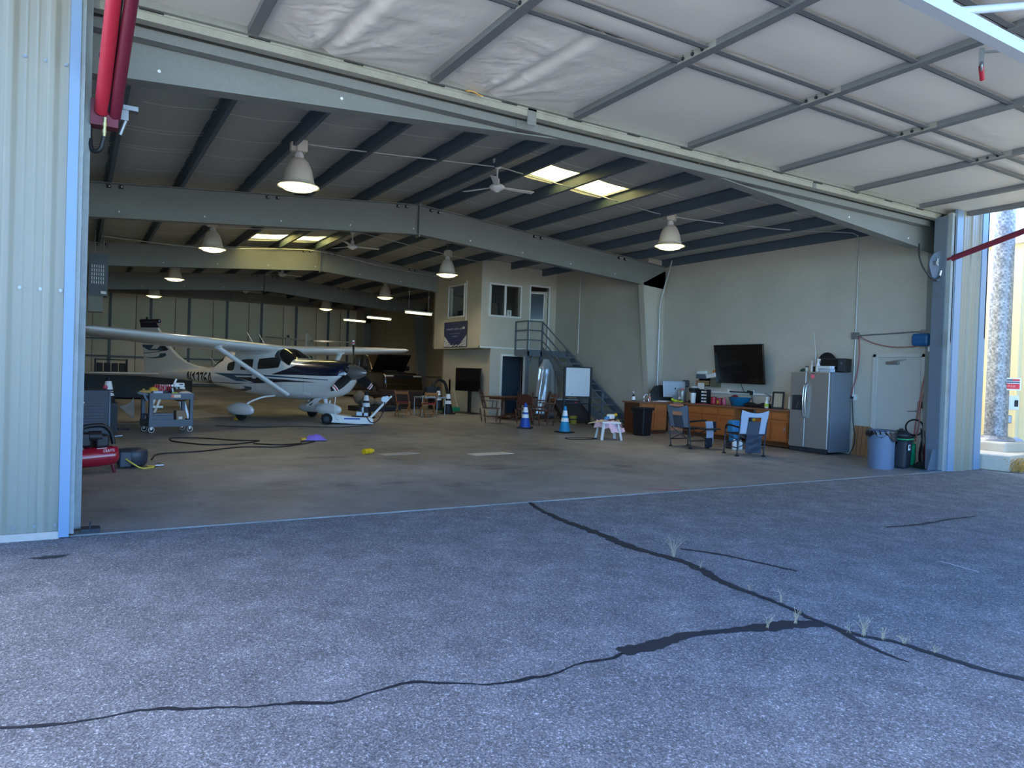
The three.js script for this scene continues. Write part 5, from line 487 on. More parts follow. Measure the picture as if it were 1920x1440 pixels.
  { const m = on('pod_rack', 'black rack of coffee pods on the counter', 'rack', 13.62, -13.17, W90); obj('frame', [b2(-0.11, 0.11, 0, 0.34, -0.06, -0.05), b2(-0.12, -0.11, 0, 0.36, -0.07, 0.07), b2(0.11, 0.12, 0, 0.36, -0.07, 0.07)], M.black, m); for (let j = 0; j < 4; j++) { obj('shelf', b2(-0.11, 0.11, 0.02 + j * 0.08, 0.028 + j * 0.08, -0.05, 0.07), M.dark, m); for (let i = 0; i < 3; i++) obj('pod', cy(0.024, 0.028, 0.04, -0.07 + i * 0.07, 0.055 + j * 0.08, 0.03, 12), M.whiteMatte, m); } }
  const can = (l, x, z, r, h2, c, lid) => { const m = on('coffee_can', l, 'can', x, z); obj('can', lathe([[0.001, 0], [r, 0], [r, 0.02], [r * 0.97, 0.03], [r, h2 * 0.9], [r * 0.9, h2], [0.001, h2]], 24), c, m); obj('lid', cy(r * 0.98, r * 0.98, 0.015, 0, h2, 0, 24), lid, m); return m; };
  can('large red coffee can left of the red and yellow one', 13.62, -12.88, 0.07, 0.18, M.red, M.maroon); { const m = can('red coffee can with a yellow patch on the counter', 13.62, -12.68, 0.07, 0.16, M.red, M.maroon); obj('patch', tf(new THREE.CylinderGeometry(0.0715, 0.0715, 0.07, 12, 1, true, -2.2, 0.9), 0, 0.07, 0), M.yellow, m); }
  { const m = on('drink_bottle', 'pink bottle standing in front of the blue basin', 'bottle', 13.5, -12.42); obj('bottle', lathe([[0.001, 0], [0.04, 0], [0.042, 0.09], [0.03, 0.15], [0.014, 0.18], [0.001, 0.18]], 18), S(0xd15a78, 0.3), m); obj('cap', cy(0.016, 0.016, 0.02, 0, 0.18, 0, 14), M.maroon, m); }
  one('blue_cup', 'pale blue cup between the red can and the pink bottle', 'cup', tf(lathe([[0.001, 0], [0.03, 0], [0.038, 0.13], [0.034, 0.13], [0.028, 0.01]], 18), 13.6, T, -12.54), S(0x9cc4d8, 0.4));
  { const m = on('basin', 'teal blue plastic basin holding dishes', 'basin', 13.62, -12.06); const o = obj('tub', lathe([[0.001, 0], [0.2, 0], [0.29, 0.2], [0.31, 0.2], [0.305, 0.21], [0.28, 0.21], [0.19, 0.012], [0.001, 0.012]], 36), S(0x12719a, 0.35), m); o.scale.set(0.75, 1, 1); obj('bowl', sph(0.09, -0.03, 0.2, -0.12, 1, 0.7, 1), M.maroon, m); }
  one('black_mat', 'black folded bag lying flat on the counter beside the basin', 'bag', [rb(0.3, 0.08, 0.6, 0.035, 13.6, T + 0.04, -11.5), sph(0.1, 13.62, T + 0.08, -11.3, 1, 0.4, 1.4), sph(0.1, 13.58, T + 0.07, -11.68, 1.1, 0.4, 1.2)], M.black);
  sprayB('white and green spray bottle left of the picture frame', 13.45, T, -11.12, M.white, M.white, S(0xb7cf3a, 0.5)); sprayB('pale blue spray bottle just before the picture frame', 13.6, T, -11.06, S(0xb9c9dd, 0.3), M.whiteMatte, S(0x7d93b8, 0.5)); sprayB('spray bottle with a red trigger at the back of the counter', 13.75, T, -11.16, M.white, M.red, null);
  { const m = on('picture_frame', 'black picture frame propped on the counter near the refrigerator', 'picture frame', 13.52, -10.88, W90 + R(28)); const g = (n, q, mt) => obj(n, q, mt, m).rotation.set(R(-14), 0, 0); g('frame', [b2(-0.13, -0.09, 0, 0.4, -0.012, 0.012), b2(0.09, 0.13, 0, 0.4, -0.012, 0.012), b2(-0.13, 0.13, 0.36, 0.4, -0.012, 0.012), b2(-0.13, 0.13, 0, 0.04, -0.012, 0.012)], M.black); g('print', b2(-0.09, 0.09, 0.04, 0.36, -0.008, 0.002), S(0xb6a98e, 0.7)); obj('easel_back', bar([0, 0.3, -0.1], [0, 0.0, -0.22], 0.06, 0.01), M.black, m); }
  { const m = on('paper_towel', 'white paper towel roll beside the refrigerator', 'paper towel', 13.55, -10.55); obj('roll', cy(0.055, 0.055, 0.27, 0, 0.15, 0, 24), M.whiteMatte, m); obj('holder', [cy(0.07, 0.07, 0.015, 0, 0.008, 0, 24), cy(0.008, 0.008, 0.31, 0, 0.155, 0, 8)], M.black, m); }
  { const m = on('red_placemat', 'red folder lying flat on the counter edge', 'folder', 13.36, -12.95, R(8)); obj('cover', b2(-0.09, 0.09, 0, 0.01, -0.22, 0.22), M.red, m); }
  // knee space clutter
  { const m = thing('backpack', 'black and teal backpack stuffed in the knee space under the counter', 'backpack', [13.55, FY(-11.5), -11.55], W90); obj('pack', [rb(0.42, 0.5, 0.26, 0.1, -0.02, 0.28, 0), sph(0.2, -0.05, 0.5, 0, 1, 0.7, 0.8)], M.black, m); obj('pocket', [rb(0.2, 0.3, 0.1, 0.05, 0.14, 0.45, 0.12), sph(0.1, 0.14, 0.62, 0.1, 1, 0.8, 0.8)], S(0x1f7d96, 0.6), m); obj('patch', sph(0.05, 0.16, 0.55, 0.18, 1, 0.8, 0.4), M.yellow, m); }
  // wall things
  { const m = thing('wall_television', 'large black television tilted on the wall above the counter', 'television', [13.9, 1.93, -12.24], W90); const g = (n, q, mt) => { const o = obj(n, q, mt, m); o.rotation.set(R(7), R(-7), R(0.5)); return o; }; g('screen', rb(1.7, 0.95, 0.05, 0.008, 0, 0, 0.14), M.screen, m); g('bezel', [b2(-0.85, 0.85, -0.475, -0.46, 0.165, 0.169), b2(-0.85, 0.85, 0.46, 0.475, 0.165, 0.169)], M.black); obj('bracket', [b2(-0.2, 0.2, -0.15, 0.15, -0.09, -0.07), rod([0, 0, -0.08], [0, 0, 0.12], 0.03)], M.dark, m); obj('cord', tube([[-0.05, -0.45, 0.02], [-0.05, -0.6, -0.06], [0.02, -0.7, -0.07], [0.12, -0.72, -0.07]], 0.006), M.black, m); }
  { const m = thing('file_organizer', 'wall file organizer crammed with papers left of the television', 'organizer', [13.99, 1.34, -13.44], W90); for (let j = 0; j < 2; j++) { obj('tray', [b2(-0.3, 0.06, 0.02 + j * 0.17, 0.14 + j * 0.17, 0.02, 0.14), b2(-0.3, 0.06, 0, 0.3, 0, 0.02)], j ? M.greyPlastic : S(0x9a7a52, 0.7), m); } obj('papers', [tf(b2(-0.14, 0.14, 0, 0.1, -0.05, 0.05), -0.14, 0.29, 0.07, 0.2, 0, 0.05), tf(b2(-0.14, 0.16, 0, 0.1, -0.06, 0.06), 0.2, 0.24, 0.08, 0.3, 0, 0.12)], M.white, m); obj('envelope', b2(0.16, 0.4, 0.22, 0.42, 0.005, 0.02), S(0xcf7f35, 0.7), m); obj('pouch', [b2(0.12, 0.44, -0.02, 0.2, 0.005, 0.05), b2(0.16, 0.34, 0.0, 0.17, 0.05, 0.056)], S(0x6b6a58, 0.6), m); obj('notice', b2(-0.22, 0.0, -0.12, 0.08, 0.141, 0.145), M.whiteMatte, m); obj('document_frame', [b2(-0.5, -0.28, -0.12, -0.1, 0, 0.02), b2(-0.5, -0.28, 0.08, 0.1, 0, 0.02), b2(-0.5, -0.48, -0.1, 0.08, 0, 0.02), b2(-0.48, -0.28, -0.1, 0.08, 0, 0.006)], M.conduit, m); }
  { const m = thing('cable_raceway', 'white cable raceway with sockets and tangled black leads under the television', 'raceway', [13.99, 1.2, -12.1], W90); obj('channel', b2(-1.3, 0.9, -0.02, 0.02, 0, 0.025), M.white, m); for (const x of [-0.62, 0.12, 0.75]) obj('socket', rb(0.08, 0.12, 0.035, 0.006, x, 0.03, 0.018), M.white, m); obj('power_strip', rb(0.62, 0.03, 0.05, 0.01, -0.25, 0.03, 0.05), M.black, m); obj('adapters', [rb(0.07, 0.1, 0.06, 0.012, 0.12, 0.02, 0.06), rb(0.06, 0.06, 0.07, 0.012, 0.03, 0.05, 0.05)], M.black, m); obj('lead', [tube([[0.12, -0.04, 0.06], [0.2, -0.2, 0.08], [0.3, -0.28, 0.12]], 0.006), tube([[0.5, 0.02, 0.04], [0.66, -0.02, 0.05], [0.68, -0.14, 0.06], [0.56, -0.26, 0.12]], 0.007)], M.black, m); }
  // man door
  { const d = struct('door_3'), x = 13.995; obj('door_frame', [b2(x - 0.04, x + 0.01, 0, 2.14, -8.92, -8.86), b2(x - 0.04, x + 0.01, 0, 2.14, -7.92, -7.86), b2(x - 0.04, x + 0.01, 2.08, 2.14, -8.92, -7.86), b2(x - 0.02, x, 0, 2.08, -8.86, -8.82)], S(0xc9c9c2, 0.5), d); obj('door_leaf', b2(x - 0.012, x + 0.01, 0.02, 2.07, -8.84, -7.93), S(0xbfc1bb, 0.5), d); obj('closer', [rb(0.06, 0.06, 0.26, 0.012, x - 0.04, 1.96, -8.5), bar([x - 0.06, 2.0, -8.5], [x - 0.07, 2.03, -8.22], 0.02, 0.012)], M.steel, d); obj('handle', [cy(0.03, 0.03, 0.02, x - 0.02, 1.03, -7.99, 16, 0, 0, Math.PI / 2), rod([x - 0.05, 1.03, -7.99], [x - 0.06, 1.02, -8.15], 0.011)], M.steel, d); }
  one('junction_box', 'grey junction box at the bend of the wall conduits', 'box', [rb(0.07, 0.14, 0.14, 0.006, 13.96, 2.53, -9.34), cy(0.02, 0.02, 0.06, 13.96, 2.53, -9.24, 10, Math.PI / 2)], S(0x7e7f80, 0.5, 0.3));
  one('conduit', 'dark horizontal conduit running from the junction box to the blue reel', 'conduit', tube([[13.96, 2.53, -9.27], [13.96, 2.55, -8.6], [13.96, 2.57, -8.05], [13.96, 2.52, -7.92]], 0.013, 40), M.steel); one('conduit', 'bright vertical conduit dropping from the junction box to the outlet', 'conduit', rod([13.97, 2.47, -9.34], [13.97, 1.3, -9.34], 0.013), M.conduit);
  { const m = thing('wall_outlet', 'white outlet box with plugs behind the refrigerator', 'outlet', [13.98, 1.24, -9.33], W90); obj('box', rb(0.14, 0.12, 0.04, 0.008, 0, 0, 0), M.whiteMatte, m); obj('plug', [rb(0.05, 0.05, 0.06, 0.01, -0.02, -0.01, 0.04), rb(0.04, 0.04, 0.05, 0.01, -0.05, 0.03, 0.04)], M.black, m); }
  one('black_lead', 'black power cord hanging from the outlet over the wooden board', 'cord', tube([[13.93, 1.2, -9.33], [13.92, 0.9, -9.3], [13.93, 0.62, -9.28], [13.9, 0.45, -9.22], [13.88, 0.25, -9.22], [13.86, 0.05, -9.3]], 0.009), M.black);
  one('red_lead', 'red cord draped from the junction box down to the outlet', 'cord', tube([[13.94, 2.5, -9.24], [13.94, 2.1, -9.22], [13.94, 1.7, -9.26], [13.94, 1.45, -9.33], [13.93, 1.27, -9.36]], 0.01), S(0xb3565c, 0.6)); one('red_lead', 'red cord sagging from the junction box to the blue reel', 'cord', tube([[13.94, 2.5, -9.22], [13.94, 2.36, -8.9], [13.94, 2.28, -8.5], [13.94, 2.28, -8.1], [13.92, 2.32, -7.95]], 0.011), S(0xa5716c, 0.6));
  { const m = thing('cord_reel', 'blue cord reel box hung high beside the right door column', 'reel', [13.8, 2.4, -7.82], W90); obj('case', rb(0.34, 0.24, 0.28, 0.06, 0, 0, 0), S(0x1c5f96, 0.4), m); obj('bracket', b2(-0.08, 0.08, 0.1, 0.2, -0.16, -0.02), M.steel, m); }
  one('hanging_cord', 'pair of thin pale rods hanging from the blue reel', 'cord', [rod([13.82, 2.28, -7.9], [13.92, 1.2, -7.9], 0.007), rod([13.82, 2.28, -7.78], [13.85, 1.0, -7.76], 0.009)], M.conduit); one('orange_hose', 'faded red hose looped beside the right door column', 'hose', [tube([[13.85, 1.9, -7.75], [13.86, 1.5, -7.84], [13.87, 1.1, -7.9], [13.86, 0.75, -7.94], [13.8, 0.5, -7.92]], 0.014), tube([[13.85, 1.6, -7.74], [13.84, 1.2, -7.84], [13.84, 0.8, -7.86], [13.8, 0.45, -7.9]], 0.014)], S(0xb07468, 0.6));
  { const m = thing('switch_plate', 'pair of metal switch boxes beside the man door', 'switch', [13.98, 1.15, -7.84], W90); obj('box', rb(0.12, 0.14, 0.05, 0.008, -0.08, 0, 0), M.steel, m); obj('box', rb(0.12, 0.16, 0.05, 0.008, 0.09, 0.0, 0), M.whiteMatte, m); obj('socket', cy(0.03, 0.03, 0.06, 0.09, 0.0, 0.01, 14, Math.PI / 2), M.black, m); }
  { const m = thing('motion_sensor', 'small white sensor on the door column', 'sensor', [13.5, 2.2, -7.5]); obj('body', [rb(0.1, 0.1, 0.08, 0.02, 0, 0, 0), cy(0.03, 0.03, 0.04, 0.02, -0.07, 0.01, 14)], M.white, m); }
  { const m = thing('wooden_board', 'brown wood panel leaning on the wall right of the refrigerator', 'board', [13.9, FY(-9.1), -9.08], W90); obj('panel', [tf(b2(-0.2, 0.2, 0, 0.62, -0.008, 0.008), 0, 0, 0, R(-6), 0, 0)], M.ply, m); obj('groove', [-0.1, 0.0, 0.1].map((x) => tf(b2(x - 0.004, x + 0.004, 0.01, 0.61, 0.0085, 0.009), 0, 0, 0, R(-6), 0, 0)), M.brown, m).userData.kind = 'stuff'; }
  { const m = thing('hose_coil', 'black rubber hose coiled in a ring beside the broom', 'hose', [13.8, 0.72, -7.92], R(-50)); obj('coil', tor(0.15, 0.015, 0, 0, 0), M.rubber, m); obj('tail', tube([[0.15, 0, 0], [0.14, -0.2, 0.02], [0.1, -0.5, 0.03], [0.12, -0.7, 0.02]], 0.022), M.rubber, m); }
}
// ---------------------------------------------------------------- bins and tools by the right jamb
{
  const g = thing('rubbish_can', 'large grey-blue rubbish can with a black liner folded over the rim', 'bin', [12.42, 0.015, -7.72], R(20)); const bl = S(0x61738a, 0.45);
  obj('body', [(() => { const q = new THREE.CylinderGeometry(0.27, 0.24, 0.66, 40); q.scale(1, 1, 0.85); return tf(q, 0, 0.33, 0); })(), ...[-0.9, 0.3, 1.5].map((a) => rb(0.02, 0.6, 0.02, 0.006, Math.cos(a) * 0.25, 0.33, Math.sin(a) * 0.21))], bl, g);
  obj('rim', (() => { const q = new THREE.TorusGeometry(0.275, 0.016, 8, 40); q.rotateX(Math.PI / 2); q.scale(1, 1, 0.85); return tf(q, 0, 0.665, 0); })(), bl, g); obj('side_grip', [rb(0.05, 0.05, 0.12, 0.015, -0.29, 0.6, 0.05)], bl, g);
  obj('liner', grid(70, 12, (u, v) => { const a = u * 6.2832, d = 0.1 + 0.14 * cl(Math.cos(a - 0.9)) + 0.03 * Math.sin(a * 7), r = 0.268 + (v > 0.25 ? 0.024 + 0.012 * Math.sin(a * 19 + v * 6) : -0.02 + v * 0.16), y = v < 0.25 ? 0.62 + v * 0.28 : 0.69 - (v - 0.25) / 0.75 * d; return [Math.cos(a) * r, y, Math.sin(a) * r * 0.86]; }), P({ color: 0x16181d, roughness: 0.25, clearcoat: 0.6, side: THREE.DoubleSide }), g);
  const b = thing('waste_bin', 'slim black bin with a domed lid and a green band', 'bin', [12.92, 0.015, -7.66], R(15)); obj('body', prismBin(0.2, 0.16, 0.52), M.dark, b); obj('band', rb(0.4, 0.035, 0.36, 0.03, 0, 0.535, 0), S(0x3fae72, 0.5), b); obj('lid', [rb(0.42, 0.04, 0.38, 0.02, 0, 0.565, 0), sph(0.18, 0, 0.58, 0, 1, 0.66, 0.9), rb(0.1, 0.03, 0.05, 0.01, 0.02, 0.7, 0)], M.black, b); obj('sticker', [b2(-0.17, -0.06, 0.34, 0.44, 0.178, 0.186)], M.white, b); obj('sticker_mark', [rb(0.05, 0.05, 0.004, 0.001, -0.115, 0.4, 0.1885)], M.black, b);
  function prismBin(a, c, h) { const q = new RoundedBoxGeometry(2 * a, h, 2 * c, 3, 0.05); const p = q.attributes.position; for (let i = 0; i < p.count; i++) { const k = 0.86 + 0.14 * (p.getY(i) / h + 0.5); p.setX(i, p.getX(i) * k); p.setZ(i, p.getZ(i) * k); } q.computeVertexNormals(); return tf(q, 0, h / 2, 0); }
  const wob = fbm(6, 90); one('green_bag', 'shiny green plastic bag standing beside the slim black bin', 'bag', tf(shellBag(0.14, 0.48), 13.24, 0.015, -7.68), P({ color: 0x0f8a5a, roughness: 0.2, clearcoat: 0.8 }));
  function shellBag(r, h) { return grid(40, 26, (u, v) => { const a = u * 6.2832, w = (v < 0.08 ? v / 0.08 : 1) * (0.92 + 0.12 * Math.sin(v * 3.1)), k = r * w * (1 + 0.22 * (wob(u, v) - 0.5) + 0.1 * (wob(u * 3 % 1, v * 3 % 1) - 0.5)); return [Math.cos(a) * k, h * v + (v > 0.95 ? 0.02 * Math.sin(a * 5) : 0), Math.sin(a) * k * 0.7 * (v > 0.9 ? 0.5 : 1)]; }); }
  const e = thing('fire_extinguisher', 'dark red fire extinguisher half hidden behind the broom', 'extinguisher', [13.52, 0.015, -7.5]); obj('cylinder', lathe([[0.001, 0], [0.075, 0], [0.08, 0.03], [0.08, 0.36], [0.06, 0.43], [0.02, 0.46], [0.001, 0.46]], 24), S(0x6a1a26, 0.35), e); obj('valve', [cy(0.02, 0.02, 0.06, 0, 0.48, 0, 12), bar([-0.02, 0.52, 0], [0.1, 0.55, 0], 0.02, 0.012)], M.dark, e); obj('hose', tube([[0.02, 0.48, 0], [-0.09, 0.42, 0.03], [-0.1, 0.25, 0.04], [-0.07, 0.14, 0.05]], 0.012), M.conduit, e); obj('label', tf(new THREE.CylinderGeometry(0.081, 0.081, 0.1, 20, 1, true, -1.2, 1.6), 0, 0.3, 0), M.white, e);
  const br = thing('push_broom', 'broom with a wooden handle and black bristles leaning at the jamb', 'broom', [13.42, 0.015, -7.36]); obj('handle', rod([-0.12, 0.3, 0.02], [0.22, 0.95, -0.1], 0.014), S(0xc08a4a, 0.5), br); obj('head', [bar([-0.06, 0.42, 0.0], [-0.14, 0.26, 0.04], 0.08, 0.05)], M.white, br); obj('bristles', prism([[-0.2, 0.02], [0.06, 0.0], [0.02, 0.22], [-0.1, 0.3]], 0.1, 0.02), S(0x14161c, 0.9), br);
  const du = thing('dustpan', 'black dustpan with a thin upright handle beside the green bag', 'dustpan', [13.3, 0.015, -7.45]); obj('pan', [prism([[-0.14, 0], [0.1, 0], [0.06, 0.1], [-0.08, 0.06]], 0.26, 0.01)], M.black, du); obj('handle', [rod([0.02, 0.06, 0], [0.1, 0.72, -0.12], 0.01), rod([0.05, 0.06, 0.06], [0.14, 0.68, -0.08], 0.006)], M.black, du);
  one('lime_hose', 'lime green corrugated hose hooked on the door post', 'hose', tube([[13.56, 0.42, -7.42], [13.6, 0.34, -7.42], [13.54, 0.2, -7.4], [13.5, 0.08, -7.36], [13.55, 0.04, -7.34]], 0.026, 40, 8), S(0xb5c22e, 0.6));
}
// ---------------------------------------------------------------- camping chairs
{
  const fab = S(0xa9b4c4, 0.8), mesh2 = S(0x454b55, 0.85), fr = S(0x4a4f57, 0.35, 0.6);
  const make = (lab, pos, ry, f) => { const c = thing('camping_chair', lab, 'chair', pos, ry); const w = 0.28, d = 0.26; // local front +z
    for (const s of [1, -1]) { obj('front_leg', [rod([s * w, 0.1, d], [s * w, 0.56, d - 0.03], 0.013)], fr, c); obj('rear_leg', [rod([s * w, 0.1, -d], [s * (w - 0.0), 0.88, -d - 0.12], 0.013)], fr, c); obj('armrest', tube([[s * w, 0.5, d - 0.03], [s * w, 0.575, d - 0.08], [s * w, 0.58, 0], [s * w, 0.56, -d - 0.05]], 0.019, 24), M.black, c); obj('side_rail', rod([s * w, 0.16, d], [s * w, 0.16, -d], 0.011), fr, c); for (const z of [d, -d]) { const ft = obj('foot', lathe([[0.001, 0], [0.045, 0], [0.04, 0.018], [0.014, 0.03], [0.012, 0.1]], 14), M.black, c); ft.position.set(s * w, 0, z); } }
    obj('cross_brace', [rod([-w, 0.16, -d], [w, 0.42, -d], 0.01), rod([w, 0.16, -d], [-w, 0.42, -d], 0.01), rod([-w, 0.16, d], [w, 0.4, d], 0.01), rod([w, 0.16, d], [-w, 0.4, d], 0.01)], fr, c);
    obj('seat', shell(8, 8, (u, v, t) => [-w + 2 * w * u, 0.43 - 0.05 * Math.sin(Math.PI * u) * Math.sin(Math.PI * v) - t, -d + 2 * d * v], 0.012), M.black, c);
    const bz = (y) => -d - 0.02 - (y - 0.43) * 0.26; const px = (u) => -w + 2 * w * u; const bk = (u0, u1, y0, y1, cut) => shell(10, 6, (u, v, t) => { const uu = u0 + (u1 - u0) * u, y = y0 + (y1(uu) - y0) * v; return [px(uu), y, bz(y) - t - 0.03 * Math.sin(Math.PI * uu)]; }, 0.01);
    const topY = (u) => 0.9 - 0.06 * Math.sin(Math.PI * u); obj('back_top', bk(0, 1, 0.76, topY), f, c); obj('back_side', bk(0, 0.26, 0.44, () => 0.77), f, c); obj('back_side', bk(0.74, 1, 0.44, () => 0.77), f, c); obj('back_mesh', bk(0.25, 0.75, 0.42, () => 0.68), mesh2, c); obj('back_top_rail', tube([[-w, 0.88, -d - 0.12], [-w * 0.5, 0.86, -d - 0.15], [0, 0.85, -d - 0.16], [w * 0.5, 0.86, -d - 0.15], [w, 0.88, -d - 0.12]], 0.01), M.black, c); return c; };
  const a = make('grey camping chair with a folded side table facing the counter, left of the pair', [11.16, FY(-11.15), -11.2], R(92), S(0x6f7a88, 0.8)); // side table folded
  obj('side_table', [rb(0.26, 0.03, 0.4, 0.01, -0.43, 0.42, 0.12, 0, 0, R(0))].map((g) => g), M.dark, a); obj('side_table_cloth', shell(6, 10, (u, v, t) => [-0.44 - 0.02 * v - t, 0.58 - 0.46 * v, -0.02 + 0.2 * u + 0.03 * Math.sin(v * 3)], 0.02), fab, a); obj('pouch', [rb(0.04, 0.2, 0.2, 0.015, -0.46, 0.14, 0.08), rb(0.03, 0.22, 0.1, 0.01, -0.43, 0.46, 0.26)], S(0x1c2330, 0.8), a);
  const b = make('light grey camping chair seen from behind in front of the knee space', [11.29, FY(-10), -9.85], R(160), fab);
  obj('side_panel', shell(6, 8, (u, v, t) => [0.1 - 0.32 * u + t, 0.42 - 0.36 * v, -0.3 + 0.04 * v], 0.012), S(0x515865, 0.85), b); obj('drink_pouch', rb(0.06, 0.18, 0.12, 0.02, -0.32, 0.36, 0.05), M.dark, b);
  const k = thing('cleaning_bag', 'blue and white bag of cleaning bottles behind the right camping chair', 'bag', [12.0, FY(-10.6), -10.75]); obj('bag', [rb(0.26, 0.3, 0.2, 0.06, 0, 0.46, 0), rb(0.2, 0.2, 0.18, 0.05, 0.02, 0.24, 0)], S(0x2f7fae, 0.5), k); obj('bottle', [tf(lathe([[0.001, 0], [0.05, 0], [0.05, 0.14], [0.016, 0.22], [0.001, 0.22]], 16), -0.1, 0.0, 0.12), tf(lathe([[0.001, 0], [0.045, 0], [0.045, 0.13], [0.014, 0.2], [0.001, 0.2]], 16), 0.06, 0, 0.14)], M.white, k); obj('stand', b2(-0.12, 0.12, 0, 0.16, -0.1, 0.08), M.dark, k);
}
// ---------------------------------------------------------------- white plastic stool with cleaning things, cones, black bin
{
  const z = -12.87, s = thing('plastic_stool', 'white plastic stool standing alone before the counter', 'stool', [10.32, FY(z), z], R(-20)); obj('seat', [rb(0.44, 0.035, 0.44, 0.016, 0, 0.385, 0), tor(0.17, 0.014, 0, 0.36, 0, Math.PI / 2)], M.white, s); for (const [x, q] of [[-1, -1], [1, -1], [-1, 1], [1, 1]]) obj('leg', [bar([x * 0.17, 0.38, q * 0.17], [x * 0.23, 0, q * 0.23], 0.055, 0.03), bar([x * 0.17, 0.36, q * 0.17], [x * 0.15, 0.25, q * 0.17], 0.03, 0.02)], M.white, s);
  const y = FY(z) + 0.403; one('pink_rag', 'pink checked rag draped over the white stool', 'rag', shell(16, 16, (u, v, t) => { const a = u * 2 - 1, b = v * 2 - 1, d = Math.max(0, Math.abs(a) * 0.3 - 0.2, b * 0.36 - 0.2); return [10.34 + a * 0.24 + b * 0.06, y + 0.012 - d * 1.5 + 0.012 * Math.sin(a * 9 + b * 5) + t, z + b * 0.24 - a * 0.05]; }, 0.008), S(0xe8c3d0, 0.85)); one('yellow_cloth', 'yellow cloth hanging over the right side of the white stool', 'cloth', shell(10, 8, (u, v, t) => [10.42 + 0.2 * u, y + 0.03 - Math.max(0, u - 0.55) * 0.3 + 0.01 * Math.sin(v * 8) + t, z - 0.14 + 0.24 * v], 0.008), S(0xd9c85a, 0.85));
  { const b = thing('polisher', 'white and blue hand polisher with a yellow end lying on the stool', 'polisher', [10.32, y + 0.03, z], R(20)); obj('body', [rb(0.2, 0.11, 0.12, 0.03, 0.06, 0.08, 0)], M.white, b); obj('grip', [rb(0.16, 0.07, 0.09, 0.03, -0.1, 0.05, 0)], S(0x4f8fc0, 0.5), b); obj('yellow_end', rod([0.14, 0.09, 0], [0.3, 0.12, 0], 0.035, 14), M.yellow, b); obj('dark_base', rb(0.24, 0.03, 0.1, 0.01, 0.06, 0.015, 0), M.black, b); }
  one('wooden_stick', 'pale wooden stick poking out over the left of the stool', 'stick', rod([10.3, y + 0.06, z + 0.05], [9.78, y - 0.04, z - 0.05], 0.012), S(0xcdb27e, 0.6)); one('polisher_cable', 'black cable hanging off the front of the stool', 'cable', tube([[10.3, y + 0.06, z + 0.1], [10.38, y + 0.04, z + 0.2], [10.46, y - 0.1, z + 0.27], [10.56, y - 0.12, z + 0.2], [10.56, y + 0.03, z + 0.1]], 0.007), M.black); one('cable_loop', 'thin black cable loop on the floor left of the white stool', 'cable', tube([[10.12, FY(z) + 0.01, -13.05], [9.85, FY(z) + 0.01, -13.2], [9.4, FY(z) + 0.01, -13.25], [9.35, FY(z) + 0.01, -12.95], [9.7, FY(z) + 0.01, -12.85], [10.05, FY(z) + 0.01, -12.95]], 0.009, 60), M.black);
  const cone = (lab, x, zz, y0, m, sc = 1, grp) => { const c = thing('traffic_cone', lab, 'cone', [x, y0, zz], rr(0, 1), grp); const h = 0.64 * sc, r0 = 0.145 * sc, R2 = (t) => r0 * (1 - t) + 0.028 * sc * t; obj('base', rb(0.36 * sc, 0.03 * sc, 0.36 * sc, 0.012, 0, 0.015 * sc, 0), M.rubber, c); obj('body', lathe([[r0, 0.03 * sc], [R2(0.5), h * 0.5], [R2(1), h], [0.001, h + 0.004]], 28), m, c); for (const [a, b] of [[0.42, 0.56], [0.64, 0.84]]) obj('reflective_band', lathe([[R2(a) + 0.0025, h * a], [R2(b) + 0.0025, h * b]], 28), M.reflect, c); return c; };
  cone('royal blue traffic cone with two white bands before the wooden table', 9.8, -15.6, FY(-15.6), M.blue); cone('bright teal traffic cone with two white bands left of the white stool', 10.22, -14.45, FY(-14.45), M.teal); cone('black traffic cone with white bands standing behind the tug', 6.75, -18.9, FY(-18.9) + 0.0, M.black, 1.15);
  cone('dark cone with white bands, left of the pair behind the small table', 9.85, -20.9, FY(-20.9) + 0.1, M.black, 1.1, 'dark cones by the green mat'); cone('dark cone with white bands, right of the pair behind the small table', 9.95, -20.4, FY(-20.4), M.black, 1.15, 'dark cones by the green mat');
  const q = thing('waste_bin', 'tall square black rubbish bin at the end of the counter', 'bin', [11.86, FY(-13.6), -13.5], R(10)); { const g = new RoundedBoxGeometry(0.36, 0.64, 0.36, 2, 0.03); const p = g.attributes.position; for (let i = 0; i < p.count; i++) { const k = 0.84 + 0.16 * (p.getY(i) / 0.64 + 0.5); p.setX(i, p.getX(i) * k); p.setZ(i, p.getZ(i) * k); } g.computeVertexNormals(); obj('body', [tf(g, 0, 0.32, 0), rb(0.015, 0.5, 0.01, 0.004, 0.08, 0.3, 0.168)], M.black, q); obj('rim', rb(0.42, 0.07, 0.42, 0.02, 0, 0.655, 0), M.black, q); }
}
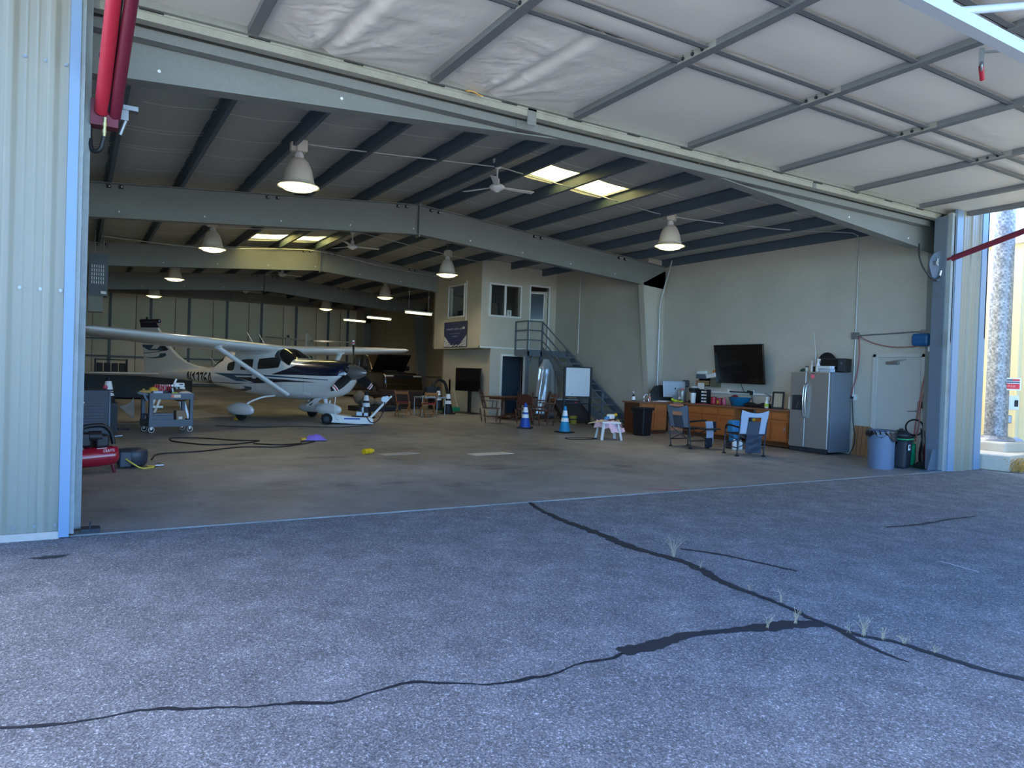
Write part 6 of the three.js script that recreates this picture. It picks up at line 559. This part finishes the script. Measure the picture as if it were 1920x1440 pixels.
// ---------------------------------------------------------------- whiteboard, wrapped roll, box, wooden table and chairs
{
  const w = thing('whiteboard', 'rolling whiteboard with a black frame standing before the stairs', 'whiteboard', [11.98, FY(-16.35), -16.38], R(-14)); for (const s of [1, -1]) obj('upright', [b2(s * 0.39 - 0.025, s * 0.39 + 0.025, 0.06, 1.62, -0.03, 0.03)], M.black, w); obj('panel', b2(-0.36, 0.36, 0.79, 1.6, -0.012, 0.012), S(0xd6dade, 0.3), w); obj('frame', [b2(-0.38, 0.38, 1.59, 1.62, -0.02, 0.02), b2(-0.38, 0.38, 0.77, 0.8, -0.02, 0.03)], M.black, w); obj('tray', b2(-0.36, 0.36, 0.58, 0.61, -0.01, 0.09), M.black, w); obj('eraser', rb(0.1, 0.03, 0.04, 0.008, -0.06, 0.625, 0.05), S(0xb03a4a, 0.7), w); obj('lower_bar', b2(-0.38, 0.38, 0.14, 0.17, -0.015, 0.015), M.black, w); for (const s of [1, -1]) { const f = obj('foot', rb(0.05, 0.04, 0.5, 0.012, s * 0.39, 0.07, 0), M.black, w); for (const q of [1, -1]) obj('caster', cy(0.025, 0.025, 0.02, s * 0.39, 0.025, q * 0.22, 14, 0, 0, Math.PI / 2), M.rubber, f); } obj('grime_marks', [[-0.2, 1.5, 0.3, 0.004], [-0.15, 1.44, 0.22, 0.003], [0.05, 1.2, 0.1, 0.003]].map(([x, y, a, h]) => b2(x, x + a, y, y + h, 0.0122, 0.0128)), S(0x9aa0a8, 0.6), w).userData.kind = 'stuff'; obj('magnet', cy(0.016, 0.016, 0.01, -0.16, 0.86, 0.016, 12, Math.PI / 2), M.steel, w);
  const n = fbm(7, 33); { const zz = -18.45, o = one('wrapped_roll', 'tall bundle wrapped in crinkled silvery plastic under the stair landing', 'bundle', tf(grid(48, 40, (u, v) => { const a = u * 6.2832, r = (v < 0.06 ? v / 0.06 * 0.42 : 0.42 - 0.22 * v - (v > 0.85 ? (v - 0.85) * 0.9 : 0)) * (1 + 0.3 * (n(u, v * 0.35) - 0.5) + 0.08 * Math.sin(a * 9 + v * 7)); return [Math.cos(a) * r * 1.15 + 0.12 * (1 - v), 1.82 * v * (v > 0.97 ? 1 : 1), Math.sin(a) * r * 0.6]; }), 12.28, FY(zz), zz), P({ color: 0xc6c8c8, roughness: 0.22, metalness: 0.35, clearcoat: 0.7 })); }
  one('brown_crate', 'dark brown tapered crate behind the whiteboard', 'crate', tf(prism([[-0.5, 0.62], [0.55, 0.62], [0.55, 0.03], [-0.1, 0.0]], 0.5, 0.01), 12.3, FY(-17.2), -17.25, 0, R(-20), 0), S(0x4a3a34, 0.8)); one('silver_tray', 'flat silvery tarp lying on the brown crate', 'tarp', tf(rb(0.9, 0.05, 0.45, 0.02, 0.05, 0.66, 0), 12.3, FY(-17.2), -17.25, 0, R(-20), 0), S(0x8f969c, 0.4, 0.4)); one('yellow_bucket', 'yellow bucket on the floor behind the whiteboard foot', 'bucket', tf(lathe([[0.001, 0], [0.09, 0], [0.12, 0.22], [0.125, 0.22], [0.11, 0.21], [0.09, 0.02]], 24), 12.12, FY(-16.8), -16.72), S(0xa59a3a, 0.5)); one('paper_tube', 'brown paper tube standing behind the whiteboard', 'tube', rod([12.05, FY(-17) + 0.7, -17.05], [12.12, FY(-17) + 1.05, -17.1], 0.06, 16), S(0x8a7a68, 0.8));
  // table
  const tz = -18.55, t = thing('dining_table', 'long wooden table on two turned pedestals in front of the office', 'table', [11.15, FY(tz), tz], R(18)); const ped = [[0.001, 0], [0.09, 0], [0.09, 0.05], [0.055, 0.08], [0.08, 0.12], [0.05, 0.17], [0.075, 0.22], [0.055, 0.27], [0.08, 0.33], [0.05, 0.38], [0.075, 0.44], [0.05, 0.5], [0.08, 0.56], [0.08, 0.6]]; obj('top', [rb(1.62, 0.035, 0.85, 0.015, 0, 0.645, 0)], M.oakDark, t); obj('apron', b2(-0.66, 0.66, 0.58, 0.63, -0.3, 0.3), M.oakDark, t); for (const s of [1, -1]) { const p = obj('pedestal', tf(lathe(ped, 22), s * 0.35, 0.03, 0), M.oakDark, t); obj('foot', [rb(0.08, 0.06, 0.6, 0.02, s * 0.35, 0.04, 0)], M.oakDark, p); } obj('stretcher', b2(-0.35, 0.35, 0.1, 0.16, -0.025, 0.025), M.oakDark, t);
  const wc = (lab, x, z, ry, round) => { const c = thing('wooden_chair', lab, 'chair', [x, FY(z), z], ry); const D = M.oakDark; obj('seat', rb(0.42, 0.035, 0.4, 0.016, 0, 0.4, 0), D, c); for (const [a, b] of [[-1, -1], [1, -1], [-1, 1], [1, 1]]) obj('leg', tf(lathe([[0.001, 0], [0.012, 0], [0.022, 0.12], [0.015, 0.16], [0.024, 0.22], [0.018, 0.39], [0.001, 0.39]], 12), a * 0.2, 0, b * 0.2, b * 0.14, 0, -a * 0.14).translate(-a * 0.0, 0, 0), D, c); obj('stretcher', [rod([-0.18, 0.17, -0.17], [-0.18, 0.17, 0.17], 0.01), rod([0.18, 0.17, -0.17], [0.18, 0.17, 0.17], 0.01), rod([-0.18, 0.17, 0], [0.18, 0.17, 0], 0.01)], D, c); for (const s of [1, -1]) obj('back_post', [rod([s * 0.17, 0.41, -0.18], [s * 0.2, 0.84, -0.3], 0.016), sph(0.02, s * 0.203, 0.86, -0.305, 1, 1.4, 1, 10)], D, c);
    if (round) obj('back_panel', tf(prism([[-0.19, 0], [0.19, 0], [0.19, 0.2], [0.12, 0.28], [0, 0.31], [-0.12, 0.28], [-0.19, 0.2]], 0.025, 0.008), 0, 0.52, -0.235, R(-15), 0, 0), S(0xffffff, 0.4, 0, { map: M.oakDark.map, color: 0xd8a878 }), c); else for (let i = 0; i < 3; i++) obj('back_slat', tf(prism([[-0.18, 0], [0.18, 0], [0.18, 0.05], [0.08, 0.075], [-0.08, 0.075], [-0.18, 0.05]], 0.018, 0.005), 0, 0.56 + i * 0.105, -0.225 - i * 0.03, R(-15), 0, 0), D, c);
    obj('spindles', [-0.1, 0, 0.1].map((x2) => rod([x2, 0.41, -0.18], [x2, 0.57, -0.225], 0.008)), D, c).userData.kind = 'stuff'; for (const s of [1, -1]) obj('armrest', [bar([s * 0.21, 0.6, -0.23], [s * 0.22, 0.6, 0.12], 0.045, 0.022), rod([s * 0.21, 0.41, 0.08], [s * 0.22, 0.6, 0.1], 0.014)], D, c); return c; };
  wc('dark wooden ladder-back chair at the left end of the wooden table', 9.7, -17.2, R(75), 0); wc('reddish wooden chair with a rounded back behind the royal blue cone', 10.65, -17.0, R(150), 1); wc('dark wooden ladder-back chair at the near right of the wooden table', 10.85, -16.35, R(-100), 0); wc('dark wooden chair mostly hidden between the table and its right-hand chair', 11.55, -17.65, R(-130), 0);
  // television on a stand, folding chairs, small table
  const tv = thing('standing_television', 'black television on a floor stand before the office side wall', 'television', [10.8, FY(-20.6), -20.62], R(-75)); obj('screen', rb(1.2, 0.74, 0.05, 0.008, 0, 1.08, 0.05), M.screen, tv); obj('rear_housing', rb(0.8, 0.4, 0.06, 0.02, 0, 1.05, 0.0), M.black, tv); obj('post', rb(0.12, 1.0, 0.06, 0.01, 0, 0.52, -0.02), M.black, tv); obj('base', rb(0.8, 0.025, 0.5, 0.01, 0, 0.013, 0), M.black, tv);
  const fc = (lab, x, z, ry) => { const c = thing('folding_chair', lab, 'chair', [x, FY(z), z], ry); for (const s of [1, -1]) { obj('long_leg', bar([s * 0.19, 0, 0.2], [s * 0.19, 0.72, -0.2], 0.02, 0.035), M.beech, c); obj('short_leg', bar([s * 0.165, 0, -0.24], [s * 0.165, 0.4, 0.14], 0.02, 0.035), M.beech, c); } obj('seat', rb(0.3, 0.03, 0.36, 0.01, 0, 0.385, 0.0, R(4), 0, 0), M.redSeat, c); obj('back_slat', rb(0.38, 0.085, 0.018, 0.006, 0, 0.665, -0.175, R(-28), 0, 0), M.beech, c); obj('rung', [rod([-0.19, 0.12, 0.135], [0.19, 0.12, 0.135], 0.01), rod([-0.165, 0.1, -0.15], [0.165, 0.1, -0.15], 0.01), rod([-0.19, 0.35, 0.01], [0.19, 0.35, 0.01], 0.01)], M.beech, c); return c; };
  fc('left wooden folding chair with a red seat turned sideways near the tug', 8.18, -19.75, R(140)); fc('right wooden folding chair with a red seat seen from behind at the small table', 8.75, -19.2, R(178));
  const st = thing('small_table', 'small grey metal table behind the folding chairs', 'table', [9.1, FY(-19.9), -19.9], R(8)); obj('top', rb(0.86, 0.04, 0.5, 0.01, 0, 0.53, 0), S(0x8c98a3, 0.45), st); for (const [a, b] of [[-1, -1], [1, -1], [-1, 1], [1, 1]]) obj('leg', rod([a * 0.4, 0.52, b * 0.22], [a * 0.4, 0, b * 0.22], 0.012), M.conduit, st); const sp = FY(-19.9) + 0.55; one('magazine', 'pale magazine lying on the small grey table', 'magazine', bx(0.24, 0.01, 0.18, 9.1, sp + 0.005, -19.85, 0, 0.4, 0), M.white); one('ash_dish', 'white dish on the left of the small grey table', 'dish', tf(lathe([[0.001, 0], [0.04, 0], [0.07, 0.03], [0.065, 0.03], [0.001, 0.01]], 18), 8.86, sp, -19.8), M.white);
  const hz = thing('shop_vacuum', 'black shop vacuum with an arched hose near the office wall', 'vacuum', [10.5, FY(-22.4), -22.5]); obj('drum', lathe([[0.001, 0], [0.24, 0.02], [0.26, 0.4], [0.2, 0.5], [0.001, 0.54]], 24), M.black, hz); obj('hose', tube([[-0.15, 0.5, 0], [-0.1, 0.85, 0], [0.1, 1.0, 0], [0.32, 0.9, 0.02], [0.42, 0.55, 0.05]], 0.05, 40, 10), M.black, hz); obj('box', [rb(0.5, 0.3, 0.3, 0.03, -0.1, 0.62, -0.1), rb(0.16, 0.6, 0.2, 0.03, 0.62, 0.75, -0.05), rb(0.2, 0.5, 0.2, 0.03, 0.6, 0.3, -0.05)], M.dark, hz);
  one('green_mat', 'green plastic tub on the floor beside the office corner', 'tub', [rb(0.62, 0.14, 0.5, 0.03, 10.55, FY(-21.6) + 0.07, -21.6)], M.greenC); one('white_cord', 'pale cord hanging over the green tub', 'cord', tube([[10.78, 0.95, -21.7], [10.76, 0.6, -21.5], [10.74, 0.4, -21.35], [10.75, 0.33, -21.3]], 0.014), M.conduit);
  const hs = thing('tyre_stand', 'jumble of cardboard and bags on a low dark platform left of the folding chairs', 'platform', [8.0, FY(-21.6), -21.6], R(10)); obj('platform', rb(1.5, 0.16, 0.7, 0.03, 0, 0.08, 0), S(0x1e2530, 0.7), hs); obj('sack', [sph(0.24, -0.3, 0.3, 0, 1.2, 0.7, 0.9), sph(0.2, 0.15, 0.28, 0.05, 1.2, 0.7, 1), sph(0.22, -0.5, 0.42, -0.1, 0.8, 1, 0.8)], S(0x8a7a6a, 0.8), hs); obj('frame', [tube([[-0.7, 0.15, 0.2], [-0.4, 0.5, 0.2], [0.3, 0.5, 0.2], [0.6, 0.15, 0.2]], 0.015)], M.black, hs);
}
// ---------------------------------------------------------------- left side: cart, cooler, compressor, reel, cords
{
  const g = M.greyPlastic, yb = FY(-15.7), c = thing('utility_cart', 'grey plastic two-shelf utility cart loaded with tools left of the aeroplane', 'cart', [1.54, yb, -15.72], R(14)); // local front +z
  obj('top_tray', [rb(0.84, 0.025, 0.5, 0.01, 0, 0.66, 0), b2(-0.42, 0.42, 0.65, 0.77, 0.235, 0.25), b2(-0.42, 0.42, 0.65, 0.77, -0.25, -0.235), b2(-0.42, -0.405, 0.65, 0.77, -0.25, 0.25), b2(0.405, 0.42, 0.65, 0.77, -0.25, 0.25)], g, c); obj('bottom_tray', [rb(0.84, 0.025, 0.5, 0.01, 0, 0.15, 0), b2(-0.42, 0.42, 0.12, 0.25, 0.235, 0.25), b2(-0.42, 0.42, 0.12, 0.25, -0.25, -0.235), b2(-0.42, -0.405, 0.12, 0.25, -0.25, 0.25), b2(0.405, 0.42, 0.12, 0.25, -0.25, 0.25)], g, c); for (const [a, b] of [[-1, -1], [1, -1], [-1, 1], [1, 1]]) { obj('corner_post', rb(0.07, 0.56, 0.07, 0.012, a * 0.38, 0.43, b * 0.21), g, c); const cs = obj('caster', [tf(new THREE.TorusGeometry(0.045, 0.018, 8, 22), a * 0.36, 0.063, b * 0.2)], M.rubber, c); obj('fork', [b2(a * 0.36 - 0.02, a * 0.36 + 0.02, 0.06, 0.13, b * 0.2 - 0.025, b * 0.2 + 0.025)], M.white, cs); obj('wheel_rim', tf(new THREE.TorusGeometry(0.05, 0.006, 6, 22), a * 0.36, 0.063, b * 0.2 + 0.02), M.white, cs); }
  obj('handle', [bar([-0.42, 0.74, 0.18], [-0.6, 0.77, 0.18], 0.04, 0.04), bar([-0.42, 0.74, -0.18], [-0.6, 0.77, -0.18], 0.04, 0.04), rb(0.05, 0.05, 0.42, 0.02, -0.6, 0.77, 0), bar([-0.44, 0.62, 0.18], [-0.5, 0.74, 0.18], 0.05, 0.04)], g, c); obj('label_plate', [b2(-0.02, 0.16, 0.685, 0.745, 0.2505, 0.252)], S(0xd9c9b8, 0.6), c); obj('label_stripe', b2(-0.02, 0.03, 0.685, 0.745, 0.2521, 0.253), S(0xd8806a, 0.6), c);
  const L = (x, y, z) => { const v = V(x, y, z).applyAxisAngle(V(0, 1, 0), R(14)); return [1.54 + v.x, yb + v.y, -15.72 + v.z]; }, ty = 0.675, at = (n, l, cc, x, y, z, ry = R(14), grp) => thing(n, l, cc, L(x, y, z), ry, grp);
  { const t = at('screwdriver_rack', 'rack of red-handled screwdrivers standing on the utility cart', 'rack', -0.06, ty, -0.04); obj('block', [b2(-0.2, 0.16, 0.0, 0.13, -0.06, 0.04)], M.dark, t); obj('handle', Array.from({ length: 8 }, (_, i) => rod([-0.16 + i * 0.042, 0.12, -0.01], [-0.165 + i * 0.042, 0.25, -0.01], 0.016, 8)), M.red, t); obj('sockets', [0, 1, 2, 3].map((i) => cy(0.011, 0.011, 0.02, -0.16 + i * 0.045, 0.05, 0.05, 10, Math.PI / 2)), M.chrome, t); t.children[1].userData.kind = t.children[2].userData.kind = 'stuff'; }
  { const t = at('parts_box', 'small white parts box at the front of the cart tray', 'box', -0.24, ty, 0.14); obj('box', rb(0.17, 0.12, 0.1, 0.006, 0, 0.06, 0), S(0xc9d3e6, 0.5), t); obj('lid', rb(0.175, 0.02, 0.105, 0.006, 0, 0.122, 0), S(0xb9c4dc, 0.5), t); } one('hard_hat', 'yellow hard hat tipped on the cart behind the white box', 'hat', (() => { const q = new THREE.SphereGeometry(0.09, 20, 10, 0, 6.2832, 0, Math.PI / 2); q.translate(...L(-0.27, ty + 0.12, 0.0)); return [q]; })(), S(0xe8b63a, 0.4)); one('leather_glove', 'tan leather glove hanging off the left end of the cart', 'glove', [sph(0.06, ...L(-0.42, ty + 0.11, 0.08), 1.5, 0.6, 1), sph(0.035, ...L(-0.5, ty + 0.12, 0.08), 1.5, 0.6, 0.8), sph(0.03, ...L(-0.46, ty + 0.15, 0.04), 1, 0.8, 0.8)], S(0xc8a060, 0.8)); { const t = at('rag_pile', 'brown rag heap with pale folds on the right of the cart', 'rags', 0.23, ty, 0.08); obj('rag', [sph(0.17, 0, 0.05, -0.02, 1.1, 0.75, 0.8), sph(0.1, -0.13, 0.04, 0.02, 1, 0.7, 0.9), sph(0.09, 0.16, 0.06, 0, 1, 0.6, 0.8)], S(0x6b5443, 0.9), t); obj('cloth', [sph(0.09, 0.04, 0.09, 0.09, 1.4, 0.5, 0.5), sph(0.06, 0.15, 0.07, 0.1, 1.2, 0.5, 0.6)], S(0xd8cabb, 0.85), t); } { const t = at('white_drill', 'white cordless drill resting on the brown rags', 'drill', 0.2, ty + 0.17, -0.02, R(0)); obj('body', [rb(0.2, 0.09, 0.08, 0.025, 0.02, 0.08, 0), bar([-0.08, 0.08, 0], [-0.03, 0.2, 0], 0.03, 0.03), rb(0.1, 0.07, 0.07, 0.02, 0.08, 0.01, 0)], M.white, t); obj('vent', b2(0.02, 0.09, 0.08, 0.1, 0.041, 0.043), M.dark, t); } one('silver_can', 'silver spray can left of the rags on the cart', 'can', tf(cy(0.03, 0.03, 0.17, 0, 0, 0, 16), ...L(0.06, ty + 0.11, 0.1), 0, 0, 0.2), M.steel); one('lime_tape', 'lime green tape measure at the cart edge', 'tape', rb(0.12, 0.05, 0.06, 0.02, ...L(0.07, ty + 0.09, 0.18)), S(0xb5d23a, 0.5)); { const t = at('toolbox', 'grey toolbox on the lower cart shelf', 'toolbox', -0.14, 0.163, 0.02); obj('box', rb(0.44, 0.17, 0.24, 0.01, 0, 0.085, 0), g, t); obj('lid', rb(0.46, 0.04, 0.26, 0.01, -0.02, 0.19, 0), S(0x66727f, 0.5), t); } { const t = at('cardboard_box', 'brown cardboard box with white print on the lower cart shelf', 'box', 0.22, 0.163, 0.04); obj('box', rb(0.17, 0.26, 0.16, 0.004, 0, 0.13, 0), S(0x94806c, 0.85), t); obj('print', [b2(-0.04, 0.03, 0.09, 0.14, 0.0805, 0.081), b2(-0.05, 0.04, 0.05, 0.07, 0.0805, 0.081)], M.whiteMatte, t); }
  { const t = thing('step_ladder', 'small aluminium step ladder behind the utility cart', 'ladder', [1.66, FY(-17), -16.9], R(10)), a = S(0xc9ced2, 0.35, 0.5); for (const s of [1, -1]) { obj('front_rail', bar([-0.42, 0, s * 0.2], [-0.1, 0.86, s * 0.15], 0.03, 0.05), a, t); obj('rear_leg', bar([0.42, 0, s * 0.2], [0.2, 0.86, s * 0.15], 0.025, 0.04), a, t); } obj('step', [b2(-0.2, 0.26, 0.85, 0.88, -0.18, 0.18)], a, t); obj('step', b2(-0.34, -0.14, 0.4, 0.44, -0.19, 0.19), a, t); }
  // evaporative cooler with a cone on top
  const q = thing('air_cooler', 'dark louvred portable air cooler just inside the left jamb', 'cooler', [0.27, FY(-14.8), -14.95], R(10)); obj('case', rb(0.62, 0.82, 0.5, 0.03, -0.1, 0.45, 0), S(0x2b3444, 0.5), q); obj('edge_strip', rb(0.03, 0.8, 0.03, 0.01, 0.2, 0.45, 0.25), S(0x68768a, 0.5), q); for (let i = 0; i < 10; i++) obj('louvre', bx(0.5, 0.012, 0.04, -0.14, 0.1 + i * 0.055, 0.26, 0.5, 0, 0), S(0x6f7a88, 0.5), q); for (let i = 0; i < 8; i++) obj('side_slot', bx(0.02, 0.016, 0.3, 0.213, 0.14 + i * 0.06, 0, 0.35, 0, 0), M.dark, q); obj('base', rb(0.6, 0.06, 0.48, 0.02, -0.1, 0.03, 0), M.black, q); obj('logo_mark', sph(0.02, 0.212, 0.76, 0.06, 0.3, 1.6, 1), M.white, q); obj('side_bracket', [b2(-0.46, -0.2, 0.62, 0.64, 0.25, 0.3)], M.white, q);
  { const t = thing('traffic_cone', 'black cone with white bands behind the dark air cooler', 'cone', [0.52, FY(-15.9) + 0.35, -15.9]); obj('body', lathe([[0.13, 0.2], [0.1, 0.35], [0.04, 0.68], [0.001, 0.69]], 24), M.black, t); obj('reflective_band', lathe([[0.108, 0.34], [0.088, 0.43]], 24), M.reflect, t); obj('reflective_band', lathe([[0.084, 0.46], [0.055, 0.62]], 24), M.reflect, t); obj('strap', tor(0.105, 0.012, 0, 0.38, 0, R(70), 0, R(20)), M.black, t); obj('base', b2(-0.16, 0.16, -0.35, 0.2, -0.16, 0.16), M.black, t); } one('red_knob', 'small pink-red ball resting on top of the air cooler', 'knob', sph(0.035, 0.44, FY(-14.8) + 0.895, -14.9, 1.2, 1, 1), S(0xc04a68, 0.5));
  // compressor
  const k = thing('air_compressor', 'red pancake-tank air compressor lying by the left jamb', 'compressor', [0.225, FY(-10.6), -10.6], R(12)); obj('tank', tf(lathe([[0.001, -0.27], [0.06, -0.262], [0.1, -0.235], [0.125, -0.19], [0.13, 0], [0.125, 0.19], [0.1, 0.235], [0.06, 0.262], [0.001, 0.27]], 30), 0.0, 0.2, 0, 0, 0, -Math.PI / 2 + 0.06), P({ color: 0xa3122b, roughness: 0.25, clearcoat: 0.8 }), k); obj('pump', [rb(0.2, 0.18, 0.18, 0.03, -0.16, 0.42, -0.02), rb(0.16, 0.16, 0.2, 0.03, 0.06, 0.4, -0.02), cy(0.07, 0.07, 0.14, -0.02, 0.46, 0.02, 16, 0, 0, Math.PI / 2)], M.black, k); obj('roll_handle', tube([[-0.2, 0.46, 0.02], [-0.14, 0.58, 0.02], [0.06, 0.6, 0.02], [0.16, 0.52, 0.02], [0.2, 0.36, 0.02]], 0.028, 30), M.black, k); obj('foot', [rod([-0.18, 0.1, 0.06], [-0.2, 0.0, 0.1], 0.02), rod([0.18, 0.1, 0.06], [0.2, 0.0, 0.1], 0.02), rod([-0.18, 0.1, -0.06], [-0.2, 0.0, -0.1], 0.02)], M.maroon, k); obj('fittings', [cy(0.012, 0.012, 0.05, 0.06, 0.34, 0.03, 8), cy(0.01, 0.01, 0.05, 0.12, 0.34, 0.03, 8), rod([-0.17, 0.34, 0.05], [-0.15, 0.3, 0.07], 0.012), rod([0.2, 0.45, 0.0], [0.3, 0.46, 0.02], 0.008)], M.chrome, k);
  { const tx = canvas(256, 64, (cx) => { cx.fillStyle = '#a3122b'; cx.fillRect(0, 0, 256, 64); cx.fillStyle = '#f2e6e6'; cx.fillRect(6, 4, 120, 12); cx.font = 'bold italic 40px sans-serif'; cx.fillText('CRAFTS', 66, 56); }); const gq = grid(10, 4, (u, v) => { const a = R(62 - 40 * v), r = 0.1315; return [0.0 + 0.24 * u, 0.2 + r * Math.sin(a) - 0.06 * (0.0 + 0.24 * u) * 0, r * Math.cos(a)]; }); const uv = gq.attributes.uv; for (let i = 0; i < uv.count; i++) uv.setY(i, 1 - uv.getY(i)); const d = obj('lettering', gq, own(P({ color: 0xffffff, roughness: 0.3, map: tx })), k); d.rotation.z = 0.06; d.position.set(0.012, 0.0, 0.0); }
  one('black_bag', 'black tool bag slumped behind the red compressor', 'bag', [sph(0.2, -0.02, FY(-11.4) + 0.2, -11.5, 1.1, 1, 0.8), sph(0.13, 0.14, FY(-11.4) + 0.3, -11.45, 1, 0.8, 0.8)], S(0x171b24, 0.6));
  const h = thing('hose_reel', 'round black hose reel with yellow air hose beside the compressor', 'reel', [0.66, FY(-11), -11.02], R(10)); obj('drum', lathe([[0.001, 0.02], [0.16, 0.02], [0.19, 0.05], [0.2, 0.16], [0.19, 0.22], [0.17, 0.24], [0.1, 0.25], [0.001, 0.255]], 32), S(0x2c3440, 0.4), h); obj('outlet_block', [rb(0.14, 0.2, 0.06, 0.015, -0.12, 0.12, 0.17)], S(0x38414e, 0.5), h); obj('yellow_hose', [tube([[-0.12, 0.13, 0.2], [-0.06, 0.08, 0.26], [0.05, 0.012, 0.3], [0.2, 0.012, 0.3]], 0.011), tube([[0.15, 0.02, 0.16], [0.22, 0.015, 0.2], [0.28, 0.015, 0.16]], 0.011)], S(0xd8c24a, 0.5), h); obj('coupler', [rod([0.24, 0.03, 0.22], [0.34, 0.03, 0.24], 0.014), rod([0.28, 0.05, 0.18], [0.32, 0.03, 0.22], 0.012)], M.chrome, h);
  // cords and bits on the floor
  const yf = (z) => FY(z) + 0.012, cord = (l, p, r = 0.011) => one('extension_lead', l, 'cord', tube(p.map(([x, z]) => [x, yf(z), z]), r, 140, 7), M.black);
  cord('long dark cord looping across the floor in front of the aeroplane', [[1.45, -14.1], [1.5, -14.45], [2.0, -14.35], [2.5, -13.9], [2.9, -13.75], [2.4, -13.3], [1.9, -13.3], [1.5, -13.85], [1.45, -14.1]]); cord('dark cord coiled near the purple cloth on the floor', [[2.7, -13.3], [3.1, -13.05], [3.5, -13.2], [3.6, -13.5], [3.85, -13.5], [3.5, -13.1], [3.0, -12.75], [2.4, -12.85], [1.7, -12.4], [1.1, -12.2], [0.95, -11.6]]); cord('thin dark cord running along the floor under the aeroplane wing', [[2.6, -16.8], [3.4, -16.4], [4.2, -16.5], [5.2, -16.2], [6.0, -16.6]], 0.008);
  { const t = thing('yellow_can', 'yellow plastic can lying on its side on the bare floor', 'can', [4.2, FY(-11.6), -11.6], R(30)); obj('can', [rod([-0.1, 0.045, 0], [0.08, 0.045, 0], 0.045, 18)], S(0xe3b514, 0.4), t); obj('cap', rod([0.08, 0.045, 0], [0.13, 0.05, 0.02], 0.025, 12), M.yellow, t); obj('stripe', rod([-0.03, 0.045, 0], [-0.02, 0.045, 0], 0.0456, 18), S(0xb58a10, 0.5), t); }
  { const t = thing('purple_cloth', 'crumpled purple cloth with a yellow edge on the floor', 'cloth', [3.9, FY(-13.7), -13.72], R(-10)); const w2 = fbm(5, 60); obj('cloth', shell(20, 14, (u, v, s2) => [-0.2 + 0.42 * u, 0.012 + 0.09 * Math.sin(Math.PI * u) * Math.sin(Math.PI * v) * (0.6 + w2(u, v)) + s2, -0.12 + 0.24 * v], 0.008), M.purple, t); obj('yellow_edge', [rb(0.1, 0.05, 0.12, 0.02, -0.2, 0.03, 0.04)], M.yellow, t); }
  one('wheel_chock', 'small yellow chock at the near main wheel', 'chock', prism([[-0.07, 0], [0.07, 0], [0.0, 0.06]], 0.12, 0.005).rotateY(R(60)).translate(3.35, FY(-18.5), -18.45), M.yellow);
  one('white_fairing', 'pale curved fairing standing on the floor behind the cooler', 'fairing', tf(prism([[-0.28, 0.3], [-0.16, 0.33], [-0.05, 0.4], [0.0, 0.5], [0.02, 0.1], [0.0, 0.02]], 0.03, 0.008), 1.12, FY(-18.6), -18.6), S(0x9b948c, 0.6)); one('pale_board', 'pale flat board lying on the floor left of the cart', 'board', tf(rb(0.75, 0.02, 0.6, 0.004, 0, 0, 0), 1.05, FY(-17.6) + 0.012, -17.7, 0, 0.3, 0), S(0x8b8276, 0.7)); one('black_clip', 'small black clip on the floor left of the cart', 'clip', [rb(0.14, 0.03, 0.06, 0.01, 0.85, FY(-16.2) + 0.016, -16.2), sph(0.02, 0.72, FY(-16.2) + 0.02, -16.2)], M.black);
}
renderer.render(scene, camera);
